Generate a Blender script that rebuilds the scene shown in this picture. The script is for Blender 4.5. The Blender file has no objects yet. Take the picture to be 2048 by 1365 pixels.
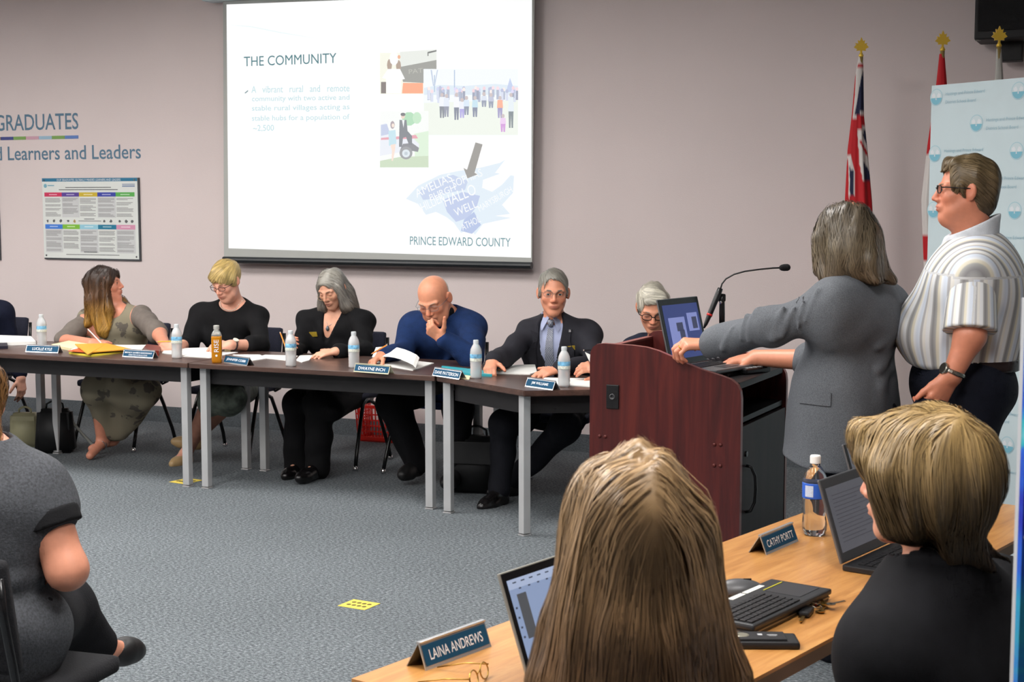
import bpy, bmesh, math, random
import numpy as np
from mathutils import Vector, Matrix, Euler

# ------------------------------------------------------------------ camera, light, exposure
SC = bpy.context.scene
COL = SC.collection
FPX, CX, CY, CAMH = 3000.0, 1024.0, 682.5, 1.70
PITCH = math.atan(282.5 / 3000.0)
YAW = math.radians(23.6)
cam_data = bpy.data.cameras.new('camera')
cam = bpy.data.objects.new('camera', cam_data)
COL.objects.link(cam)
cam.location = (0, 0, CAMH)
cam.rotation_euler = (math.pi / 2 - PITCH, 0, YAW)
cam_data.sensor_width = 36.0
cam_data.lens = FPX / 2048.0 * 36.0
cam_data.clip_start = 0.05
cam_data.dof.use_dof = True
cam_data.dof.focus_distance = 6.8
cam_data.dof.aperture_fstop = 13.0
SC.camera = cam
SC.view_settings.view_transform = 'Standard'
SC.view_settings.look = 'None'
SC.view_settings.gamma = 1.0
SC.view_settings.use_curve_mapping = False
SC.view_settings.exposure = 0.0
SC.cycles.use_denoising = True
SC.cycles.max_bounces = 6
SC.cycles.diffuse_bounces = 3
SC.cycles.glossy_bounces = 2
SC.cycles.transmission_bounces = 6
SC.cycles.use_light_tree = False
SC.cycles.caustics_reflective = False
SC.cycles.caustics_refractive = False
SC.cycles.use_adaptive_sampling = True
SC.cycles.adaptive_threshold = 0.03
SC.cycles.adaptive_min_samples = 12
SC.cycles.transparent_max_bounces = 16
SC.cycles.sample_clamp_indirect = 4.0
world = bpy.data.worlds.new('world')
SC.world = world
world.use_nodes = True
world.node_tree.nodes['Background'].inputs[0].default_value = (0.9, 0.93, 1.0, 1)
world.node_tree.nodes['Background'].inputs[1].default_value = 0.02
LAMP_STRENGTH = 32.0
CEIL = 3.42

# ------------------------------------------------------------------ helpers
random.seed(7)
RNG = np.random.default_rng(11)

def lin(c):
    """sRGB hex or 0-255 triple to linear rgba"""
    if isinstance(c, str):
        c = c.lstrip('#')
        c = tuple(int(c[i:i + 2], 16) for i in (0, 2, 4))
    o = []
    for v in c[:3]:
        v = v / 255.0
        o.append(v / 12.92 if v <= 0.04045 else ((v + 0.055) / 1.055) ** 2.4)
    return (o[0], o[1], o[2], 1.0)

_ct, _st = math.cos(PITCH), math.sin(PITCH)
_cy, _sy = math.cos(YAW), math.sin(YAW)

def _ray(px, py):
    dx = (px - CX) / FPX
    dv = (py - CY) / FPX
    return dx, _ct - dv * _st, -_st - dv * _ct

def floorframe(X, Z, H):
    """X to the right of the photographer, Z ahead, H up -> room coordinates (x along the screen wall)"""
    return Vector((X * _cy - Z * _sy, X * _sy + Z * _cy, H))

def atZ(px, py, Z):
    r = _ray(px, py)
    t = Z / r[1]
    return floorframe(r[0] * t, Z, CAMH + r[2] * t)

def atH(px, py, H):
    r = _ray(px, py)
    t = (H - CAMH) / r[2]
    return floorframe(r[0] * t, r[1] * t, H)

def atY(px, py, y):
    r = _ray(px, py)
    d = floorframe(r[0], r[1], 0)
    t = y / d.y
    return Vector((d.x * t, y, CAMH + r[2] * t))

# ------------------------------------------------------------------ materials
MATS = {}

def _nodes(name):
    m = bpy.data.materials.new(name)
    m.use_nodes = True
    nt = m.node_tree
    b = nt.nodes['Principled BSDF']
    return m, nt, b

def mat(name, col, rough=0.5, metal=0.0, var=0.0, vscale=8.0, bump=0.0, bscale=60.0, spec=0.5,
        coat=0.0, trans=0.0, ior=1.45, emit=0.0, emitcol=None, stretch=None, alpha=1.0, sheen=0.0, aniso=0.0):
    """principled material whose colour wavers with object-space noise, with a fine noise bump"""
    if name in MATS:
        return MATS[name]
    m, nt, b = _nodes(name)
    c = lin(col)
    b.inputs['Base Color'].default_value = c
    b.inputs['Roughness'].default_value = rough
    b.inputs['Metallic'].default_value = metal
    b.inputs['Specular IOR Level'].default_value = spec
    b.inputs['Coat Weight'].default_value = coat
    b.inputs['Transmission Weight'].default_value = trans
    b.inputs['IOR'].default_value = ior
    b.inputs['Alpha'].default_value = alpha
    b.inputs['Sheen Weight'].default_value = sheen
    b.inputs['Anisotropic'].default_value = aniso
    if emit > 0:
        b.inputs['Emission Color'].default_value = lin(emitcol or col)
        b.inputs['Emission Strength'].default_value = emit
    tc = nt.nodes.new('ShaderNodeTexCoord')
    src = tc.outputs['Object']
    if stretch:
        mp = nt.nodes.new('ShaderNodeMapping')
        mp.inputs['Scale'].default_value = stretch
        nt.links.new(src, mp.inputs['Vector'])
        src = mp.outputs['Vector']
    n = nt.nodes.new('ShaderNodeTexNoise')
    n.inputs['Scale'].default_value = vscale
    n.inputs['Detail'].default_value = 3
    nt.links.new(src, n.inputs['Vector'])
    r = nt.nodes.new('ShaderNodeValToRGB')
    v = max(var, 0.02)
    r.color_ramp.elements[0].position = 0.3
    r.color_ramp.elements[1].position = 0.7
    r.color_ramp.elements[0].color = tuple(max(0, x * (1 - v)) for x in c[:3]) + (1,)
    r.color_ramp.elements[1].color = tuple(min(1, x * (1 + v)) for x in c[:3]) + (1,)
    nt.links.new(n.outputs['Fac'], r.inputs['Fac'])
    nt.links.new(r.outputs['Color'], b.inputs['Base Color'])
    if bump > 0:
        n2 = nt.nodes.new('ShaderNodeTexNoise')
        n2.inputs['Scale'].default_value = bscale
        n2.inputs['Detail'].default_value = 4
        nt.links.new(src, n2.inputs['Vector'])
        bp = nt.nodes.new('ShaderNodeBump')
        bp.inputs['Strength'].default_value = bump
        bp.inputs['Distance'].default_value = 0.01
        nt.links.new(n2.outputs['Fac'], bp.inputs['Height'])
        nt.links.new(bp.outputs['Normal'], b.inputs['Normal'])
    MATS[name] = m
    return m

def mat_ramp(name, stops, rough=0.5, scale=(1, 1, 1), nscale=3.0, detail=6.0, distortion=0.0, bump=0.0, coat=0.0, spec=0.5, wave=None):
    """colour ramp over a stretched noise (wood, carpet)"""
    if name in MATS:
        return MATS[name]
    m, nt, b = _nodes(name)
    b.inputs['Roughness'].default_value = rough
    b.inputs['Coat Weight'].default_value = coat
    b.inputs['Coat Roughness'].default_value = 0.25
    b.inputs['Specular IOR Level'].default_value = spec
    tc = nt.nodes.new('ShaderNodeTexCoord')
    mp = nt.nodes.new('ShaderNodeMapping')
    mp.inputs['Scale'].default_value = scale
    nt.links.new(tc.outputs['Object'], mp.inputs['Vector'])
    n = nt.nodes.new('ShaderNodeTexNoise')
    n.inputs['Scale'].default_value = nscale
    n.inputs['Detail'].default_value = detail
    n.inputs['Roughness'].default_value = 0.65
    n.inputs['Distortion'].default_value = distortion
    nt.links.new(mp.outputs['Vector'], n.inputs['Vector'])
    r = nt.nodes.new('ShaderNodeValToRGB')
    els = r.color_ramp.elements
    while len(els) < len(stops):
        els.new(0.5)
    for e, (p, c) in zip(els, stops):
        e.position = p
        e.color = lin(c)
    nt.links.new(n.outputs['Fac'], r.inputs['Fac'])
    nt.links.new(r.outputs['Color'], b.inputs['Base Color'])
    if bump > 0:
        bp = nt.nodes.new('ShaderNodeBump')
        bp.inputs['Strength'].default_value = bump
        bp.inputs['Distance'].default_value = 0.006
        nt.links.new(n.outputs['Fac'], bp.inputs['Height'])
        nt.links.new(bp.outputs['Normal'], b.inputs['Normal'])
    MATS[name] = m
    return m

# ------------------------------------------------------------------ objects
def tag(o, label=None, cat=None, group=None, kind=None):
    if label: o['label'] = label
    if cat: o['category'] = cat
    if group: o['group'] = group
    if kind: o['kind'] = kind
    return o

def empty(name, loc=(0, 0, 0), rz=0.0, label=None, cat=None, group=None):
    o = bpy.data.objects.new(name, None)
    COL.objects.link(o)
    o.location = loc
    o.rotation_euler = (0, 0, rz)
    o.empty_display_size = 0.05
    return tag(o, label, cat, group)

def mesh_obj(name, verts, faces, m, parent=None, smooth=False, loc=None, mats=None, midx=None):
    me = bpy.data.meshes.new(name)
    me.from_pydata([tuple(v) for v in verts], [], [tuple(f) for f in faces])
    me.update()
    if mats:
        for x in mats: me.materials.append(x)
        me.polygons.foreach_set('material_index', midx)
    elif m is not None:
        me.materials.append(m)
    if smooth:
        me.polygons.foreach_set('use_smooth', [True] * len(me.polygons))
    o = bpy.data.objects.new(name, me)
    COL.objects.link(o)
    if parent: o.parent = parent
    if loc is not None: o.location = loc
    return o

def np_obj(name, V, Q, m, parent=None, attrs=None, smooth=True):
    """fast mesh from arrays; Q is (n,4) or (n,3)"""
    me = bpy.data.meshes.new(name)
    V = np.asarray(V, dtype=np.float32)
    Q = np.asarray(Q, dtype=np.int32)
    n, k = Q.shape
    me.vertices.add(len(V))
    me.vertices.foreach_set('co', V.ravel())
    me.loops.add(n * k)
    me.loops.foreach_set('vertex_index', Q.ravel())
    me.polygons.add(n)
    me.polygons.foreach_set('loop_start', np.arange(0, n * k, k, dtype=np.int32))
    if smooth:
        me.polygons.foreach_set('use_smooth', np.ones(n, dtype=bool))
    if attrs:
        for an, arr in attrs.items():
            arr = np.asarray(arr, dtype=np.float32)
            if arr.ndim == 1:
                a = me.attributes.new(an, 'FLOAT', 'POINT')
                a.data.foreach_set('value', arr)
            else:
                a = me.attributes.new(an, 'FLOAT_COLOR', 'POINT')
                a.data.foreach_set('color', np.concatenate([arr, np.ones((len(arr), 1), np.float32)], 1).ravel())
    me.update(calc_edges=True)
    me.validate()
    if m is not None: me.materials.append(m)
    o = bpy.data.objects.new(name, me)
    COL.objects.link(o)
    if parent: o.parent = parent
    return o

class MB:
    """collects simple solids in local coordinates and links them as ONE mesh"""
    def __init__(s):
        s.v, s.f = [], []
    def add(s, verts, faces, M=None):
        k = len(s.v)
        s.v += [(M @ Vector(v)) if M is not None else Vector(v) for v in verts]
        s.f += [tuple(i + k for i in f) for f in faces]
        return s
    def box(s, c, size, rot=None, bev=0.0):
        hx, hy, hz = size[0] / 2, size[1] / 2, size[2] / 2
        M = Matrix.Translation(Vector(c)) @ (rot.to_4x4() if rot is not None else Matrix())
        b = min(bev, hx * .95, hy * .95, hz * .95)
        if b <= 0:
            vs = [(x, y, z) for x in (-hx, hx) for y in (-hy, hy) for z in (-hz, hz)]
            fs = [(0, 1, 3, 2), (4, 6, 7, 5), (0, 4, 5, 1), (2, 3, 7, 6), (0, 2, 6, 4), (1, 5, 7, 3)]
            return s.add(vs, fs, M)
        bm = bmesh.new()
        bmesh.ops.create_cube(bm, size=1.0)
        for v in bm.verts: v.co = Vector((v.co.x * 2 * hx, v.co.y * 2 * hy, v.co.z * 2 * hz))
        bmesh.ops.bevel(bm, geom=list(bm.edges), offset=b, segments=2, profile=0.6, affect='EDGES')
        bm.verts.index_update()
        s.add([v.co.copy() for v in bm.verts], [[v.index for v in f.verts] for f in bm.faces], M)
        bm.free()
        return s
    def tube(s, path, r, n=10, cap=True, flat=1.0, up=None):
        path = [Vector(p) for p in path]
        rs = r if isinstance(r, (list, tuple)) else [r] * len(path)
        k0 = len(s.v)
        ref = Vector(up) if up else None
        for i, p in enumerate(path):
            a = path[max(i - 1, 0)]
            c = path[min(i + 1, len(path) - 1)]
            t = (c - a).normalized()
            if ref is None or abs(ref.normalized().dot(t)) > 0.98:
                ref = Vector((0, 0, 1)) if abs(t.z) < 0.9 else Vector((1, 0, 0))
            u = (ref - t * ref.dot(t)).normalized()
            w = t.cross(u)
            ref = u
            for j in range(n):
                an = 2 * math.pi * j / n
                s.v.append(p + (u * math.cos(an) + w * math.sin(an) * flat) * rs[i])
        for i in range(len(path) - 1):
            for j in range(n):
                a = k0 + i * n + j
                b = k0 + i * n + (j + 1) % n
                s.f.append((a, b, b + n, a + n))
        if cap:
            s.f.append(tuple(k0 + j for j in reversed(range(n))))
            e = k0 + (len(path) - 1) * n
            s.f.append(tuple(e + j for j in range(n)))
        return s
    def lathe(s, prof, n=24, c=(0, 0, 0), M=None, squash=None):
        k0 = len(s.v)
        c = Vector(c)
        for i, (r, z) in enumerate(prof):
            for j in range(n):
                an = 2 * math.pi * j / n
                rr = r if squash is None else r * squash(an, i)
                v = Vector((rr * math.cos(an), rr * math.sin(an), z)) + c
                s.v.append(M @ v if M is not None else v)
        for i in range(len(prof) - 1):
            for j in range(n):
                a = k0 + i * n + j
                b = k0 + i * n + (j + 1) % n
                s.f.append((a, b, b + n, a + n))
        if prof[0][0] > 1e-5: s.f.append(tuple(k0 + j for j in reversed(range(n))))
        if prof[-1][0] > 1e-5:
            e = k0 + (len(prof) - 1) * n
            s.f.append(tuple(e + j for j in range(n)))
        return s
    def prism(s, pts, d, M=None):
        """polygon in local XY extruded along +Z by d"""
        n = len(pts)
        vs = [(p[0], p[1], 0) for p in pts] + [(p[0], p[1], d) for p in pts]
        fs = [tuple(reversed(range(n))), tuple(range(n, 2 * n))]
        fs += [(i, (i + 1) % n, n + (i + 1) % n, n + i) for i in range(n)]
        return s.add(vs, fs, M)
    def build(s, name, m, parent=None, smooth=False, loc=None):
        return mesh_obj(name, s.v, s.f, m, parent, smooth, loc)

def smooth_angle(o, deg=35):
    me = o.data
    me.polygons.foreach_set('use_smooth', [True] * len(me.polygons))
    try:
        me.set_sharp_from_angle(angle=math.radians(deg))
    except Exception:
        pass
    return o

_TEXT = {}
def text_geom(body, size, align='LEFT', extrude=0.0, bold=0.0, spacing=1.0):
    """outline of a line of text as verts and faces in the local XY plane"""
    key = (body, size, align, bold, spacing)
    if key in _TEXT: return _TEXT[key]
    cu = bpy.data.curves.new('lettering', 'FONT')
    cu.body = body
    cu.size = size
    cu.align_x = align
    cu.extrude = extrude
    cu.offset = bold
    cu.space_character = spacing
    cu.resolution_u = 3
    ob = bpy.data.objects.new('lettering', cu)
    COL.objects.link(ob)
    dg = bpy.context.evaluated_depsgraph_get()
    me = bpy.data.meshes.new_from_object(ob.evaluated_get(dg))
    vs = [v.co.copy() for v in me.vertices]
    fs = [tuple(p.vertices) for p in me.polygons]
    bpy.data.objects.remove(ob)
    bpy.data.curves.remove(cu)
    bpy.data.meshes.remove(me)
    _TEXT[key] = (vs, fs)
    return vs, fs

for _b in ('THE COMMUNITY', 'LAINA ANDREWS', 'CATHY PORTT', 'LUCILLE KYLE', 'MANDY SAVERY-WHITEWAY', 'DIRECTOR OF EDUCATION', 'JENNIFER COBB', 'DWAYNE INCH', 'DAVE PATTERSON', 'JIM WILLIAMS', 'RISE', 'Hastings and Prince Edward', 'District School Board'):
    text_geom(_b, 1.0); text_geom(_b, 1.0, bold=.006)      # set while the scene is still small

def text_obj(name, body, M, width, m, parent=None, height=None, bold=0.0, spacing=1.0, lift=0.0006):
    """text fitted into width (and cap height) with its lower left corner at the origin of M (x right, y up, z out)"""
    vs, fs = text_geom(body, 1.0, bold=bold, spacing=spacing)
    x0 = min(v.x for v in vs); x1 = max(v.x for v in vs)
    y0 = min(v.y for v in vs); y1 = max(v.y for v in vs)
    sx = width / (x1 - x0)
    sy = sx if height is None else height / (y1 - y0)
    out = [M @ Vector(((v.x - x0) * sx, (v.y - (y0 if height else 0)) * sy, lift)) for v in vs]
    # one mesh per word: letters closer than a space belong together
    iv = sorted((min(vs[i].x for i in f), max(vs[i].x for i in f)) for f in fs)
    words = [list(iv[0])]
    for a, b in iv[1:]:
        if a - words[-1][1] > 0.17: words.append([a, b])
        else: words[-1][1] = max(words[-1][1], b)
    res = None
    for a, b in words:
        sel = [f for f in fs if a - 1e-6 <= vs[f[0]].x <= b + 1e-6]
        ids = sorted({i for f in sel for i in f}); mp = {i: k for k, i in enumerate(ids)}
        o = mesh_obj(name, [out[i] for i in ids], [tuple(mp[i] for i in f) for f in sel], m, parent)
        res = res or o
    return res

def frameM(o, xdir, ydir):
    """matrix with local x, y along the given directions"""
    x = Vector(xdir).normalized()
    y = Vector(ydir)
    y = (y - x * x.dot(y)).normalized()
    z = x.cross(y)
    M = Matrix((x, y, z)).transposed().to_4x4()
    return Matrix.Translation(Vector(o)) @ M

def Rz(a):
    return Matrix.Rotation(a, 3, 'Z')
# ------------------------------------------------------------------ the room shell
WALLY = 9.40
X0, X1, Y0 = -12.5, 4.6, -4.5

def make_room():
    wallm = mat('painted_wall', (218, 205, 203), rough=0.85, var=0.03, vscale=1.2, bump=0.12, bscale=140, spec=0.25)
    ceilm = mat('ceiling_tile', (225, 224, 220), rough=0.9, var=0.03, bump=0.2, bscale=90)
    m, nt, b = _nodes('carpet')
    tc = nt.nodes.new('ShaderNodeTexCoord')
    n1 = nt.nodes.new('ShaderNodeTexNoise'); n1.inputs['Scale'].default_value = 62; n1.inputs['Detail'].default_value = 7; n1.inputs['Roughness'].default_value = 0.8
    n2 = nt.nodes.new('ShaderNodeTexNoise'); n2.inputs['Scale'].default_value = 1.1; n2.inputs['Detail'].default_value = 3
    mp = nt.nodes.new('ShaderNodeMapping'); mp.inputs['Scale'].default_value = (1, 1.9, 1)
    nt.links.new(tc.outputs['Object'], mp.inputs['Vector'])
    nt.links.new(mp.outputs['Vector'], n1.inputs['Vector'])
    nt.links.new(tc.outputs['Object'], n2.inputs['Vector'])
    r = nt.nodes.new('ShaderNodeValToRGB')
    e = r.color_ramp.elements
    e[0].position = 0.36; e[0].color = lin((52, 56, 60))
    e[1].position = 0.64; e[1].color = lin((158, 164, 167))
    e2 = e.new(0.5); e2.color = lin((100, 106, 110))
    nt.links.new(n1.outputs['Fac'], r.inputs['Fac'])
    mx = nt.nodes.new('ShaderNodeMixRGB'); mx.blend_type = 'MULTIPLY'; mx.inputs['Fac'].default_value = 0.5
    r2 = nt.nodes.new('ShaderNodeValToRGB')
    r2.color_ramp.elements[0].position = 0.35; r2.color_ramp.elements[0].color = (0.8, 0.8, 0.8, 1)
    r2.color_ramp.elements[1].position = 0.65
    nt.links.new(n2.outputs['Fac'], r2.inputs['Fac'])
    nt.links.new(r.outputs['Color'], mx.inputs['Color1'])
    nt.links.new(r2.outputs['Color'], mx.inputs['Color2'])
    nt.links.new(mx.outputs['Color'], b.inputs['Base Color'])
    b.inputs['Roughness'].default_value = 0.95
    b.inputs['Specular IOR Level'].default_value = 0.1
    bp = nt.nodes.new('ShaderNodeBump'); bp.inputs['Strength'].default_value = 0.4; bp.inputs['Distance'].default_value = 0.008
    nt.links.new(n1.outputs['Fac'], bp.inputs['Height'])
    nt.links.new(bp.outputs['Normal'], b.inputs['Normal'])
    MATS['carpet'] = m
    base = mat('carpet_base', (96, 101, 105), rough=0.95, var=0.3, vscale=150, bump=0.6, bscale=160, spec=0.1)

    def st(name, c, size, mm, label):
        o = MB().box(c, size).build(name, mm)
        tag(o, label, None, None, 'structure')
        return o
    st('floor', ((X0 + X1) / 2, (Y0 + WALLY) / 2, -0.05), (X1 - X0 + .4, WALLY - Y0 + .4, 0.1), m, 'grey speckled loop-pile carpet across the whole room')
    st('ceiling', ((X0 + X1) / 2, (Y0 + WALLY) / 2, CEIL + 0.05), (X1 - X0 + .4, WALLY - Y0 + .4, 0.1), ceilm, 'white tiled ceiling over the meeting room')
    st('wall_back', ((X0 + X1) / 2, WALLY + 0.1, CEIL / 2), (X1 - X0 + .4, 0.2, CEIL), wallm, 'pale mauve painted wall behind the projection screen')
    st('wall_left', (X0 - 0.1, (Y0 + WALLY) / 2, CEIL / 2), (0.2, WALLY - Y0, CEIL), wallm, 'pale mauve painted wall at the left')
    st('wall_right', (X1 + 0.1, (Y0 + WALLY) / 2, CEIL / 2), (0.2, WALLY - Y0, CEIL), wallm, 'pale mauve painted wall at the right')
    st('wall_front', ((X0 + X1) / 2, Y0 - 0.1, CEIL / 2), (X1 - X0 + .4, 0.2, CEIL), wallm, 'pale mauve painted wall behind the audience')
    st('baseboard_back', ((X0 + X1) / 2, WALLY - 0.005, 0.06), (X1 - X0, 0.012, 0.12), base, 'grey carpet base strip along the screen wall')

make_room()

def make_ceiling_lights():
    housing = mat('fixture_white', (235, 235, 232), rough=0.5)
    m, nt, b = _nodes('fluorescent_diffuser')
    b.inputs['Emission Color'].default_value = (1.0, 0.972, 0.945, 1)
    b.inputs['Emission Strength'].default_value = LAMP_STRENGTH
    spots = []
    for x in (-9.6, -7.2, -4.8, -2.4):
        for y in (6.3, 3.6, 0.6):
            if (x, y) != (-2.4, 6.3): spots.append((x, 2.7 if (x, y) == (-2.4, 3.6) else y))
    spots += [(-.3, 2.4), (-2.4, 5.5)]
    for i, (x, y) in enumerate(spots):
        t = empty('ceiling_light', (x, y, CEIL), 0, 'recessed fluorescent ceiling panel over the meeting room', 'ceiling light', 'fluorescent panels in the ceiling')
        f = MB()
        for (cx, cy, sx, sy) in ((0, -.62, .64, .02), (0, .62, .64, .02), (-.31, 0, .02, 1.24), (.31, 0, .02, 1.24)):
            f.box((cx, cy, -.008), (sx, sy, .03))
        f.build('frame', housing, t)
        MB().box((0, 0, -.006), (.6, 1.22, .008)).build('diffuser', m, t)

make_ceiling_lights()

# ------------------------------------------------------------------ wall: screen and slide
def emis(name, c, s=1.0):
    if name in MATS: return MATS[name]
    m, nt, b = _nodes(name)
    b.inputs['Base Color'].default_value = (0.02, 0.02, 0.02, 1)
    b.inputs['Roughness'].default_value = 0.9
    b.inputs['Specular IOR Level'].default_value = 0.0
    b.inputs['Emission Color'].default_value = lin(c)
    b.inputs['Emission Strength'].default_value = s
    MATS[name] = m
    return m

SY = 9.30
def spt(px, py, layer=0):
    return atY(px, py, SY - 0.0012 * layer)

def slide_shapes(name, shapes, parent, layer=2, wash=.38):
    vs, fs, mi, ms, idx = [], [], [], [], {}
    for k, (c, pts) in enumerate(shapes):
        c = tuple(int(v + (255 - v) * wash) for v in c)
        key = 'slide_%02x%02x%02x' % tuple(c)
        if key not in idx:
            idx[key] = len(ms); ms.append(emis(key, c, 1.0))
        b = len(vs)
        vs += [spt(x, y, layer + 0.06 * k) for x, y in pts]
        fs.append(tuple(range(b, b + len(pts))))
        mi.append(idx[key])
    # faces look into the room
    out = []
    for f in fs:
        n = (vs[f[1]] - vs[f[0]]).cross(vs[f[2]] - vs[f[1]])
        out.append(f if n.y < 0 else tuple(reversed(f)))
    return mesh_obj(name, vs, out, None, parent, mats=ms, midx=mi)

def rect(x0, y0, x1, y1):
    return [(x0, y0), (x1, y0), (x1, y1), (x0, y1)]

def blob(cx, cy, rx, ry, n=10, ph=0):
    return [(cx + rx * math.cos(ph + 2 * math.pi * i / n), cy + ry * math.sin(ph + 2 * math.pi * i / n)) for i in range(n)]

def slide_text(name, body, p0, p1, hpx, c, parent, layer=3, bold=0.0):
    a, b = spt(*p0, layer), spt(*p1, layer)
    top = spt(p0[0], p0[1] - hpx, layer)
    M = frameM(a, b - a, (0, 0, 1))
    return text_obj(name, body, M, (b - a).length, emis('slide_%02x%02x%02x' % tuple(c), c, 1.0), parent, height=(top - a).length, bold=bold)

def make_screen():
    t = empty('projection_screen', (-5.0, SY, 3.0), 0, 'pull-down projection screen showing a bright slide, on the pale wall', 'projection screen')
    t.location = (0, 0, 0)
    greym = mat('screen_border', (176, 178, 174), rough=0.7)
    blackm = mat('screen_bar', (30, 34, 37), rough=0.35)
    casem = mat('screen_case', (196, 214, 220), rough=0.4)
    TL, TR, BR, BL = (446, 2), (1069, -22), (1064, 525), (448, 514)
    f = [spt(*p) for p in (TL, TR, BR, BL)]
    back = [v + Vector((0, .004, 0)) for v in f]
    mesh_obj('fabric', f + back, [(0, 3, 2, 1), (4, 5, 6, 7), (0, 1, 5, 4), (1, 2, 6, 5), (2, 3, 7, 6), (3, 0, 4, 7)], greym, t)
    # weight bar
    a, b = spt(448, 520, 0), spt(1064, 532, 0)
    a.y = b.y = SY - 0.004
    MB().tube([a, b], 0.025, n=12).build('weight_bar', blackm, t, smooth=False)
    c0, c1 = spt(412, 2), spt(1110, -24)
    mid = (c0 + c1) / 2
    MB().box((mid.x, 9.31, mid.z + .085), ((c1 - c0).length, .14, .13), bev=.015).build('casing', casem, t)
    # the projected slide; the projector's light is put in as emission
    slide_shapes('slide', [((255, 255, 255), [(453, 9), (1064, -14), (1062, 516), (457, 497)])], t, layer=1)
    slide_shapes('slide_curve', [((232, 247, 250), [(455, 50), (500, 52), (560, 64), (640, 78), (560, 66), (500, 54)])], t, layer=1.5)
    slide_text('slide_title', 'THE COMMUNITY', (488, 133), (673, 126), 19.5, (92, 134, 142), t)
    dim = (196, 226, 232)
    for body, y, x0, x1 in (('A   vibrant   rural   and   remote', 186, 503, 699), ('community with two active and', 206, 504, 699),
                            ('stable rural villages acting as', 225, 504, 699), ('stable hubs for a population of', 245, 504, 699), ('~2,500', 264, 506, 548)):
        slide_text('slide_text', body, (x0, y), (x1, y - 3 * (x1 - x0) / 195), 13.5, dim, t)
    slide_shapes('slide_bullet', [((60, 96, 104), [(489, 186), (496, 180), (496, 183), (491, 187)])], t)
    slide_text('slide_caption', 'PRINCE EDWARD COUNTY', (820, 490), (1021, 494), 17, (120, 158, 166), t)
    # photo with the sign
    slide_shapes('slide_photo', [((250, 250, 226), rect(760, 106, 873, 188)), ((228, 234, 224), [(800, 104), (873, 99), (873, 120), (800, 134)]),
        ((120, 120, 112), [(800, 134), (873, 120), (873, 140), (847, 140), (847, 166), (806, 164)]), ((62, 64, 62), [(855, 104), (873, 100), (873, 103), (857, 107), (857, 112), (855, 112)]),
        ((255, 140, 88), [(806, 166), (846, 166), (846, 187), (804, 187)]), ((84, 70, 66), rect(762, 164, 772, 187)), ((150, 120, 100), blob(779, 130, 5, 12)), ((150, 120, 100), blob(797, 132, 5, 12)),
        ((255, 255, 255), blob(788, 117, 9, 14)), ((240, 150, 100), blob(798, 114, 3, 4)), ((255, 255, 255), [(764, 156), (776, 138), (800, 138), (810, 158), (802, 160), (802, 187), (773, 187), (772, 158)])], t)
    slide_text('slide_sign', 'PAT', (818, 148), (846, 145), 9, (196, 196, 188), t, layer=4)
    # photo of a crowd in a field
    rr = random.Random(3)
    sh = [((246, 252, 255), rect(847, 138, 1036, 271)), ((214, 232, 246), [(848, 176), (880, 170), (930, 172), (990, 168), (1036, 172), (1036, 190), (848, 190)]),
          ((238, 246, 232), [(848, 206), (1036, 200), (1036, 270), (848, 270)]), ((172, 192, 236), [(1012, 184), (1020, 156), (1030, 184)]), ((150, 176, 214), rect(868, 150, 870, 184)), ((150, 176, 214), rect(908, 140, 910, 178)),
          ((170, 190, 220), [(861, 140), (864, 140), (868, 172), (866, 172)]), ((170, 190, 220), [(874, 140), (876, 140), (870, 172), (868, 172)])]
    for i in range(46):
        x = 852 + 182 * rr.random(); y = 176 + 8 * rr.random()
        c = rr.choice([(252, 214, 224), (214, 206, 250), (190, 200, 240), (255, 236, 230), (160, 170, 210), (246, 200, 210)])
        sh.append((c, blob(x, y, 3.2, 4.5, 6))); sh.append((rr.choice([(120, 126, 156), (206, 214, 240), (150, 160, 190)]), rect(x - 2.5, y + 3, x + 2.5, y + 18 + 6 * rr.random())))
    for x, y, h, top, leg in ((884, 190, 46, (240, 244, 252), (92, 98, 112)), (893, 192, 42, (222, 232, 250), (110, 116, 140)), (913, 190, 50, (248, 250, 255), (84, 92, 116)), (924, 200, 36, (236, 240, 255), (150, 140, 220)), (933, 196, 34, (206, 226, 250), (100, 110, 140)),
                              (950, 196, 38, (180, 220, 240), (90, 100, 130)), (968, 188, 26, (210, 220, 240), (110, 120, 150)), (982, 190, 26, (170, 176, 206), (110, 120, 150)), (1000, 196, 40, (255, 150, 110), (130, 120, 180)), (1006, 232, 32, (236, 190, 240), (200, 120, 210)), (1022, 190, 66, (226, 240, 248), (84, 96, 104))):
        sh += [(top, [(x - 5, y + 4), (x + 5, y + 4), (x + 6, y + h * .5), (x - 6, y + h * .5)]), (leg, [(x - 5, y + h * .5), (x + 5, y + h * .5), (x + 4, y + h), (x + 1, y + h), (x, y + h * .6), (x - 1, y + h), (x - 4, y + h)]), ((190, 170, 170), blob(x, y, 3.5, 4.2, 8))]
    slide_shapes('slide_photo', sh, t, layer=3)
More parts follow.
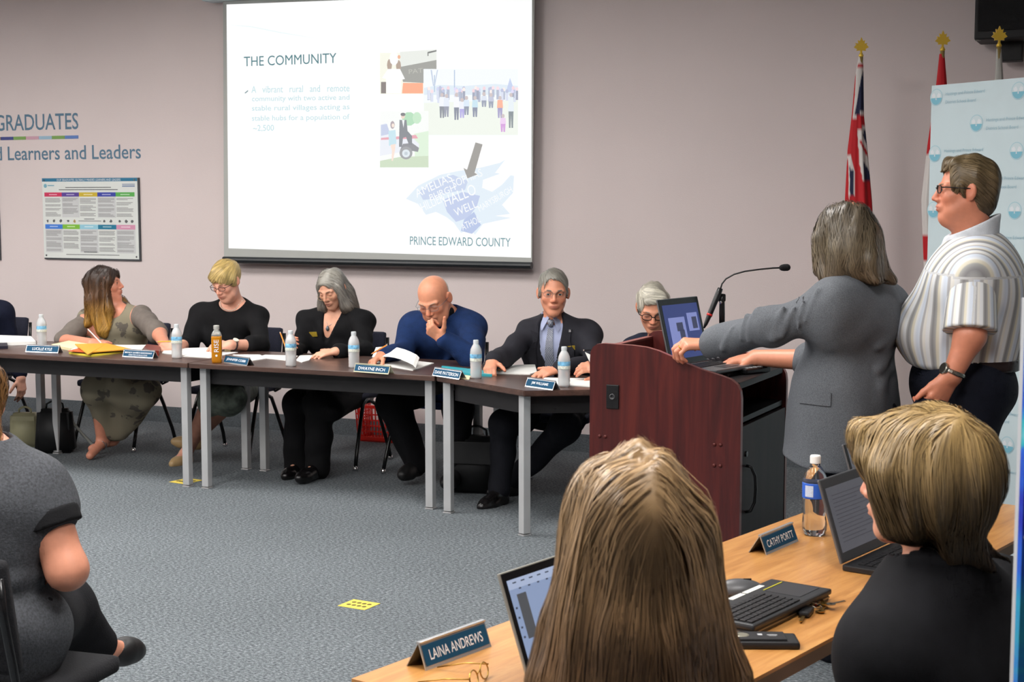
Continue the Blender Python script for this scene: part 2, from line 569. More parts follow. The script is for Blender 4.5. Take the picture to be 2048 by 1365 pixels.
    # photo with the car
    slide_shapes('slide_photo', [((250, 253, 250), rect(760, 222, 857, 335)), ((210, 240, 204), [(828, 268), (857, 262), (857, 335), (760, 335), (760, 322), (830, 318)]), ((150, 212, 160), blob(818, 238, 14, 14)), ((176, 226, 180), blob(834, 236, 9, 12)),
        ((186, 210, 170), [(760, 322), (800, 314), (857, 312), (857, 335), (760, 335)]), ((232, 236, 248), [(761, 250), (772, 246), (784, 272), (826, 276), (838, 288), (838, 298), (760, 312)]), ((226, 128, 148), [(762, 276), (832, 270), (836, 277), (762, 280)]),
        ((176, 190, 226), [(762, 250), (774, 248), (780, 268), (762, 272)]), ((96, 98, 106), [(800, 300), (806, 288), (824, 286), (838, 296), (836, 304), (824, 302)]), ((120, 122, 126), blob(812, 306, 13, 13, 16)), ((214, 226, 236), blob(812, 307, 8, 8, 16)), ((170, 186, 200), blob(812, 307, 3.5, 3.5, 10)),
        ((176, 220, 236), [(777, 262), (791, 260), (793, 288), (778, 292)]), ((250, 216, 196), [(781, 290), (791, 288), (790, 300), (786, 322), (783, 322), (784, 302)]), ((150, 130, 140), blob(785, 250, 4.5, 8)), ((252, 224, 204), blob(786, 251, 2.8, 4)),
        ((84, 88, 98), [(799, 240), (813, 240), (815, 262), (824, 272), (824, 290), (818, 290), (812, 274), (806, 276), (804, 294), (798, 294)]), ((244, 246, 250), [(804, 240), (809, 240), (807, 256)]), ((236, 200, 180), blob(806, 233, 4, 5)), ((70, 70, 76), blob(806, 229, 5, 3.5))], t, layer=4)
    # arrow and the lettered map
    pale, mid_ = (216, 234, 248), (176, 194, 232)
    slide_shapes('slide_map', [(pale, [(812, 398), (836, 372), (880, 350), (918, 342), (960, 336), (1000, 326), (1010, 320), (990, 346), (1028, 352), (1026, 386), (1004, 410), (1020, 428), (990, 432), (1022, 436), (966, 448), (950, 470), (940, 458), (922, 466), (908, 446), (892, 434), (872, 424), (852, 430), (836, 408)]),
        (mid_, [(838, 384), (866, 362), (906, 350), (936, 362), (930, 380), (884, 388), (868, 398), (846, 400)]), ((166, 184, 228), [(886, 400), (926, 384), (960, 392), (954, 412), (936, 436), (912, 444), (894, 424)]), ((150, 170, 222), [(928, 440), (948, 424), (962, 450), (944, 468), (922, 462)]),
        ((252, 254, 255), [(966, 360), (1004, 346), (1022, 350), (1004, 370), (984, 384), (964, 376)])], t, layer=3.5)
    white = (252, 254, 255)
    for body, p0, p1, h in (('AMELIAS', (834, 396), (906, 362), 17), ('BURGH', (862, 402), (912, 380), 13), ('SOPHIAS', (908, 376), (966, 352), 16), ('HILLIER', (846, 424), (890, 402), 18), ('HALLO', (892, 414), (954, 388), 22), ('WELL', (912, 434), (956, 414), 16), ('ATHOL', (926, 462), (962, 444), 14), ('MARYSBURGH', (960, 424), (1026, 384), 13)):
        slide_text('slide_map_word', body, p0, p1, h, white, t, layer=5)
    slide_shapes('slide_arrow', [((116, 110, 104), [(951, 285), (965, 289), (949, 346), (955, 349), (935, 357), (927, 336), (934, 340)])], t, layer=6)
    return t

make_screen()

# ------------------------------------------------------------------ wall: lettering and posters
def wpt(px, py, off=0.0):
    return atY(px, py, WALLY - off)

def make_wall_lettering():
    blue = mat('vinyl_blue', (88, 120, 142), rough=0.6)
    for body, p0, p1, h, lab in (('GRADUATES', (-9, 263), (157, 258), 33, 'blue capitals reading GRADUATES on the wall above the colour strip'),
                                 ('d Learners and Leaders', (-8, 321), (282, 318), 29, 'blue words d Learners and Leaders on the wall under the colour strip')):
        a, b = wpt(*p0, .001), wpt(*p1, .001)
        b.z = a.z = (a.z + b.z) / 2
        top = wpt(p1[0], p1[1] - h, .001)
        M = frameM(a, b - a, (0, 0, 1))
        wl = empty('wall_lettering', (0, 0, 0), 0, lab, 'lettering')
        text_obj('word', body, M, (b - a).length, blue, wl, height=abs(top.z - wpt(*p1, .001).z), bold=.008)
    t = empty('colour_strip', (0, 0, 0), 0, 'thin strip of coloured segments between the two lines of wall lettering', 'wall decal')
    segs = [(-24, 1, (196, 172, 90)), (1, 27, (64, 72, 132)), (27, 52, (122, 160, 86)), (52, 78, (200, 158, 172)), (78, 104, (154, 184, 204)), (104, 130, (122, 160, 86)), (130, 157, (92, 124, 184))]
    z1 = wpt(80, 272.5).z; z0 = wpt(80, 279).z
    for x0, x1, c in segs:
        a, b = wpt(x0, 276), wpt(x1, 276)
        MB().box(((a.x + b.x) / 2, WALLY - .001, (z0 + z1) / 2), (b.x - a.x - .001, .002, z1 - z0)).build('segment', mat('strip_%d_%d_%d' % c, c, rough=.6), t)

make_wall_lettering()

def make_poster():
    a, b = wpt(87, 357), wpt(281, 519)
    w, h = b.x - a.x, a.z - b.z
    t = empty('wall_poster', (a.x, WALLY - .012, b.z), 0, 'white wall poster with two rows of coloured column headings', 'poster')
    board = mat('poster_white', (222, 226, 222), rough=0.35)
    dark = mat('poster_edge_shadow', (70, 72, 76), rough=0.5)
    MB().box((w / 2 + .006, .004, h / 2 - .006), (w + .012, .014, h + .012)).build('backing', dark, t)  # dark backing shifted right and down paints in the poster's edge shadow
    MB().box((w / 2, -.004, h / 2), (w, .004, h)).build('sheet', board, t)
    def q(x0, y0, x1, y1, mm, name, lift=.0065):
        # fractions from the top left
        return mesh_obj(name, [(x0 * w, -lift, h - y1 * h), (x1 * w, -lift, h - y1 * h), (x1 * w, -lift, h - y0 * h), (x0 * w, -lift, h - y0 * h)], [(0, 1, 2, 3)], mm, t)
    q(0, 0, 1, .042, mat('poster_band', (42, 116, 150), rough=.5), 'header_band')
    white = mat('print_white', (235, 238, 240), rough=.5)
    grey = mat('print_grey', (160, 160, 160), rough=.6)
    darkp = mat('print_dark', (98, 100, 102), rough=.6)
    xs = Vector((1, 0, 0))
    M = Matrix.Translation((.16 * w, -.0068, h - .036 * h)) @ frameM((0, 0, 0), (1, 0, 0), (0, 0, 1))
    text_obj('header_title', 'OUR GRADUATES: GLOBALLY MINDED LEARNERS AND LEADERS', M, .67 * w, white, t, height=.026 * h)
    cols = [.022, .208, .392, .585, .775, .97]
    r1 = [(206, 52, 92), (86, 62, 148), (206, 180, 52), (54, 66, 164), (88, 172, 80)]
    r2 = [(62, 124, 214), (128, 190, 60), (150, 204, 222), (30, 120, 152), (214, 150, 178)]
    rr = random.Random(5)
    lines = MB()
    for row, (cs, y0, y1, yb) in enumerate(((r1, .178, .23, .49), (r2, .578, .635, .93))):
        for i in range(5):
            q(cols[i], y0, cols[i + 1], y1, mat('poster_c%d%d' % (row, i), cs[i], rough=.5), 'heading_cell')
            lx = cols[i] + .05; rx = cols[i + 1] - .05
            q(lx, y0 + .02, rx, y0 + .033, mat('poster_c%d%dt' % (row, i), tuple(int(v * .45 + 140) for v in cs[i]), rough=.5), 'heading_text', .0072)
            if i in (1, 3) and row == 0 or i in (0, 2, 4) and row == 1:
                q(cols[i], y1, cols[i + 1], yb, mat('poster_tint', (206, 208, 208), rough=.5), 'tinted_column')
            y = y1 + .02
            while y < yb - .03:
                for k in range(rr.randint(2, 5)):
                    if y > yb - .02: break
                    xe = cols[i + 1] - .012 - (.06 * rr.random() if rr.random() < .4 else .01 * rr.random())
                    lines.add([((cols[i] + .008) * w, -.0075, h - (y + .008) * h), (xe * w, -.0075, h - (y + .008) * h), (xe * w, -.0075, h - y * h), ((cols[i] + .008) * w, -.0075, h - y * h)], [(0, 1, 2, 3)])
                    y += .0145
                y += .02
    tag(lines.build('print_lines', grey, t), kind='stuff')
    l2 = MB()
    for (x0, y0, x1, y1) in ((.25, .112, .73, .121), (.18, .14, .80, .149), (.44, .505, .55, .513), (.38, .53, .62, .537), (.43, .915, .57, .925), (.24, .95, .8, .957)):
        l2.add([(x0 * w, -.0075, h - y1 * h), (x1 * w, -.0075, h - y1 * h), (x1 * w, -.0075, h - y0 * h), (x0 * w, -.0075, h - y0 * h)], [(0, 1, 2, 3)])
    tag(l2.build('print_heading_lines', darkp, t), kind='stuff')
    for i, x in enumerate((.05, .12, .19, .27, .34, .65, .72, .81, .88, .94)):
        pts = [(x + .018 * (.5 + .5 * rr.random()) * math.cos(k * .9), .535 + .025 * (.5 + .5 * rr.random()) * math.sin(k * .9)) for k in range(7)]
        mesh_obj('pictogram', [(p[0] * w, -.0072, h - p[1] * h) for p in pts], [tuple(reversed(range(7)))], mat('print_tan', (178, 150, 96), rough=.6) if i == 4 else darkp, t)
    for x, z in ((.025, .03), (.975, .03), (.02, .975), (.97, .975)):
        MB().lathe([(.008, 0), (.006, .004), (0, .005)], 10, M=Matrix.Translation((x * w, -.006, z * h)) @ Matrix.Rotation(math.pi / 2, 4, 'X')).build('screw', mat('screw_grey', (120, 122, 124), rough=.3, metal=1), t)
    mesh_obj('logo_mark', [(.035 * w + .016 * math.cos(k * .5236), -.0072, h * .905 + .016 * math.sin(k * .5236)) for k in range(12)], [tuple(range(12))], mat('logo_teal', (120, 172, 190), rough=.6), t)
    q(.06, .085, .13, .097, mat('logo_teal', (120, 172, 190)), 'logo_text', .0072)
    q(.845, .075, .975, .085, mat('logo_blue', (120, 138, 170), rough=.6), 'logo_text', .0072)
    q(.845, .095, .975, .11, mat('logo_blue', (120, 138, 170), rough=.6), 'logo_text', .0072)
    # neighbour whose edge shows at the picture's left border
    a2, b2 = wpt(-192, 357), wpt(2, 519)
    w2 = b2.x - a2.x
    t2 = empty('wall_poster', (a2.x, WALLY - .012, b2.z), 0, 'white wall poster at the left border, only its dark edge in view', 'poster')
    MB().box((w2 / 2, .004, h / 2), (w2 + .012, .014, h + .012)).build('backing', dark, t2)
    MB().box((w2 / 2 - .008, -.004, h / 2 + .004), (w2, .004, h)).build('sheet', board, t2)

make_poster()
# ------------------------------------------------------------------ meeting tables
TT = 0.75
def make_tables():
    top_m = mat_ramp('walnut_laminate', [(0.3, (58, 42, 38)), (0.55, (80, 58, 50)), (0.75, (98, 74, 64))], rough=0.32, scale=(1.2, 14, 14), nscale=3, detail=7, coat=0.12)
    apr_m = mat('apron_black', (24, 23, 25), rough=0.5)
    leg_m = mat('leg_grey_steel', (180, 181, 182), rough=0.35, metal=0.25, var=0.05)
    foot_m = mat('leg_glide', (190, 190, 190), rough=0.3, metal=0.6)
    def leg(t, x, y, rz=0):
        l = MB().box((x, y, (TT - .03) / 2 + .006), (.044, .044, TT - .03 - .012), rot=Rz(rz), bev=.003).build('leg', leg_m, t)
        MB().box((x, y, .004), (.05, .05, .008), rot=Rz(rz), bev=.002).build('foot_glide', foot_m, l)
    def rect_table(x0, x1, label):
        t = empty('conference_table', (0, 0, 0), 0, label, 'table', 'dark tables along the screen wall')
        t.location = ((x0 + x1) / 2, 7.61, 0)
        w = x1 - x0
        MB().box((0, 0, TT - .015), (w - .004, .76, .03), bev=.004).build('table_top', top_m, t)
        ap = MB()
        MB().box((0, -.27, TT - .08), (w - .2, .02, .10)).build('apron', apr_m, t)
        MB().box((0, .27, TT - .08), (w - .2, .02, .10)).build('apron', apr_m, t)
        for s in (-1, 1):
            MB().box((s * (w / 2 - .09), 0, TT - .08), (.02, .56, .10)).build('apron', apr_m, t)
            for sy in (-1, 1):
                leg(t, s * (w / 2 - .065), sy * .31)
        return t
    rect_table(-8.48, -6.862, 'dark walnut meeting table at the left border of the picture')
    rect_table(-6.858, -5.228, 'dark walnut meeting table with the orange folder on it')
    rect_table(-5.222, -3.614, 'dark walnut meeting table with the orange drink bottle on it')
    # trapezoid corner table
    t = empty('corner_table', (-3.0, 7.35, 0), 0, 'dark walnut trapezoid meeting table at the corner beside the lectern', 'table', 'dark tables along the screen wall')
    FL = Vector((-3.606, 7.232, 0)); d = Vector((math.cos(math.radians(-30)), math.sin(math.radians(-30)), 0))
    FR = FL + d * .79
    BL = FL + Vector((0, .76, 0)); BR = FR + Vector((math.cos(math.radians(30)), math.sin(math.radians(30)), 0)) * .76
    o = t.location.copy()
    P = [FL - o, FR - o, BR - o, BL - o]
    bm = bmesh.new()
    bot = [bm.verts.new((p.x, p.y, TT - .03)) for p in P]; tp = [bm.verts.new((p.x, p.y, TT)) for p in P]
    bm.faces.new(list(reversed(bot))); bm.faces.new(tp)
    for i in range(4): bm.faces.new((bot[i], bot[(i + 1) % 4], tp[(i + 1) % 4], tp[i]))
    bmesh.ops.bevel(bm, geom=list(bm.edges), offset=.004, segments=2, affect='EDGES')
    me = bpy.data.meshes.new('table_top'); bm.to_mesh(me); bm.free(); me.materials.append(top_m)
    ob = bpy.data.objects.new('table_top', me); COL.objects.link(ob); ob.parent = t
    ctr = sum(P, Vector()) / 4
    for i in range(4):
        a = P[i].lerp(ctr, .22); b = P[(i + 1) % 4].lerp(ctr, .22)
        e = b - a
        MB().box(((a.x + b.x) / 2, (a.y + b.y) / 2, TT - .08), (e.length, .02, .10), rot=Rz(math.atan2(e.y, e.x))).build('apron', apr_m, t)
    for p, rz in zip(P, (0, math.radians(-30), math.radians(30), 0)):
        q = p.lerp(ctr, .13)
        leg(t, q.x, q.y, rz)

make_tables()

# ------------------------------------------------------------------ stacking chairs
def make_chair(label, loc, rz, seat_c=(34, 36, 52), group='black-legged stacking chairs'):
    """faces local +Y"""
    t = empty('stacking_chair', loc, rz, label, 'chair', group)
    sm = mat('chair_fabric_%d_%d_%d' % seat_c, seat_c, rough=0.9, var=0.2, vscale=120, bump=0.3, bscale=200)
    tm = mat('chair_tube_black', (16, 16, 18), rough=0.25, spec=0.6)
    gm = mat('chrome', (210, 210, 212), rough=0.15, metal=1.0)
    MB().box((0, 0.0, .445), (.45, .44, .05), bev=.022).build('seat', sm, t, smooth=True)
    b = MB().box((0, -.235, .69), (.43, .04, .30), rot=Matrix.Rotation(math.radians(10), 3, 'X'), bev=.018).build('backrest', sm, t, smooth=True)
    for s in (-1, 1):
        x = s * .225
        l = MB().tube([(x, -.05, .425), (x, .03, .425), (x * 1.03, .085, .40), (x * 1.06, .13, .30), (x * 1.1, .20, .10), (x * 1.12, .225, .018)], .0125, 10).build('leg', tm, t, smooth=True)
        MB().lathe([(.016, 0), (.018, .006), (.014, .022), (.010, .03)], 12, c=(x * 1.12, .226, 0)).build('foot_glide', gm, l, smooth=True)
        l = MB().tube([(x, .05, .412), (x, -.03, .412), (x * 1.03, -.085, .385), (x * 1.06, -.135, .28), (x * 1.1, -.215, .10), (x * 1.12, -.24, .018)], .0125, 10).build('leg', tm, t, smooth=True)
        MB().lathe([(.016, 0), (.018, .006), (.014, .022), (.010, .03)], 12, c=(x * 1.12, -.241, 0)).build('foot_glide', gm, l, smooth=True)
        MB().tube([(x, -.14, .425), (x, -.20, .435), (x, -.235, .47), (x * .98, -.245, .55), (x * .96, -.275, .70), (x * .95, -.285, .80)], .0115, 10).build('back_post', tm, t, smooth=True)
    MB().tube([(-.225, -.02, .418), (.225, -.02, .418)], .01, 8).build('crossbar', tm, t, smooth=True)
    return t

# ------------------------------------------------------------------ lectern
LEC_A = floorframe(.3055, 5.85, 0)      # near left corner on the floor
LEC_RZ = math.radians(-2.0)
LEC_W, LEC_D = .615, .66
def lec(x, y, z):
    v = Rz(LEC_RZ) @ Vector((x, y, z))
    return LEC_A + v

def make_lectern():
    t = empty('lectern', LEC_A, LEC_RZ, 'dark red mahogany lectern with curved side panels, laptop on top', 'lectern')
    ma = mat_ramp('mahogany', [(0.25, (48, 14, 14)), (0.5, (76, 24, 22)), (0.75, (102, 38, 30))], rough=0.36, scale=(16, 16, 1.0), nscale=1.6, detail=6, distortion=.6, coat=0.15)
    edge = mat('mahogany_edge', (128, 72, 66), rough=0.4, var=.05)
    dk = mat('lectern_dark', (20, 18, 20), rough=0.5, spec=.3)
    door_m = mat_ramp('lectern_door', [(0.3, (26, 15, 17)), (0.7, (42, 26, 27))], rough=0.55, scale=(14, 14, 1), nscale=1.6, spec=.25)
    prof = [(0, 0.02), (LEC_W, .02), (LEC_W, .955), (LEC_W - .004, .985), (LEC_W - .016, 1.008), (LEC_W - .04, 1.026), (LEC_W - .07, 1.036), (.46, 1.058), (.40, 1.078), (.335, 1.104), (.285, 1.122), (.235, 1.134), (.18, 1.139), (.055, 1.142), (.03, 1.138), (.012, 1.126), (.002, 1.105), (0, 1.08)]
    def side(y):
        M = Matrix(((1, 0, 0, 0), (0, 0, -1, y + .026), (0, 1, 0, 0), (0, 0, 0, 1)))
        n = len(prof)
        vs = [M @ Vector((p[0], p[1], 0)) for p in prof] + [M @ Vector((p[0], p[1], .026)) for p in prof]
        fs = [tuple(reversed(range(n))), tuple(range(n, 2 * n))] + [(i, (i + 1) % n, n + (i + 1) % n, n + i) for i in range(n)]
        return mesh_obj('side_panel', vs, fs, None, t, mats=[ma, edge], midx=[0, 0] + [1] * n)
    near = side(0.0)
    far = side(LEC_D - .026)
    MB().box((.014, LEC_D / 2, .565), (.026, LEC_D - .054, 1.09)).build('front_panel', ma, t)
    MB().box((.014, LEC_D / 2, 1.113), (.028, LEC_D - .054, .008)).build('front_edge', edge, t)
    MB().box((LEC_W / 2 + .01, LEC_D / 2, 1.0), (LEC_W - .05, LEC_D - .056, .026), bev=.003).build('desk_top', dk, t)
    MB().box((LEC_W / 2 + .01, LEC_D / 2, .865), (LEC_W - .05, LEC_D - .056, .02)).build('shelf', dk, t)
    MB().box((.20, LEC_D / 2, .93), (.02, LEC_D - .056, .11)).build('shelf_back', dk, t)
    d = MB().box((LEC_W - .012, LEC_D / 2, .46), (.02, LEC_D - .06, .77), bev=.002).build('door', door_m, t)
    hp = [(LEC_W + .0, .075, .69), (LEC_W + .02, .078, .685), (LEC_W + .034, .084, .65), (LEC_W + .036, .088, .60), (LEC_W + .034, .084, .55), (LEC_W + .02, .078, .515), (LEC_W + .0, .075, .51)]
    MB().tube(hp, .006, 8).build('handle', mat('handle_black', (12, 12, 13), rough=.3), d, smooth=True)
    MB().lathe([(.011, 0), (.011, .006), (0, .007)], 14, M=Matrix.Translation((LEC_W - .002, .075, .735)) @ Matrix.Rotation(math.pi / 2, 4, 'Y')).build('lock', mat('handle_black', (12, 12, 13)), d)
    MB().box((LEC_W / 2, LEC_D / 2, .02), (LEC_W - .06, LEC_D - .06, .04)).build('plinth', dk, t)
    # socket plate on the near side
    sp = MB().box((.098, -.003, .935), (.052, .008, .094), bev=.003).build('socket_plate', mat('socket_black', (20, 20, 22), rough=.4), near)
    MB().lathe([(.012, 0), (.012, .003), (.008, .003), (.007, -.004), (0, -.004)], 16, M=Matrix.Translation((.098, -.007, .935)) @ Matrix.Rotation(math.pi / 2, 4, 'X')).build('socket', mat('socket_grey', (70, 70, 72), rough=.3), sp, smooth=True)
    bolt_m = mat('bolt_copper', (88, 34, 30), rough=.4, metal=.2)
    for cx in (.055, .525):
        for cz in (.775, .695):
            for dx in (-.012, .012):
                MB().lathe([(.0075, 0), (.007, .003), (.003, .005), (0, .005)], 12, M=Matrix.Translation((cx + dx, 0, cz)) @ Matrix.Rotation(math.pi / 2, 4, 'X')).build('bolt_cap', bolt_m, near, smooth=True)
    return t

make_lectern()

# ------------------------------------------------------------------ wooden table in the foreground
WT0 = atH(703, 1358, TT)
WT_DIR = (atH(1601, 1028, TT) - WT0).normalized()
WT_N = Vector((WT_DIR.y, -WT_DIR.x, 0))           # towards the seated pair
WT_L, WT_W = 2.50, .64
WT_RZ = math.atan2(WT_DIR.y, WT_DIR.x)
def wt(u, v, z=0.0):
    p = WT0 + WT_DIR * u + WT_N * v
    return Vector((p.x, p.y, TT + z))
def uv_of(px, py, H=TT):
    p = atH(px, py, H) - WT0
    return p.dot(WT_DIR), p.dot(WT_N)

def make_wood_table():
    t = empty('wooden_table', (WT0.x, WT0.y, 0), WT_RZ, 'long oak-topped table in the foreground with laptops and keyboard', 'table')
    oak = mat_ramp('oak_laminate', [(0.25, (150, 98, 48)), (0.5, (186, 130, 70)), (0.75, (206, 154, 92))], rough=0.3, scale=(1.2, 12, 12), nscale=2.6, detail=6, distortion=.8, coat=0.2)
    edge = mat('oak_edge', (112, 92, 72), rough=.5, var=.1)
    metal = mat('table_leg_dark', (44, 44, 46), rough=.4, metal=.6)
    MB().box((WT_L / 2, -WT_W / 2, TT - .004), (WT_L, WT_W, .008)).build('table_top', oak, t)
    MB().box((WT_L / 2, -WT_W / 2, TT - .022), (WT_L, WT_W, .028)).build('table_edge', edge, t)
    for u in (.12, WT_L - .12):
        for v in (.08, WT_W - .08):
            MB().tube([(u, -v, TT - .036), (u, -v, 0.0)], .018, 12).build('leg', metal, t, smooth=True)
    MB().box((WT_L / 2, -.09, TT - .085), (WT_L - .26, .02, .09)).build('modesty_rail', metal, t)

make_wood_table()
# ------------------------------------------------------------------ figures: implicit surfaces turned into meshes
A3 = lambda v: np.array(v, dtype=np.float64)
def unit(v):
    v = A3(v)
    return v / (np.linalg.norm(v) + 1e-12)

class SDF:
    """ordered list of soft unions / cuts of round cones, ellipsoids, boxes; P is (3,N)"""
    def __init__(s):
        s.ops = []
    def rc(s, a, b, ra, rb=None, k=0.02, op='u'):
        rb = ra if rb is None else rb
        a = A3(a); b = A3(b); ba = b - a; bb = float(ba @ ba) + 1e-12
        a = a.astype(np.float32); ba = ba.astype(np.float32)
        def f(P):
            x = P[0] - a[0]; y = P[1] - a[1]; z = P[2] - a[2]
            h = np.clip((x * ba[0] + y * ba[1] + z * ba[2]) * np.float32(1 / bb), 0, 1)
            x = x - h * ba[0]; y = y - h * ba[1]; z = z - h * ba[2]
            return np.sqrt(x * x + y * y + z * z) - (np.float32(ra) + h * np.float32(rb - ra))
        f.bound = ((a + ba * np.float32(.5)).astype(np.float64), math.sqrt(bb) / 2 + max(ra, rb)); s.ops.append((op, f, k)); return s
    def el(s, c, r, R=None, k=0.02, op='u'):
        c = A3(c).astype(np.float32); r = np.asarray(r, np.float32)
        R = None if R is None else np.asarray(R, np.float32)
        def f(P):
            x = P[0] - c[0]; y = P[1] - c[1]; z = P[2] - c[2]
            if R is not None:
                x, y, z = (R[0, 0] * x + R[1, 0] * y + R[2, 0] * z, R[0, 1] * x + R[1, 1] * y + R[2, 1] * z, R[0, 2] * x + R[1, 2] * y + R[2, 2] * z)
            x = x / r[0]; y = y / r[1]; z = z / r[2]
            k0 = np.sqrt(x * x + y * y + z * z) + np.float32(1e-6)
            x = x / r[0]; y = y / r[1]; z = z / r[2]
            k1 = np.sqrt(x * x + y * y + z * z) + np.float32(1e-6)
            return k0 * (k0 - 1) / k1
        f.bound = (c.astype(np.float64), float(r.max())); s.ops.append((op, f, k)); return s
    def bx(s, c, hs, R=None, r=0.01, k=0.01, op='u'):
        c = A3(c).astype(np.float32); hs = np.asarray(hs, np.float32) - np.float32(r)
        R = None if R is None else np.asarray(R, np.float32)
        def f(P):
            x = P[0] - c[0]; y = P[1] - c[1]; z = P[2] - c[2]
            if R is not None:
                x, y, z = (R[0, 0] * x + R[1, 0] * y + R[2, 0] * z, R[0, 1] * x + R[1, 1] * y + R[2, 1] * z, R[0, 2] * x + R[1, 2] * y + R[2, 2] * z)
            x = np.abs(x) - hs[0]; y = np.abs(y) - hs[1]; z = np.abs(z) - hs[2]
            o = np.sqrt(np.maximum(x, 0) ** 2 + np.maximum(y, 0) ** 2 + np.maximum(z, 0) ** 2)
            return o + np.minimum(np.maximum(x, np.maximum(y, z)), 0) - np.float32(r)
        f.bound = (c.astype(np.float64), float(np.linalg.norm(hs)) + r); s.ops.append((op, f, k)); return s
    def cut(s, p, n, k=0.004):
        """remove everything on the side the normal points to"""
        p = A3(p).astype(np.float32); n = unit(n).astype(np.float32)
        s.ops.append(('i', lambda P: (P[0] - p[0]) * n[0] + (P[1] - p[1]) * n[1] + (P[2] - p[2]) * n[2], k)); return s
    def fold(s, amp, freq, seed=0, stretch=(1, 1, 1)):
        r = np.random.default_rng(seed)
        D = r.normal(size=(7, 3)); D /= np.linalg.norm(D, axis=1)[:, None]
        D = (D * np.asarray(stretch) * freq * (0.6 + 0.9 * r.random((7, 1)))).astype(np.float32)
        ph = (r.random(7) * 6.28).astype(np.float32)
        amp = np.float32(amp / 2.2)
        def f(P):
            w = np.sin(P[0] * D[0, 0] * .6 + P[1] * D[0, 1] * .6 + P[2] * D[0, 2] * .6 + ph[0]) * np.float32(.9)
            o = 0
            for i in range(1, 7):
                o = o + np.sin(P[0] * D[i, 0] + P[1] * D[i, 1] + P[2] * D[i, 2] + ph[i] + w)
            return o * amp
        s.ops.append(('n', f, 0)); return s
    def join(s, other, k=0.02, op='u'):
        s.ops.append((op, other, k)); return s
    def near(s, c, R, dc):
        """the same surface, with only what can matter inside the ball (c, R)"""
        o = SDF()
        lim = .03
        for op, f, k in s.ops:
            if isinstance(f, SDF):
                g = f.near(c, R, dc)
                if g.ops: o.ops.append((op, g, k))
                continue
            b = getattr(f, 'bound', None)
            if b is not None and math.dist(c, b[0]) - b[1] - R > lim + k: continue
            o.ops.append((op, f, k))
        return o
    def __call__(s, P):
        d = None
        for op, f, k in s.ops:
            v = f(P)
            if d is None:
                if op == 'u': d = v; continue
                d = np.full(P.shape[1], 1.0, np.float32)
            k = np.float32(k)
            if op == 'u':
                if k > 0:
                    h = np.clip(0.5 + 0.5 * (v - d) / k, 0, 1)
                    d = v + (d - v) * h - k * h * (1 - h)
                else: d = np.minimum(d, v)
            elif op == 's':
                h = np.clip(0.5 - 0.5 * (d + v) / k, 0, 1)
                d = d + (-v - d) * h + k * h * (1 - h)
            elif op == 'i':
                if k > 0:
                    h = np.clip(0.5 - 0.5 * (v - d) / k, 0, 1)
                    d = v + (d - v) * h + k * h * (1 - h)
                else: d = np.maximum(d, v)
            elif op == 'n': d = d + v
        return d

def grad(f, P, e=0.0012):
    e = np.float32(e)
    d = f(P)
    g = []
    for i in range(3):
        Q = P.copy(); Q[i] += e
        g.append((f(Q) - d) / e)
    g = np.stack(g)
    grad.d = d
    return g, np.sqrt((g * g).sum(0)) + np.float32(1e-6)

def clusters(f, V, cell=.12):
    """groups of neighbouring points with the part of the surface that matters to them"""
    key = np.floor(V / cell).astype(np.int64)
    key = key[0] * 7919 + key[1] * 104729 + key[2]
    order = np.argsort(key, kind='stable'); ks = key[order]
    for grp in np.split(order, np.nonzero(np.diff(ks))[0] + 1):
        if not len(grp): continue
        P = V[:, grp]
        fn = f
        if isinstance(f, SDF):
            c = (P.min(1) + P.max(1)).astype(np.float64) / 2
            fn = f.near(c, float(np.linalg.norm(P.max(1) - P.min(1))) / 2 + .004, 0.0)
        yield grp, fn

def inside_of(f, V, thr):
    """f(V) < thr, evaluated cluster by cluster"""
    out = np.zeros(V.shape[1], bool)
    for grp, fn in clusters(f, V):
        if fn.ops: out[grp] = fn(V[:, grp]) < thr
    return out

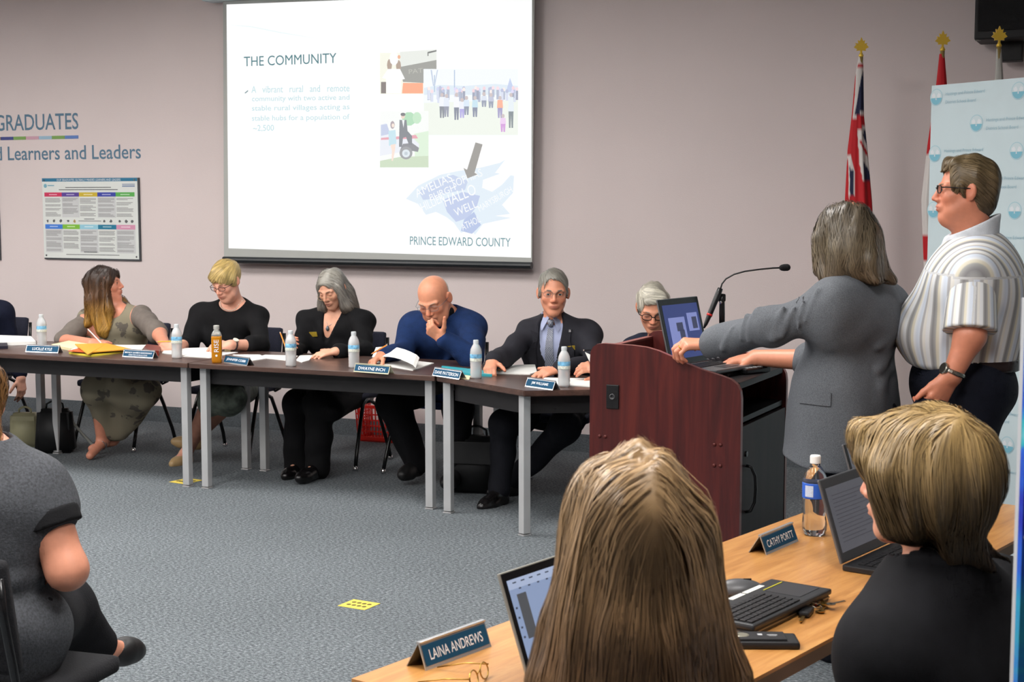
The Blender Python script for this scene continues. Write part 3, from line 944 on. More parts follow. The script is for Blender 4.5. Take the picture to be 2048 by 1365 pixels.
def polygonize(f, lo, hi, h, keep=None, slack=1.4, hidden=None):
    """surface nets over the blocks the surface passes through"""
    lo = A3(lo) - 3 * h; hi = A3(hi) + 3 * h
    B, SB = 4, 4
    ns = np.ceil((hi - lo) / (h * B * SB)).astype(int) + 1
    nb = ns * SB
    n = nb * B
    vol = np.full(n, 1.0, np.float32)
    si = np.stack(np.meshgrid(*[np.arange(k) for k in ns], indexing='ij')).reshape(3, -1)
    sw = h * B * SB
    sctr = (lo[:, None] + (si + .5) * sw - h / 2).astype(np.float32)
    sd = f(sctr)
    srad = sw * .87
    v6 = vol.reshape(ns[0], B * SB, ns[1], B * SB, ns[2], B * SB)
    v6[:] = np.where(sd < 0, -1.0, 1.0).astype(np.float32).reshape(ns)[:, None, :, None, :, None]
    boff = np.stack(np.meshgrid(*[np.arange(SB)] * 3, indexing='ij')).reshape(3, -1)
    off = np.stack(np.meshgrid(*[np.arange(B)] * 3, indexing='ij')).reshape(3, -1)
    rad = h * B * 0.87 * slack + 0.004
    cull = isinstance(f, SDF)
    cells = []
    for j in np.nonzero(np.abs(sd) < srad * slack + .01)[0]:
        c = sctr[:, j].astype(np.float64)
        g = f.near(c, srad, float(sd[j])) if cull else f
        if cull and not g.ops: continue
        bi = si[:, j:j + 1] * SB + boff
        ctr = (lo[:, None] + (bi * B + (B - 1) / 2) * h).astype(np.float32)
        dc = g(ctr)
        nr = np.abs(dc) < rad
        if hidden is not None and nr.any():
            hc_ = hidden.near(c, srad, 0.0)
            if hc_.ops:
                w = np.nonzero(nr)[0]
                nr[w[hc_(ctr[:, w]) < -.010 - h * B * .87]] = False
        far = bi[:, ~nr]
        if far.shape[1]:
            idx = (far[:, :, None] * B + off[:, None, :]).reshape(3, -1)
            vol[idx[0], idx[1], idx[2]] = np.repeat(np.where(dc[~nr] < 0, -1.0, 1.0), B ** 3)
        I = bi[:, nr]
        if I.shape[1] == 0: continue
        idx = (I[:, :, None] * B + off[:, None, :]).reshape(3, -1)
        vol[idx[0], idx[1], idx[2]] = g((lo[:, None] + idx * h).astype(np.float32))
        cells.append(idx)
    inside = vol < 0
    if not cells: return np.zeros((0, 3)), np.zeros((0, 4), int)
    pc = np.concatenate(cells, 1)
    pc = pc[:, (pc < (n - 1)[:, None]).all(0)]
    st = np.array([n[1] * n[2], n[2], 1])
    flat = (pc * st[:, None]).sum(0)
    fi = inside.ravel()
    c = np.zeros(pc.shape[1], np.int8)
    for dx in (0, 1):
        for dy in (0, 1):
            for dz in (0, 1):
                c += fi[flat + dx * st[0] + dy * st[1] + dz]
    act = pc[:, (c > 0) & (c < 8)]
    if act.shape[1] == 0:
        return np.zeros((0, 3)), np.zeros((0, 4), int)
    cid = np.full(tuple(n - 1), -1, np.int32)
    cid[act[0], act[1], act[2]] = np.arange(act.shape[1])
    acc = np.zeros((3, act.shape[1]), np.float32); cnt = np.zeros(act.shape[1], np.float32)
    for ax in range(3):
        o1, o2 = [(1, 2), (0, 2), (0, 1)][ax]
        for u in (0, 1):
            for v in (0, 1):
                a = act.copy(); a[o1] += u; a[o2] += v
                b = a.copy(); b[ax] += 1
                va = vol[a[0], a[1], a[2]]; vb = vol[b[0], b[1], b[2]]
                m = (va < 0) != (vb < 0)
                t = np.where(m, va / np.where(m, va - vb, 1), 0)
                p = a.astype(np.float32); p[ax] += t
                acc += p * m; cnt += m
    V = (lo[:, None] + (acc / np.maximum(cnt, 1)) * h).astype(np.float32)
    quads = []
    for ax in range(3):
        o1, o2 = [(1, 2), (2, 0), (0, 1)][ax]
        A = fi[flat]; C = fi[flat + st[ax]]
        for flip, mk in ((False, A & ~C), (True, ~A & C)):
            e = pc[:, mk]
            ok = (e[o1] > 0) & (e[o2] > 0) & (e[o1] < n[o1] - 1) & (e[o2] < n[o2] - 1)
            e = e[:, ok]
            q = []
            for (u, v) in ((0, 0), (-1, 0), (-1, -1), (0, -1)):
                w = e.copy(); w[o1] += u; w[o2] += v
                q.append(cid[w[0], w[1], w[2]])
            q = np.stack(q, 1)
            quads.append(q[:, ::-1] if flip else q)
    Q = np.concatenate(quads)
    Q = Q[(Q >= 0).all(1)]
    if keep is not None:
        kv = keep(V)
        Q = Q[kv[Q].any(1)]
        used = np.zeros(V.shape[1], bool); used[Q.ravel()] = True
        mp = np.cumsum(used) - 1
        V = V[:, used]; Q = mp[Q]
    # settle the vertices on the surface
    for grp, fn in clusters(f, V):
        P = V[:, grp]
        g, gl = grad(fn, P)
        V[:, grp] = P - g / gl * np.clip(grad.d / gl, -h, h)
    return V.T, Q

# ------------------------------------------------------------------ anatomy
def head_frame(fwd, up=(0, 0, 1), roll=0.0):
    """columns: right, forward, up of the head"""
    f = unit(fwd); u = A3(up); r = unit(np.cross(f, u)); u = np.cross(r, f)
    if roll:
        c, s = math.cos(roll), math.sin(roll)
        r, u = r * c + u * s, u * c - r * s
    return np.stack([r, f, u], 1)

def add_head(S, C, R, sc=1.0, wide=1.0, jowl=0.0, nose=1.0, neck=None, nr=0.055, brow=1.0, female=False, ear=True):
    C = A3(C)
    p = lambda x, y, z: C + R @ (A3((x * wide, y, z)) * sc)
    e = lambda x, y, z: np.array((x * wide, y, z)) * sc
    S.el(p(0, -.014, .034), e(.075, .094, .083), R, k=.03)
    S.el(p(0, .030, -.028), e(.060, .060, .088), R, k=.03)
    S.rc(p(0, .030, -.058), p(0, .068, -.101), .043 * sc, (.018 if female else .021) * sc, k=.03)
    for s in (-1, 1):
        S.rc(p(s * .047, -.004, -.045), p(s * .014, .062, -.100), .018 * sc, .015 * sc, k=.03)      # jaw line
        S.el(p(s * .038, .060, -.026), e(.024, .022, .022), R, k=.02)                                 # cheek bone
        if jowl: S.el(p(s * .040, .040, -.078), e(.03, .032, .034) * (0.6 + jowl), R, k=.03)
    if jowl: S.el(p(0, .03, -.118), e(.05, .05, .03) * (0.7 + jowl * .5), R, k=.03)
    for s in (-1, 1):
        S.rc(p(s * .012, .087, .017), p(s * .046, .072, .018), .0085 * sc * brow, .0085 * sc * brow, k=.014)  # brow
    for s in (-1, 1):
        S.el(p(s * .032, .094, -.001), e(.017, .016, .012), R, k=.012, op='s')                        # socket
    for s in (-1, 1):
        S.el(p(s * .0315, .0755, -.001), e(.0155, .0125, .0115), R, k=.004)                           # lid
    S.rc(p(0, .088, .010), p(0, .1085 * (1 + .05 * (nose - 1)), -.030), .0075 * sc, .0105 * sc * nose, k=.012)
    for s in (-1, 1): S.el(p(s * .0125, .096, -.036), e(.0085, .011, .008), R, k=.008)
    S.el(p(0, .083, -.062), e(.027, .016, .016), R, k=.014)                                           # mouth mound
    S.el(p(0, .0955, -.0595), e(.021, .007, .0048), R, k=.006)
    S.el(p(0, .0930, -.0705), e(.018, .008, .0058), R, k=.006)
    S.rc(p(-.022, .0975, -.0652), p(.022, .0975, -.0652), .0022, k=.004, op='s')
    if ear:
        Re = R @ np.array(Euler((.15, 0, 0)).to_matrix())
        for s in (-1, 1):
            t = R @ np.array(Euler((.12, 0, s * .45)).to_matrix())
            S.el(p(s * .081, -.012, -.004), e(.0085, .0195, .032), t, k=.007)
            S.el(p(s * .089, -.006, .0), e(.005, .0105, .019), t, k=.005, op='s')
    if neck is not None:
        S.rc(p(0, -.022, -.055), neck, nr, nr * 1.08, k=.03)

def add_hand(S, wrist, d, n, side, sc=1.0, curl=(.3, .3, .35, .4), spread=.12, thumb=(.5, .35), k=.005):
    """d: wrist to knuckles, n: out of the back of the hand, side: +1 right hand, -1 left"""
    d = unit(d); n = A3(n); n = unit(n - d * (n @ d)); x = np.cross(d, n) * side    # x points to the little finger
    W = A3(wrist)
    tips = []
    ks = [(-.027, .088, .0), (-.009, .092, .003), (.010, .088, .001), (.027, .080, -.004)]
    ln = [(.042, .026, .021), (.046, .030, .022), (.042, .028, .022), (.033, .021, .019)]
    first = True
    for i in range(4):
        kx, ky, kn = ks[i]
        K = W + (x * kx + d * ky + n * kn) * sc
        S.rc(W + (x * kx * .55 + d * .008) * sc, K, .0155 * sc, .0122 * sc, k=.012 if not first else .02); first = False
    for i in range(4):
        kx, ky, kn = ks[i]
        K = W + (x * kx + d * ky + n * kn) * sc
        c = curl[i]
        a = (i - 1.4) * spread
        fd = unit(d * math.cos(a) + x * math.sin(a))
        ang = 0.0; Pp = K
        for j, l in enumerate(ln[i]):
            ang += c * (1.15, 1.5, .9)[j]
            dd = fd * math.cos(ang) - n * math.sin(ang)
            Q = Pp + dd * l * sc
            S.rc(Pp, Q, (.0098, .0088, .0080)[j] * sc * (.88 if i == 3 else 1), (.0088, .0080, .0068)[j] * sc * (.88 if i == 3 else 1), k=k if j else .008)
            Pp = Q
        tips.append(Pp)
    # thumb leaves the side of the palm near its base
    B0 = W + (-x * .018 + d * .022 - n * .006) * sc
    o, cl = thumb
    td = unit(-x * math.sin(.45 + o) + d * math.cos(.45 + o) - n * .25 * cl)
    B1 = B0 + td * .044 * sc
    S.rc(B0, B1, .0165 * sc, .0125 * sc, k=.014)
    td2 = unit(td * 1.0 + x * .35 * cl + d * .25 - n * .5 * cl)
    B2 = B1 + td2 * .034 * sc
    S.rc(B1, B2, .0118 * sc, .0105 * sc, k=.006)
    B3 = B2 + unit(td2 + x * .3 * cl) * .026 * sc
    S.rc(B2, B3, .0103 * sc, .0085 * sc, k=k)
    tips.append(B3)
    return tips

def add_torso(S, pel, neck, fwd, shR, shL, bw=1.0, bd=1.0, belly=0.0, bust=0.0, infl=0.0, sag=0.0, k=.06, hips=1.0):
    pel = A3(pel); neck = A3(neck); up = unit(neck - pel); fwd = unit(fwd); r = unit(np.cross(fwd, up)); fwd = np.cross(up, r)
    R = np.stack([r, fwd, up], 1)
    L = np.linalg.norm(neck - pel)
    g = infl
    at = lambda x, y, z: pel + r * x + fwd * y + up * z * L
    S.el(at(0, -.005, .02), (.168 * bw * hips + g, .125 * bd + g, .135 + g), R, k=k)
    S.el(at(0, .005, .34), (.140 * bw + g, .108 * bd + g, .19 + g), R, k=k)
    S.el(at(0, .0, .66), (.158 * bw + g, .115 * bd + g, .19 + g), R, k=k)
    a = shR * .72 + (neck) * .28 - up * .075; b = shL * .72 + neck * .28 - up * .075
    S.rc(a, b, .085 * bd + g, k=k)
    for sh in (shR, shL):
        S.rc(neck - up * .02, sh + up * .0, .058 + g, .058 + g, k=.05)
    if belly: S.el(at(0, .05 + .05 * belly, .24), (.150 * bw + g, .10 * bd + .05 * belly + g, .16 + g), R, k=.07)
    if bust:
        for s in (-1, 1): S.el(at(s * .075, .085, .58), (.072 * bust + g, .062 * bust + g, .072 * bust + g), R, k=.05)
    return R

def shade_skin(V, base, C=None, R=None, sc=1.0, flush=0.35, tips=None, lips=(168, 92, 84), beard=None):
    base = np.array(lin(base)[:3]); n = len(V)
    col = np.tile(base, (n, 1)).astype(np.float32)
    red = np.array([1.05, .72, .66])
    def mixin(w, tint):
        w = np.clip(w, 0, 1)[:, None]
        col[:] = col * (1 - w) + col * tint * w
    if C is not None:
        q = (V - A3(C)) @ R / sc
        def bl(c, r): return np.exp(-(((q - np.array(c)) / np.array(r)) ** 2).sum(1))
        for s in (-1, 1):
            mixin(flush * bl((s * .042, .07, -.03), (.022, .03, .022)), red)
            mixin(flush * .9 * bl((s * .085, -.005, -.005), (.018, .03, .035)), red)
        mixin(flush * 1.1 * bl((0, .11, -.03), (.018, .03, .016)), red)
        lw = np.clip(bl((0, .098, -.066), (.02, .02, .0075)) * 1.1, 0, .85)[:, None]
        col[:] = col * (1 - lw) + np.array(lin(lips)[:3]) * lw
        if beard is not None:
            w = np.clip(bl((0, .08, -.095), (.055, .05, .03)) + bl((0, .1, -.052), (.03, .02, .006)), 0, .5)[:, None]
            col[:] = col * (1 - w) + np.array(lin(beard)[:3]) * w
    if tips is not None:
        for T in tips:
            d = ((V - A3(T)) ** 2).sum(1)
            mixin(.5 * np.exp(-d / .02 ** 2), red)
    return np.clip(col, 0, 1)

def skin_material():
    if 'skin' in MATS: return MATS['skin']
    m, nt, b = _nodes('skin')
    a = nt.nodes.new('ShaderNodeAttribute'); a.attribute_name = 'Col'
    n = nt.nodes.new('ShaderNodeTexNoise'); n.inputs['Scale'].default_value = 45; n.inputs['Detail'].default_value = 3
    tc = nt.nodes.new('ShaderNodeTexCoord'); nt.links.new(tc.outputs['Object'], n.inputs['Vector'])
    mr = nt.nodes.new('ShaderNodeMapRange'); mr.inputs['To Min'].default_value = .86; mr.inputs['To Max'].default_value = 1.12
    nt.links.new(n.outputs['Fac'], mr.inputs['Value'])
    mx = nt.nodes.new('ShaderNodeVectorMath'); mx.operation = 'SCALE'
    nt.links.new(a.outputs['Color'], mx.inputs[0]); nt.links.new(mr.outputs['Result'], mx.inputs['Scale'])
    nt.links.new(mx.outputs['Vector'], b.inputs['Base Color'])
    b.inputs['Roughness'].default_value = 0.42
    b.inputs['Specular IOR Level'].default_value = 0.4
    bp = nt.nodes.new('ShaderNodeBump'); bp.inputs['Strength'].default_value = .12; bp.inputs['Distance'].default_value = .004
    nt.links.new(n.outputs['Fac'], bp.inputs['Height']); nt.links.new(bp.outputs['Normal'], b.inputs['Normal'])
    MATS['skin'] = m
    return m

def hair_material(name, root, mid, tip, rough=0.42):
    if name in MATS: return MATS[name]
    m, nt, b = _nodes(name)
    at = nt.nodes.new('ShaderNodeAttribute'); at.attribute_name = 'along'
    sh = nt.nodes.new('ShaderNodeAttribute'); sh.attribute_name = 'shade'
    r = nt.nodes.new('ShaderNodeValToRGB')
    e = r.color_ramp.elements
    e[0].color = lin(root); e[1].color = lin(tip); e.new(.5).color = lin(mid)
    nt.links.new(at.outputs['Fac'], r.inputs['Fac'])
    mx = nt.nodes.new('ShaderNodeVectorMath'); mx.operation = 'SCALE'
    nt.links.new(r.outputs['Color'], mx.inputs[0]); nt.links.new(sh.outputs['Fac'], mx.inputs['Scale'])
    nt.links.new(mx.outputs['Vector'], b.inputs['Base Color'])
    b.inputs['Roughness'].default_value = rough
    b.inputs['Specular IOR Level'].default_value = 0.45
    MATS[name] = m
    return m

def comb(f, seeds, dirfun, length, segs=12, w0=.0022, w1=.0008, lift=(.0, .004), wave=0.0, seed=1, inertia=.55, wavef=60., clump=0):
    """lay strands over the surface f: seeds (3,N); dirfun(P, t) -> (3,N). returns V, Q, along, shade"""
    r = np.random.default_rng(seed)
    N = seeds.shape[1]
    P = seeds.astype(np.float32).copy()
    off = (lift[0] + (lift[1] - lift[0]) * r.random(N)).astype(np.float32)
    L = (np.ones(N) * length * (0.75 + .5 * r.random(N))).astype(np.float32)
    step = L / segs
    prev = None
    pts, nrm = [], []
    ph = r.random((2, N)).astype(np.float32) * 6.28
    for i in range(segs + 1):
        g, gl = grad(f, P); n = g / gl
        P = P - n * np.clip(f(P) - off, -.02, .02)
        pts.append(P.copy()); nrm.append(n)
        d = dirfun(P, i / segs).astype(np.float32)
        d = d - n * (d * n).sum(0)
        d = d / (np.sqrt((d * d).sum(0)) + 1e-6)
        if wave:
            sd = np.cross(n.T, d.T).T
            d = d + sd * (wave * np.sin(wavef * i * step + ph[0])).astype(np.float32)
        if prev is not None: d = prev * inertia + d * (1 - inertia)
        d = d / (np.sqrt((d * d).sum(0)) + 1e-6)
        prev = d
        P = P + d * step
    P = np.stack(pts); Nn = np.stack(nrm)          # (S,3,N)
    T = np.gradient(P, axis=0); T /= np.sqrt((T * T).sum(1, keepdims=True)) + 1e-6
    Sd = np.cross(np.moveaxis(Nn, 1, 2), np.moveaxis(T, 1, 2)); Sd /= np.linalg.norm(Sd, axis=2, keepdims=True) + 1e-6
    Pm = np.moveaxis(P, 1, 2); Nm = np.moveaxis(Nn, 1, 2)
    t = np.linspace(0, 1, segs + 1)[:, None, None]
    w = (w0 * (1 - t) ** .6 + w1 * t) * (0.7 + .6 * r.random(N))[None, :, None]
    w = w * np.where(t < .08, .6, 1)
    V = np.stack([Pm - Sd * w, Pm + Sd * w], 2)     # S,N,2,3
    S1 = segs + 1
    idx = np.arange(S1 * N * 2).reshape(S1, N, 2)
    Qs = [np.stack([idx[:-1, :, 0], idx[:-1, :, 1], idx[1:, :, 1], idx[1:, :, 0]], -1).reshape(-1, 4)]
    al = np.broadcast_to(t, (S1, N, 2)).reshape(-1)
    k_ = (seeds[0] * 61 + seeds[1] * 47 + seeds[2] * 23)
    streak = .5 + .5 * np.sin(k_ * 1.7 + 2 * np.sin(k_ * .9))
    sh = np.broadcast_to((.50 + .55 * r.random(N) + .42 * streak * r.random(N))[None, :, None], (S1, N, 2)).reshape(-1)
    return V.reshape(-1, 3), np.concatenate(Qs), al.copy(), sh.copy()

def scatter(V, n, seed=1, cond=None):
    r = np.random.default_rng(seed)
    if cond is not None: V = V[cond(V)]
    return V[r.integers(0, len(V), n)].T + r.normal(size=(3, n)) * .003

def bounds(*pts, pad=.2):
    P = np.array([A3(p) for p in pts])
    return P.min(0) - pad, P.max(0) + pad

def cloth_mat(name, c, rough=.85, var=.12, vscale=25, bump=.25, bscale=260, spec=.2, sheen=.0):
    return mat(name, c, rough=rough, var=var, vscale=vscale, bump=bump, bscale=bscale, spec=spec, sheen=sheen)

def garment(name, S, lo, hi, m, parent, h=.009, keep=None):
    V, Q = polygonize(S, lo, hi, h, keep=keep)
    return np_obj(name, V, Q, m, parent)

def glasses(parent, C, R, sc=1.0, wide=1.0, col=(24, 22, 24), drop=0.0, fwd=0.0, rim=.0016, half=(.024, .017), temple_col=None, gap=.0075, rimless=False):
    """spectacles: bridge, two lenses with rims, two temples"""
    C = A3(C)
    p = lambda x, y, z: Vector(C + R @ (A3((x * wide, y + fwd, z + drop)) * sc))
    fm = mat('spectacle_%d_%d_%d' % tuple(col), col, rough=.3, metal=.3)
    t = empty('spectacles', (0, 0, 0)); t.parent = parent
    lm = MATS.get('lens_glass')
    if lm is None:
        lm, nt, b = _nodes('lens_glass')
        tr = nt.nodes.new('ShaderNodeBsdfTransparent'); gl = nt.nodes.new('ShaderNodeBsdfGlossy'); gl.inputs['Roughness'].default_value = .05
        mx = nt.nodes.new('ShaderNodeMixShader'); mx.inputs['Fac'].default_value = .10
        nt.links.new(tr.outputs[0], mx.inputs[1]); nt.links.new(gl.outputs[0], mx.inputs[2])
        nt.links.new(mx.outputs[0], nt.nodes['Material Output'].inputs['Surface'])
        MATS['lens_glass'] = lm
    for s in (-1, 1):
        cx = s * (gap + half[0])
        ring = []
        for i in range(16):
            a = 2 * math.pi * i / 16
            ex = abs(math.cos(a)) ** .75 * math.copysign(1, math.cos(a)); ez = abs(math.sin(a)) ** .75 * math.copysign(1, math.sin(a))
            x = cx + half[0] * ex
            ring.append(p(x, .101 - abs(x) * .16, .002 + half[1] * ez))
        if not rimless: MB().tube(ring + [ring[0]], rim * sc, 6, cap=False).build('rim', fm, t, smooth=True)
        ce = sum(ring, Vector()) / 16
        mesh_obj('lens', ring + [ce], [(i, (i + 1) % 16, 16) for i in range(16)], lm, t, smooth=True)
        xe = s * (gap + 2 * half[0])
        MB().tube([p(xe, .099 - abs(xe) * .16, .008), p(s * .070, .078, .010), p(s * .0775, .03, .008), p(s * .080, -.008, .006), p(s * .079, -.024, -.012)], rim * 1.1 * sc, 6).build('temple', fm if temple_col is None else mat('spectacle_t', temple_col, rough=.3), t, smooth=True)
    MB().tube([p(-gap, .100, .004), p(0, .1045, .007), p(gap, .100, .004)], rim * sc, 6).build('bridge', fm, t, smooth=True)
    return t

def eyes(fig, look=(0, 0), iris=(78, 88, 92), openness=1.0, wide=1.0):
    """almond-shaped eye patches with iris, pupil and lash line, laid on the lid bulge"""
    C, R, sc = A3(fig.head), fig.HR, fig.sc
    S = fig.S.near(C, .13, 0)
    wm = mat('eye_white', (196, 186, 178), rough=.2)
    im = mat('iris_%d_%d_%d' % tuple(iris), iris, rough=.15)
    pm = mat('pupil', (14, 13, 13), rough=.12)
    def lay(pts, lift):
        P = np.array([C + R @ (A3(q) * sc) for q in pts]).T.astype(np.float32)
        for it in range(5):
            g, gl = grad(S, P); P = P - g / gl * np.clip(grad.d - lift, -.02, .02)
        return [Vector(v) for v in P.T]
    upc = lambda x: .0050 * openness * max(0, 1 - (x / .0132) ** 2) ** .7
    loc = lambda x: -.0040 * openness * max(0, 1 - (x / .0132) ** 2) ** .8
    for s in (-1, 1):
        cx = s * .0315 * wide
        xs = np.linspace(-.0132, .0132, 11)
        ring = [(cx + x, .088, upc(x)) for x in xs] + [(cx + x, .088, loc(x)) for x in xs[::-1][1:-1]]
        V = lay(ring + [(cx, .09, 0)], .0006); k = len(ring)
        e = fig.fix(mesh_obj('eye', V, [(i, (i + 1) % k, k) for i in range(k)], wm, None, smooth=True))
        for rr, mm, lf, nm in ((.0058, im, .0011, 'iris'), (.0027, pm, .0015, 'pupil')):
            c = []
            for a in np.linspace(0, 2 * math.pi, 15)[:-1]:
                x = look[0] * .005 + rr * math.cos(a); z = look[1] * .003 + rr * math.sin(a)
                c.append((cx + x, .088, min(upc(x), max(loc(x), z))))
            V = lay(c + [(cx + look[0] * .005, .09, look[1] * .003)], lf)
            o = fig.fix(mesh_obj(nm, V, [(i, (i + 1) % 14, 14) for i in range(14)], mm, None, smooth=True))
            o.parent = e; o.location = (0, 0, 0)
        V = lay([(cx + x, .088, upc(x)) for x in xs], .0012)
        o = fig.fix(MB().tube(V, [.0005] + [.0011] * 9 + [.0005], 5).build('lash_line', mat('lash', (60, 44, 38), rough=.7), None, smooth=True))
        o.parent = e; o.location = (0, 0, 0)

def brows(parent, C, R, sc, wide, col, thick=.0032):
    C = A3(C)
    p = lambda x, y, z: Vector(C + R @ (A3((x * wide, y, z)) * sc))
    m = mat('brow_%d_%d_%d' % tuple(col), col, rough=.7, var=.3, vscale=300)
    for s in (-1, 1):
        MB().tube([p(s * .011, .0935, .017), p(s * .024, .0915, .022), p(s * .038, .0845, .023), p(s * .050, .0735, .018)], [thick * .8 * sc, thick * sc, thick * .9 * sc, thick * .4 * sc], 6, flat=.6).build('eyebrow', m, parent, smooth=True)
# ------------------------------------------------------------------ the people
def jy(px, py, y): return np.array(atY(px, py, y))
def jz(px, py, Z): return np.array(atZ(px, py, Z))
def camdir(right, away, up=0.0):
    """direction given as the photographer sees it"""
    v = floorframe(right, away, up)
    return unit(v)

class Fig:
    """joints of one figure and the surfaces grown over them"""
    def __init__(s, name, label, base):
        s.t = empty(name, (float(base[0]), float(base[1]), 0), 0, label, 'person')
        s.off = Vector((float(base[0]), float(base[1]), 0))
        s.bw = s.bd = 1.0; s.belly = s.bust = 0.0; s.hips = 1.0
        s.arm = s.leg = 1.0
        s.skin = (206, 150, 124); s.flush = .35
        s.head_kw = {}; s.sc = 1.0; s.hand_sc = 1.0
        s.handR = s.handL = None
        s.feet = True; s.lips = (168, 96, 86); s.beard = None
        s.tips = []
    def fix(s, o):
        """objects are modelled in room coordinates; re-base them on the figure's own origin"""
        o.parent = s.t
        o.location = -s.off
        return o
    def setup(s):
        s.up = unit(s.neck - s.pel); r = unit(np.cross(s.fwd, s.up)); s.right = r
        s.fw = np.cross(s.up, r)
        if not hasattr(s, 'hipR'):
            s.hipR = s.pel + r * .092 * s.hips; s.hipL = s.pel - r * .092 * s.hips
        s.HR = head_frame(s.hf, getattr(s, 'hup', (0, 0, 1)), getattr(s, 'roll', 0.0))
    def arms(s, S, g=0.0, upto=1.0, k=.03, sides='RL', elbow=.0, flare=0.0):
        """upto: 0-1 along upper arm, 1-2 along forearm"""
        a = s.arm
        for sd in sides:
            sh, el, wr = getattr(s, 'sh' + sd), getattr(s, 'el' + sd), getattr(s, 'wr' + sd)
            if upto >= 1:
                S.rc(sh, el, .054 * a + g, .043 * a + g + elbow, k=.05)
                if upto > 1:
                    e = el + (wr - el) * (upto - 1)
                    S.rc(el, e, .043 * a + g + elbow, (.043 + (.029 - .043) * (upto - 1)) * a + g + flare, k=k)
            else:
                S.rc(sh, sh + (el - sh) * upto, .054 * a + g, (.054 - .011 * upto) * a + g + flare, k=.05)
    def legs(s, S, g=0.0, sides='RL', upto=2.0, k=.05, gk=None):
        l = s.leg
        for sd in sides:
            h, kn, an = getattr(s, 'hip' + sd), getattr(s, 'kn' + sd), getattr(s, 'an' + sd)
            S.rc(h, kn, .088 * l + g, .060 * l + g, k=.06)
            if upto > 1:
                e = kn + (an - kn) * (upto - 1)
                S.rc(kn, e, .058 * l + g, (.058 - .02 * (upto - 1)) * l + (g if gk is None else gk), k=k)
    def torso(s, S, g=0.0, **kw):
        return add_torso(S, s.pel, s.neck, s.fwd, s.shR, s.shL, s.bw, s.bd, s.belly, s.bust, infl=g, hips=s.hips, **kw)
    def body_sdf(s, hands=True):
        S = SDF()
        s.torso(S)
        s.arms(S, 0, 2.0)
        if hasattr(s, 'knR'): s.legs(S)
        if s.feet and hasattr(s, 'toeR'):
            for sd in 'RL':
                an, to = getattr(s, 'an' + sd), getattr(s, 'toe' + sd)
                S.rc(an, to, .034, .026, k=.03)
        add_head(S, s.head, s.HR, s.sc, neck=s.neck, **s.head_kw)
        for sd, sg in (('R', 1), ('L', -1)):
            hs = getattr(s, 'hand' + sd)
            if hs is None: continue
            H = SDF()
            s.tips += add_hand(H, getattr(s, 'wr' + sd), hs['d'], hs['n'], sg, s.hand_sc, hs.get('curl', (.3,) * 4), hs.get('spread', .1), hs.get('thumb', (.4, .3)))
            S.join(H, k=.02)
        return S
    def lohi(s, pad=.22):
        ps = [getattr(s, n) for n in ('pel', 'neck', 'head', 'shR', 'shL', 'elR', 'elL', 'wrR', 'wrL', 'knR', 'knL', 'anR', 'anL', 'toeR', 'toeL') if hasattr(s, n)]
        lo, hi = bounds(*ps, pad=pad)
        lo[2] = max(lo[2], -.01)
        return lo, hi
    def build_body(s, cloth, h=.0062, hc=.024):
        """visible skin at fine steps, the clothed rest coarser, one mesh"""
        S = s.body_sdf()
        lo, hi = s.lohi()
        if cloth is None:
            V, Q = polygonize(S, lo, hi, h)
        else:
            V, Q = polygonize(S, lo, hi, h, keep=lambda P: ~inside_of(cloth, P, -.010), hidden=cloth)
            V2, Q2 = polygonize(S, lo, hi, hc, keep=lambda P: inside_of(cloth, P, -.004))
            Q = np.concatenate([Q, Q2 + len(V)]); V = np.concatenate([V, V2])
        col = shade_skin(V, s.skin, s.head, s.HR, s.sc, s.flush, s.tips, s.lips, s.beard)
        o = s.fix(np_obj('body', V, Q, skin_material(), None, {'Col': col}))
        s.S = S
        return o
    def wear(s, name, S, m, h=.010, lo=None, hi=None, keep=None):
        if lo is None: lo, hi = s.lohi()
        V, Q = polygonize(S, lo, hi, h, keep=keep)
        return s.fix(np_obj(name, V, Q, m))
    def shoes(s, m, sole=None, ln=.0, wd=1.0, h=.007, sides='RL'):
        for sd in sides:
            an, to = A3(getattr(s, 'an' + sd)), A3(getattr(s, 'toe' + sd))
            S = SDF()
            heel = an + A3((0, 0, -.045)); fwd = unit((to - heel) * A3((1, 1, 1)))
            S.rc(heel - fwd * .02, to - fwd * .03, .036 * wd, .040 * wd, k=.02)
            S.rc(to - fwd * .05, to + fwd * .012, .042 * wd, .026 * wd, k=.03)
            S.rc(an - A3((0, 0, .0)), heel, .044 * wd, .040 * wd, k=.03)
            S.rc(an + fwd * .01, to - fwd * .07, .042 * wd, .036 * wd, k=.03)
            up = A3((0, 0, 1)); up = unit(up - fwd * (up @ fwd))
            S.cut(heel - up * .042, -up, k=.008)
            S.cut(an + A3((0, 0, .028)), (0, 0, 1), k=.006)
            lo, hi = bounds(an, to, pad=.1)
            V, Q = polygonize(S, lo, hi, h)
            s.fix(np_obj('shoe', V, Q, m))
    def hairdo(s, prims, m, n=900, length=.12, dirfun=None, segs=8, w0=.0018, w1=.0008, lift=(-.001, .005), wave=0, wavef=60, h=.007, cond=None, seed=3, cuts=None, fold=None, along0=None, inertia=.55, strands=True, keepf=None, noise=.004):
        """prims: function filling an SDF in head coordinates through p() / e() helpers"""
        C, R, sc = A3(s.head), s.HR, s.sc
        S = SDF()
        p = lambda x, y, z: C + R @ (A3((x, y, z)) * sc)
        prims(S, p, R, sc)
        if noise: S.fold(noise, 75, seed, (1, 1, .35))
        lo, hi = bounds(C, pad=.2); lo = lo - A3((.12, .12, .40)); hi = hi + A3((.12, .12, .05))
        V, Q = polygonize(S, lo, hi, h)
        q = (V - C) @ R / sc
        loc = lambda P: ((P.T - C) @ R / sc)
        al = np.clip((.11 - q[:, 2]) / (along0 or .30), 0, 1)
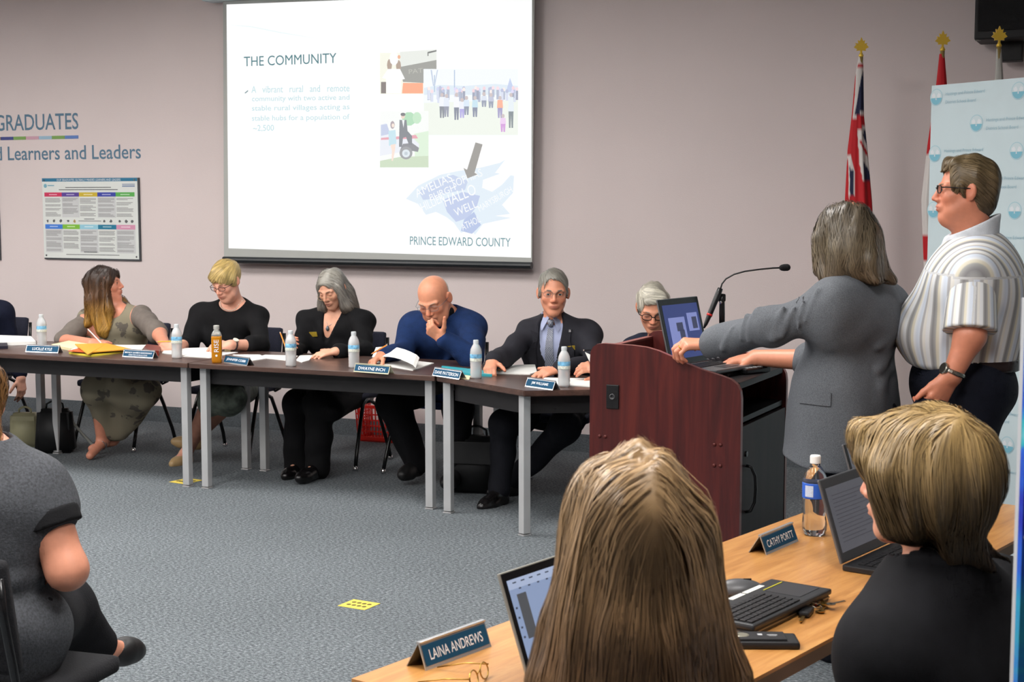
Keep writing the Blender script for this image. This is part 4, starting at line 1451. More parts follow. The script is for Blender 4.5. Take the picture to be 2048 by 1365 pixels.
        o = s.fix(np_obj('hair', V, Q, m, None, {'along': al, 'shade': np.full(len(V), .8)}))
        if strands:
            sd = scatter(V, n, seed, cond=None if cond is None else (lambda X: cond((X - C) @ R / sc)))
            dw = dirfun or (lambda q, t: np.stack([q[:, 0] * .4, q[:, 1] * .2 - .1, -np.ones(len(q))], 1))
            f = lambda P, t: (R @ dw(loc(P), t).T)
            V2, Q2, a2, s2 = comb(S, sd, f, length * sc, segs, w0, w1, lift, wave, seed, inertia, wavef)
            q2 = (V2 - C) @ R / sc
            a2 = np.clip((.11 - q2[:, 2]) / (along0 or .30), 0, 1)
            st = s.fix(np_obj('hair_strands', V2, Q2, m, None, {'along': a2, 'shade': s2}))
            st.parent = o; st.location = (0, 0, 0)
            tag(st, kind='stuff')
        s.hairS = S
        return o

def layers(*Ss):
    o = SDF()
    for x in Ss: o.join(x, k=0)
    return o

def tube_obj(fig, name, pts, r, m, n=8):
    return fig.fix(MB().tube([Vector(p) for p in pts], r, n).build(name, m, None, smooth=True))

def surf_at(S, px, py, Z0, lift=.0):
    """first point of the surface S seen at a pixel, starting a little before distance Z0"""
    a = jz(px, py, Z0 - .45); b = jz(px, py, Z0 + .25)
    N = S.near((a + b) / 2, .36, 0)
    t = np.linspace(0, 1, 400)
    P = (a[:, None] + (b - a)[:, None] * t).astype(np.float32)
    d = N(P)
    i = int(np.argmax(d < 0)) if (d < 0).any() else int(np.argmin(d))
    P = P[:, i:i + 1]
    for it in range(4):
        g, gl = grad(N, P); P = P - g / gl * np.clip(grad.d - lift, -.02, .02)
    g, gl = grad(N, P)
    return P[:, 0].astype(np.float64), (g / gl)[:, 0].astype(np.float64)

def plate_on(fig, name, S, px, py, Z0, w, h, m, roll=0.0, th=.004, start=None):
    if start is None:
        p, n = surf_at(S, px, py, Z0, .004)
    else:
        # slide in along the facing direction until the cloth is met
        t = np.linspace(.14, -.12, 260)
        P = (A3(start)[:, None] + fig.fw[:, None] * t).astype(np.float32)
        d = S(P); i = int(np.argmax(d < .004)); p = P[:, i].astype(np.float64) + fig.fw * .007; n = fig.fw
    n = unit(n * .35 + fig.fw)
    x = unit(np.cross((0, 0, 1), n)); y = np.cross(n, x)
    x, y = x * math.cos(roll) + y * math.sin(roll), y * math.cos(roll) - x * math.sin(roll)
    M = Matrix((Vector(x), Vector(y), Vector(n))).transposed()
    return fig.fix(MB().box(Vector(p), (w, h, th), rot=M, bev=.001).build(name, m))

def surf_patch(fig, name, S, C0, xd, yd, w, h, m, lift=.004, nx=6, ny=5, thick=.0025, shape=None):
    """a small panel (badge, flap, lapel) laid on the surface S around C0"""
    xd = unit(xd); yd = unit(A3(yd) - xd * (A3(yd) @ xd))
    us = np.linspace(-.5, .5, nx); vs = np.linspace(-.5, .5, ny)
    P = []
    for v in vs:
        for u in us:
            uu, vv = (u * w, v * h) if shape is None else shape(u, v, w, h)
            P.append(A3(C0) + xd * uu + yd * vv)
    P = np.array(P).T.astype(np.float32)
    S = S.near(A3(C0), max(w, h) * .75 + .03, 0)
    for it in range(6):
        g, gl = grad(S, P)
        P = P - g / gl * np.clip(S(P) - lift, -.03, .03)
    g, gl = grad(S, P); N = (g / gl).T
    top = P.T; bot = top - N * (thick + lift)
    V = np.concatenate([top, bot]); k = nx * ny
    F = []
    for j in range(ny - 1):
        for i in range(nx - 1):
            a = j * nx + i
            F.append((a, a + 1, a + nx + 1, a + nx)); F.append((k + a, k + a + nx, k + a + nx + 1, k + a + 1))
    rim = [i for i in range(nx)] + [j * nx + nx - 1 for j in range(1, ny)] + [(ny - 1) * nx + i for i in range(nx - 2, -1, -1)] + [j * nx for j in range(ny - 2, 0, -1)]
    for a, b in zip(rim, rim[1:] + rim[:1]): F.append((a, k + a, k + b, b))
    # orientation
    n0 = np.cross(V[F[0][1]] - V[F[0][0]], V[F[0][3]] - V[F[0][0]])
    if n0 @ N[0] < 0: F = [tuple(reversed(f)) for f in F]
    return fig.fix(mesh_obj(name, [tuple(v) for v in V], F, m))
FWD_TABLE = A3((0, -1, 0))

def hand(d, n, curl=(.3, .3, .35, .4), spread=.1, thumb=(.4, .3)):
    return dict(d=d, n=n, curl=curl, spread=spread, thumb=thumb)

# --- man in the dark suit at the corner table
def person_suit():
    f = Fig('person', 'grey-haired man in a dark suit, patterned tie and glasses at the corner table', jz(1105, 900, 8.75))
    Z = 8.62
    f.pel = jz(1112, 818, 8.80); f.neck = jz(1108, 641, 8.62)
    f.fwd = camdir(-.25, -1)
    f.shR = jz(1063, 664, 8.66); f.shL = jz(1174, 668, 8.56)
    f.elR = jz(1003, 718, 8.40); f.wrR = jz(984, 722, 8.18)
    f.elL = jz(1192, 728, 8.30); f.wrL = jz(1120, 739, 8.06)
    f.knR = jz(1008, 850, 8.32); f.knL = jz(1130, 855, 8.25)
    f.anR = jz(1000, 985, 8.30); f.anL = jz(1025, 965, 8.55)
    f.toeR = jz(966, 1014, 8.18); f.toeL = jz(985, 985, 8.50)
    f.head = jz(1107, 586, 8.56); f.hf = camdir(.02, -1, -.05); f.roll = .02
    f.sc = 1.06; f.bw = 1.14; f.bd = 1.1; f.skin = (214, 146, 116); f.flush = .5; f.head_kw = dict(wide=1.0)
    f.handR = hand(camdir(-.12, -.8, -.35), camdir(-.2, 0, 1), (.45, .5, .55, .6), .06)
    f.handL = hand(camdir(-.8, -.35, -.12), camdir(0, -.25, 1), (.25, .25, .28, .3), .09, (.7, .2))
    f.setup()
    suit = cloth_mat('suit_charcoal', (40, 40, 46), rough=.8, var=.1)
    # jacket
    J = SDF(); f.torso(J, .014); f.arms(J, .016, 1.93, flare=.006)
    J.fold(.006, 32, 5)
    ch = f.pel + f.up * np.linalg.norm(f.neck - f.pel)
    # opening in front for shirt and tie
    V0 = f.neck + f.fw * .10 + f.up * .03; V1 = f.pel + f.up * .20 + f.fw * .19
    Rv = np.stack([f.right, unit(V0 - V1), np.cross(f.right, unit(V0 - V1))], 1)
    W = SDF(); W.rc(V1, V0 + f.up * .02, .004, .085, k=0)
    J2 = SDF(); J2.join(J); J2.join(W, k=.006, op='s')
    jac = f.wear('jacket', J2, suit, h=.010)
    # shirt beneath
    Sh = SDF(); f.torso(Sh, .004); Sh.rc(f.elR * .25 + f.wrR * .75, f.wrR - (f.wrR - f.elR) * .02, .034, .034, k=0); Sh.rc(f.elL * .25 + f.wrL * .75, f.wrL - (f.wrL - f.elL) * .02, .034, .034, k=0); Sh.rc(f.neck - f.up * .03, f.neck + f.up * .035 + f.fw * .012, .066, .063, k=.03)
    Sh.cut(f.neck + f.up * .045 + f.fw * .0, f.up + f.fw * .55)
    f.wear('shirt', Sh, cloth_mat('shirt_blue', (168, 176, 206), rough=.7, var=.05), h=.010)
    C = SDF(); C.join(Sh); C.join(J)
    # trousers, shoes
    T = SDF(); T.el(f.pel, (.19, .15, .14), k=.05); f.legs(T, .018, upto=1.97, gk=.024); T.fold(.006, 30, 2)
    f.wear('trousers', T, cloth_mat('trousers_charcoal', (26, 27, 33)), h=.013)
    sock = SDF(); 
    for sd in 'RL': sock.rc(getattr(f, 'an' + sd), getattr(f, 'an' + sd) * .7 + getattr(f, 'kn' + sd) * .3, .042, .046, k=0)
    f.wear('socks', sock, cloth_mat('sock_grey', (66, 68, 80)), h=.01)
    f.shoes(mat('shoe_leather_black', (18, 16, 17), rough=.25, spec=.6), wd=1.05)
    f.build_body(layers(Sh, J2, T, sock))
    # tie
    tm = mat_check('tie_check', (58, 66, 92), (176, 180, 190), 210)
    t0 = f.neck + f.fw * .10 - f.up * .01; t1 = f.pel + f.fw * .17 + f.up * .10
    surf_patch(f, 'tie', Sh, (t0 + t1) / 2, f.right, t0 - t1, .085, float(np.linalg.norm(t0 - t1)), tm, lift=.007, nx=5, ny=14, thick=.006, shape=lambda u, v, w, h: (u * w * (.36 + .62 * (.5 - v)), v * h))
    k0 = f.neck + f.fw * .087 + f.up * .018
    f.fix(MB().tube([Vector(k0 + f.up * .018), Vector(k0 - f.up * .02)], [.021, .014], 8, flat=.7).build('tie_knot', tm, None, smooth=True))
    # collar wings
    cm = cloth_mat('shirt_blue', (168, 176, 206))
    for s in (-1, 1):
        a = f.neck + f.fw * .072 + f.up * .045 + f.right * s * .012; b = f.neck + f.fw * .012 + f.up * .052 + f.right * s * .067
        c = b - f.up * .028 + f.right * s * .012; d = f.neck + f.fw * .115 - f.up * .022 + f.right * s * .048
        q = [a, b, c, d]; nrm = unit(np.cross(b - a, d - a)); nrm = nrm if nrm @ f.fw > 0 else -nrm
        vs = [Vector(x) for x in q] + [Vector(x - nrm * .004) for x in q]
        f.fix(mesh_obj('collar', vs, [(0, 1, 2, 3), (7, 6, 5, 4), (0, 4, 5, 1), (1, 5, 6, 2), (2, 6, 7, 3), (3, 7, 4, 0)], cm))
    # lapels
    for s in (-1, 1):
        a = f.neck + f.right * s * .075 + f.fw * .055 + f.up * .01
        b = f.pel + f.up * .23 + f.fw * .19 + f.right * s * .02
        mid_ = (a + b) / 2
        surf_patch(f, 'lapel', J, mid_ + f.right * s * .028, f.right * s, a - b, .075, .30, suit, lift=.007, nx=5, ny=10, shape=lambda u, v, w, h: ((u + .5) * w * (1.0 if v < .22 else .62) * (.35 + .65 * min(1, (v + .5) * 1.6)) , v * h))
    gold = mat('badge_gold', (196, 166, 60), rough=.3, metal=.5, var=.15, vscale=60)
    plate_on(f, 'name_badge', J, 1142, 696, 8.5, .062, .026, gold, roll=.12)
    plate_on(f, 'lapel_pin', J, 1141, 662, 8.5, .014, .014, mat('pin_silver', (190, 192, 196), rough=.25, metal=.8), th=.018)
    # hair
    hm = hair_material('hair_iron', (150, 146, 136), (176, 172, 162), (140, 138, 130))
    def pr(S, p, R, sc):
        E = lambda *v: np.array(v) * sc
        S.el(p(0, -.018, .040), E(.0785, .099, .089), R, k=.0)
        S.el(p(0, .066, .022), E(.060, .06, .060), R, k=.012, op='s')
        S.el(p(.0, .045, -.07), E(.10, .080, .085), R, k=.012, op='s')
        S.cut(p(0, -.03, -.055), R @ A3((0, .5, -1)), k=.01)
        for s in (-1, 1):
            S.rc(p(s * .0715, .020, .015), p(s * .072, .012, -.014), .0065, .004, k=.008)
            S.el(p(s * .090, -.008, -.006), E(.018, .028, .038), R, k=.004, op='s')
    f.hairdo(pr, hm, n=1050, length=.09, dirfun=lambda q, t: np.stack([q[:, 0] * 4 - .35, .25 - q[:, 1] * 3 - 1.0 * (q[:, 2] < .05), -.5 - 6 * (.09 - q[:, 2])], 1), segs=6, h=.006)
    brows(f.t, f.head - A3(f.off), f.HR, f.sc, 1.0, (120, 112, 104))
    eyes(f, look=(.25, 0))
    glasses(f.t, f.head - A3(f.off), f.HR, f.sc, 1.03, col=(120, 116, 112), rim=.0009, half=(.0235, .0155))
    return f

def mat_check(name, c1, c2, scale):
    if name in MATS: return MATS[name]
    m, nt, b = _nodes(name)
    tc = nt.nodes.new('ShaderNodeTexCoord'); ck = nt.nodes.new('ShaderNodeTexChecker')
    ck.inputs['Scale'].default_value = scale; ck.inputs['Color1'].default_value = lin(c1); ck.inputs['Color2'].default_value = lin(c2)
    nt.links.new(tc.outputs['Object'], ck.inputs['Vector']); nt.links.new(ck.outputs['Color'], b.inputs['Base Color'])
    b.inputs['Roughness'].default_value = .6
    MATS[name] = m
    return m
# --- speaker in the grey blazer, seen from behind
def person_speaker():
    f = Fig('person', 'long-haired man in a grey blazer leaning on the lectern, back turned', jz(1692, 1300, 5.42))
    f.pel = jz(1698, 838, 5.42); f.neck = jz(1706, 560, 5.36); f.fwd = CD(-.86, .5)
    f.shL = jz(1668, 612, 5.20); f.shR = jz(1768, 606, 5.52)
    f.elL = jz(1548, 652, 5.30); f.wrL = jz(1420, 690, 5.64)
    f.elR = jz(1650, 722, 5.84); f.wrR = jz(1512, 716, 5.98)
    f.knR = jz(1735, 1080, 5.46); f.knL = jz(1660, 1085, 5.34); f.anR = jz(1745, 1290, 5.58); f.anL = jz(1668, 1300, 5.44)
    f.toeR = jz(1690, 1308, 5.68); f.toeL = jz(1605, 1322, 5.52)
    f.head = jz(1684, 482, 5.34); f.hf = CD(-.64, .76, -.06)
    f.sc = 1.05; f.bw = 1.16; f.bd = 1.16; f.arm = 1.1; f.skin = (214, 142, 112); f.flush = .45; f.hand_sc = 1.06
    f.handL = hand(CD(-.95, .06, .05), CD(-.1, -.25, 1), (.62, .66, .70, .72), .12, (.15, .5))
    f.handR = hand(CD(-.9, .1, -.12), CD(0, -.2, 1), (.3, .3, .35, .4), .07)
    f.setup()
    g = mat_weave('blazer_grey', (104, 107, 112), (84, 87, 92))
    J = SDF(); f.torso(J, .016); f.arms(J, .016, 1.90, sides='L', flare=.012, elbow=.004); f.arms(J, .016, 1.25, sides='R', flare=.01)
    hem = f.pel - f.up * .13
    for s in (-1, 1):
        J.rc(f.pel + f.right * s * .10 + f.up * .12, hem + f.right * s * .125 + f.fw * .02, .13, .145, k=.08)
        J.rc(f.pel + f.right * s * .06 + f.up * .12 + f.fw * .08, hem + f.right * s * .09 + f.fw * .09, .11, .12, k=.08)
    J.rc(f.shL + A3((0, 0, .01)), f.shL * .7 + f.neck * .3 + A3((0, 0, .0)), .060, .062, k=.04)
    J.rc(f.neck - f.up * .03, f.neck + f.up * .03 - f.fw * .004, .078, .070, k=.03)
    # drawn creases at elbow, armpit and waist
    for a, b, r in ((.30, .05, .010), (.45, .03, .011), (.62, .05, .010), (.80, .04, .009)):
        c = f.shL + (f.elL - f.shL) * a; d = unit(f.elL - f.shL); n = unit(CD(.0, -1, .25) - d * (CD(0, -1, .25) @ d)); u = np.cross(d, n)
        J.rc(c + n * .064 + u * .06 - d * b, c + n * .066 - u * .05 + d * b, r, r * .6, k=.02)
    for a, b in ((.12, .04), (.28, .03), (.5, .05)):
        c = f.elL + (f.wrL - f.elL) * a; d = unit(f.wrL - f.elL); n = unit(CD(0, -1, .25) - d * (CD(0, -1, .25) @ d)); u = np.cross(d, n)
        J.rc(c + n * .052 + u * .05 - d * b, c + n * .055 - u * .045 + d * b, .009, .005, k=.02)
    for zz, yy in ((.22, .0), (.30, .02), (.16, -.02)):
        a = f.pel + f.up * zz - f.fw * .128 - f.right * .10; b = f.pel + f.up * (zz + .03) - f.fw * .130 + f.right * .06
        J.rc(a, b, .010, .010, k=.03)
    J.fold(.006, 26, 17)
    J.cut(hem, -f.up + f.fw * .04, k=.006)
    NK = SDF(); NK.rc(f.neck + f.up * .015, f.neck + f.up * .1 + f.fw * .02, .062, .07, k=0)
    J2 = SDF(); J2.join(J); J2.join(NK, op='s', k=.006)
    f.wear('blazer', J2, g, h=.008)
    cs = SDF(); cs.rc(f.neck - f.up * .03, f.neck + f.up * .035, .060, .058, k=0); cs.rc(f.elR * .72 + f.elR * .28, f.elR * .7 + f.wrR * .3, .050, .044, k=0)
    f.wear('shirt', cs, cloth_mat('shirt_pale_grey', (176, 176, 178)), h=.008)
    T = SDF(); T.el(f.pel, (.19, .15, .15), k=.05); f.legs(T, .022, upto=1.97, gk=.034); T.fold(.006, 24, 5)
    f.wear('trousers', T, cloth_mat('trousers_dark_navy', (22, 24, 32)), h=.014)
    f.shoes(mat('shoe_leather_black', (18, 16, 17)))
    f.build_body(layers(J2, cs, T), h=.0055)
    # details: pocket flap, sleeve buttons, wedding ring, back seam
    ctr = f.pel + f.up * .04 - f.fw * .02
    pf, pn = surf_at(J, 1628, 797, 5.3)
    xd = unit(np.cross((0, 0, 1), pn))
    surf_patch(f, 'pocket_flap', J, pf, xd, (0, 0, 1), .135, .046, g, lift=.006, nx=9, ny=4)
    bm_ = mat('button_grey', (92, 92, 96), rough=.35)
    for i, (bx_, by_) in enumerate(((1418, 719), (1428, 718), (1438, 716))):
        bp_, nn = surf_at(J, bx_, by_, 5.6, .0005)
        M = Matrix.Translation(Vector(bp_)) @ Vector(nn).to_track_quat('Z', 'Y').to_matrix().to_4x4()
        f.fix(MB().lathe([(.0085, -.001), (.0085, .0025), (.007, .0038), (.0055, .0028), (0, .0028)], 14, M=M).build('button', bm_, None, smooth=True))
    # ring on the ring finger
    hd = unit(f.handL['d']); hn = A3(f.handL['n']); hn = unit(hn - hd * (hn @ hd)); hx = np.cross(hd, hn) * -1
    K = f.wrL + (hx * .010 + hd * .088 + hn * .001) * f.hand_sc
    ang = .70 * 1.15; fd = hd * math.cos(ang) - hn * math.sin(ang)
    c = K + fd * .022 * f.hand_sc
    u = unit(np.cross(fd, hx)); 
    f.fix(MB().tube([Vector(c + (hx * math.cos(a) + u * math.sin(a)) * .0112) for a in np.linspace(0, 2 * math.pi, 15)], .0022, 6, cap=False).build('wedding_ring', mat('gold', (214, 168, 70), rough=.2, metal=1), None, smooth=True))
    hm = hair_material('hair_ash_brown', (86, 76, 62), (112, 100, 80), (98, 80, 60))
    def pr(S, p, R, sc):
        E = lambda *v: np.array(v) * sc
        S.el(p(0, -.020, .036), E(.086, .106, .091), R, k=0)
        S.el(p(0, -.060, -.050), E(.086, .070, .10), R, k=.05)
        for s in (-1, 1):
            S.rc(p(s * .076, .030, .01), p(s * .078, .034, -.10), .020, .018, k=.03)
            S.rc(p(s * .06, -.04, -.04), p(s * .074, -.02, -.125), .042, .034, k=.03)
        S.rc(p(0, -.09, -.10), p(.0, -.120, -.145), .06, .035, k=.04)
        S.rc(p(.05, -.08, -.10), p(.075, -.125, -.150), .04, .022, k=.03)
        S.el(p(0, .10, -.03), E(.085, .066, .10), R, k=.012, op='s')
        S.rc(p(.07, -.07, -.12), p(.105, -.115, -.142), .022, .008, k=.02)
        S.cut(p(0, 0, -.140), R @ A3((0, 0, -1)), k=.02)
    f.hairdo(pr, hm, n=4500, length=.15, dirfun=lambda q, t: np.stack([q[:, 0] * 3 + .5 * (q[:, 2] < -.09), -.15 - q[:, 1] * .5 - .4 * (q[:, 2] < -.09), -np.ones(len(q)) * np.clip(1 - q[:, 2] * 5, .3, 1)], 1), segs=11, w0=.0020, wave=.38, wavef=36, along0=.26, lift=(-.001, .011))
    # bare patch at the crown
    S = SDF(); Cc = A3(f.head); pp = lambda x, y, z: Cc + f.HR @ (A3((x, y, z)) * f.sc)
    S.el(pp(0, -.020, .036), np.array((.0905, .1105, .0955)) * f.sc, f.HR, k=0)
    S.join(SDF().el(pp(.005, -.066, .112), np.array((.030, .022, .034)) * f.sc, f.HR), op='i', k=.004)
    V, Q = polygonize(S, *bounds(pp(0, -.06, .1), pad=.07), .006)
    col = np.tile(np.array(lin((176, 124, 98))[:3], np.float32), (len(V), 1))
    f.fix(np_obj('bald_patch', V, Q, skin_material(), None, {'Col': col}))
    return f

def mat_weave(name, c1, c2):
    if name in MATS: return MATS[name]
    m, nt, b = _nodes(name)
    tc = nt.nodes.new('ShaderNodeTexCoord')
    n = nt.nodes.new('ShaderNodeTexNoise'); n.inputs['Scale'].default_value = 330; n.inputs['Detail'].default_value = 2
    n2 = nt.nodes.new('ShaderNodeTexNoise'); n2.inputs['Scale'].default_value = 7; n2.inputs['Detail'].default_value = 3
    nt.links.new(tc.outputs['Object'], n.inputs['Vector']); nt.links.new(tc.outputs['Object'], n2.inputs['Vector'])
    r = nt.nodes.new('ShaderNodeValToRGB'); e = r.color_ramp.elements
    e[0].position = .35; e[0].color = lin(c2); e[1].position = .65; e[1].color = lin(c1)
    nt.links.new(n.outputs['Fac'], r.inputs['Fac']); nt.links.new(r.outputs['Color'], b.inputs['Base Color'])
    b.inputs['Roughness'].default_value = .8; b.inputs['Specular IOR Level'].default_value = .2
    bp = nt.nodes.new('ShaderNodeBump'); bp.inputs['Strength'].default_value = .35; bp.inputs['Distance'].default_value = .02
    nt.links.new(n2.outputs['Fac'], bp.inputs['Height']); nt.links.new(bp.outputs['Normal'], b.inputs['Normal'])
    MATS[name] = m
    return m

def mat_stripes(name):
    if name in MATS: return MATS[name]
    m, nt, b = _nodes(name)
    a = nt.nodes.new('ShaderNodeAttribute'); a.attribute_name = 'stripe'
    ml = nt.nodes.new('ShaderNodeMath'); ml.operation = 'MULTIPLY'; ml.inputs[1].default_value = 1 / .078
    fr = nt.nodes.new('ShaderNodeMath'); fr.operation = 'FRACT'
    nt.links.new(a.outputs['Fac'], ml.inputs[0]); nt.links.new(ml.outputs[0], fr.inputs[0])
    r = nt.nodes.new('ShaderNodeValToRGB'); e = r.color_ramp.elements
    stops = [(0, (222, 224, 226)), (.14, (222, 224, 226)), (.18, (172, 172, 172)), (.26, (140, 140, 142)), (.38, (170, 170, 168)), (.42, (214, 208, 188)), (.50, (218, 214, 200)), (.54, (226, 228, 230)), (.66, (206, 214, 226)), (.76, (210, 218, 230)), (.80, (178, 178, 180)), (.86, (178, 178, 180)), (.90, (224, 222, 216))]
    e[0].position, e[0].color = stops[0][0], lin(stops[0][1]); e[1].position, e[1].color = stops[-1][0], lin(stops[-1][1])
    for p, c in stops[1:-1]:
        x = e.new(p); x.color = lin(c)
    nt.links.new(fr.outputs[0], r.inputs['Fac']); nt.links.new(r.outputs['Color'], b.inputs['Base Color'])
    b.inputs['Roughness'].default_value = .75; b.inputs['Specular IOR Level'].default_value = .2
    MATS[name] = m
    return m

# --- standing man in the striped shirt
def person_striped():
    f = Fig('person', 'standing man in a striped short-sleeved shirt, hand in his pocket', jz(1930, 1300, 5.35))
    f.pel = jz(1926, 770, 5.38); f.neck = jz(1944, 512, 5.36); f.fwd = CD(-.97, .22)
    f.shL = jz(1946, 545, 5.16); f.shR = jz(1972, 545, 5.56)
    f.elL = jz(1940, 672, 5.09); f.wrL = jz(1905, 750, 5.09)
    f.elR = jz(1970, 690, 5.66); f.wrR = jz(1925, 765, 5.62)
    f.knL = jz(1900, 1060, 5.28); f.knR = jz(1920, 1060, 5.48); f.anL = jz(1915, 1290, 5.32); f.anR = jz(1940, 1280, 5.50)
    f.toeL = jz(1840, 1322, 5.34); f.toeR = jz(1868, 1310, 5.52)
    f.head = jz(1930, 382, 5.36); f.hf = CD(-.98, .16, .02)
    f.sc = .96; f.bw = 1.16; f.bd = 1.28; f.belly = 0; f.arm = 1.15; f.leg = 1.2; f.skin = (206, 134, 106); f.flush = .45; f.head_kw = dict(wide=1.02, jowl=.08, nr=.062); f.hand_sc = 1.08
    f.handL = hand(CD(-.48, .06, -.88), CD(.30, -.95, -.15), (.5, .55, .6, .6), .03, (.05, .3))
    f.handR = hand(CD(-.55, .1, -.85), CD(.4, .8, -.3))
    f.setup()
    R3 = np.stack([f.right, f.fw, f.up], 1)
    J = SDF(); f.torso(J, .018, k=.08)
    J.el(f.pel + f.up * .185 + f.fw * .065, (.20, .200, .15), R3, k=.09)
    J.el(f.pel + f.up * .30 - f.fw * .04, (.19, .16, .26), R3, k=.08)
    J.fold(.005, 18, 4, (1, 1, .5))
    J.cut(f.pel + f.up * .070, -f.up - f.fw * .06, k=.03)
    cn = f.neck + f.up * .088
    NK = SDF(); NK.rc(cn + f.up * .005 + f.fw * .005, cn + f.up * .1 + f.fw * .04, .069, .085, k=0)
    J2 = SDF(); J2.join(J); J2.join(NK, op='s', k=.006)
    sm_ = mat_stripes('shirt_stripes')
    lo, hi = f.lohi(pad=.34)
    V, Q = polygonize(J2, lo, hi, .0085)
    tq = V - f.pel
    st = np.arctan2(tq @ f.fw - .02, tq @ f.right) * .185
    st = np.where((V - f.neck) @ f.up > -.055, (V - f.neck) @ f.right, st)
    f.fix(np_obj('striped_shirt', V, Q, sm_, None, {'stripe': st}))
    Gs = []
    for sd in 'LR':
        sh, el = getattr(f, 'sh' + sd), getattr(f, 'el' + sd)
        ax = unit(el - sh); e = sh + (el - sh) * .93
        G = SDF(); G.rc(sh - f.up * .012, e + ax * .05, .072, .095, k=0); G.fold(.004, 22, 6, (1, 1, .4)); G.cut(e, ax, k=.003)
        V, Q = polygonize(G, *bounds(sh, e, pad=.14), .008)
        rel = V - sh; u0 = unit(f.fw - ax * (f.fw @ ax)); v0 = np.cross(ax, u0)
        st = np.arctan2(rel @ u0, rel @ v0) * .088 + .02
        f.fix(np_obj('sleeve', V, Q, sm_, None, {'stripe': st})); Gs.append(G)
    C = SDF(); C.rc(cn - f.up * .075 + f.fw * .012, cn + f.up * .055 - f.fw * .010, .100, .079, k=0); C.join(SDF().rc(cn - f.up * .07, cn + f.up * .12 + f.fw * .02, .072, .070, k=0), op='s', k=.004)
    C.cut(cn + f.up * .040 - f.fw * .03, f.up + f.fw * .50, k=.004); C.cut(cn - f.up * .052 - f.fw * .03, -f.up - f.fw * .50, k=.004)
    f.wear('collar', C, cloth_mat('collar_pale', (206, 210, 216)), h=.006, lo=cn - .15, hi=cn + .15)
    T = SDF(); T.el(f.pel, (.195, .19, .18), R3, k=.05); f.legs(T, .034, upto=1.97, gk=.04); T.fold(.006, 22, 7)
    T.el(f.wrL + unit(f.handL['d']) * .165 + CD(.1, .1, 0) * .02, (.07, .06, .075), None, k=.04)
    T.cut(f.pel + f.up * .115, f.up)
    f.wear('trousers', T, cloth_mat('trousers_navy', (24, 27, 38)), h=.012)
    B = SDF(); B.el(f.pel + f.up * .07, (.203, .198, .5), R3, k=0); B.cut(f.pel + f.up * .112, f.up, k=.004); B.cut(f.pel + f.up * .072, -f.up, k=.004)
    f.wear('belt', B, mat('belt_leather', (34, 20, 18), rough=.35), h=.009)
    f.shoes(mat('shoe_dull_black', (22, 21, 22)))
    f.build_body(layers(J2, C, T, B, *Gs), h=.0055)
    w = f.wrL + (f.elL - f.wrL) * .06; d = unit(f.elL - f.wrL); u = unit(CD(-.3, -1, .3) - d * (CD(-.3, -1, .3) @ d)); v = np.cross(d, u)
    sm = mat('steel', (176, 172, 160), rough=.25, metal=1)
    f.fix(MB().tube([Vector(w + (u * math.cos(a) + v * math.sin(a)) * .0385) for a in np.linspace(0, 2 * math.pi, 21)], .0075, 6, cap=False, flat=.6).build('watch_strap', sm, None))
    M = Matrix.Translation(Vector(w + (u * .6 - v * .8) * .039)) @ Vector(u * .6 - v * .8).to_track_quat('Z', 'Y').to_matrix().to_4x4()
    f.fix(MB().lathe([(.021, -.004), (.021, .005), (.018, .008), (0, .008)], 20, M=M).build('watch_dial', sm, None))
    hm = hair_material('hair_sandy', (122, 104, 74), (112, 94, 68), (80, 66, 50))
    def pr(S, p, R, sc):
        E = lambda *v: np.array(v) * sc
        S.el(p(0, -.020, .040), E(.085, .106, .096), R, k=0)
        S.el(p(0, -.062, -.030), E(.070, .050, .070), R, k=.03)
        S.rc(p(-.035, .050, .100), p(.035, .050, .100), .020, .020, k=.03)
        S.el(p(0, .082, .016), E(.068, .055, .062), R, k=.008, op='s')
        S.el(p(0, .056, -.085), E(.10, .075, .082), R, k=.01, op='s')
        for s in (-1, 1):
            S.rc(p(s * .076, .022, .02), p(s * .075, .010, -.020), .012, .008, k=.012)
            S.el(p(s * .090, -.010, -.014), E(.016, .024, .030), R, k=.006, op='s')
        S.cut(p(0, -.05, -.088), R @ A3((0, .35, -1)), k=.012)
    f.hairdo(pr, hm, n=3900, length=.05, dirfun=lambda q, t: np.stack([q[:, 0] * 4, .5 - 1.6 * (q[:, 1] < .03), -.15 - 7 * (.10 - q[:, 2])], 1), segs=6, w0=.0015, along0=.2, lift=(-.001, .004))
    brows(f.t, f.head - A3(f.off), f.HR, f.sc, 1.02, (130, 100, 72), .0026)
    eyes(f, (0, 0), (84, 92, 96), wide=1.02)
    glasses(f.t, f.head - A3(f.off), f.HR, f.sc, 1.06, col=(20, 18, 20), drop=.002, rim=.0020, half=(.024, .0145))
    return f

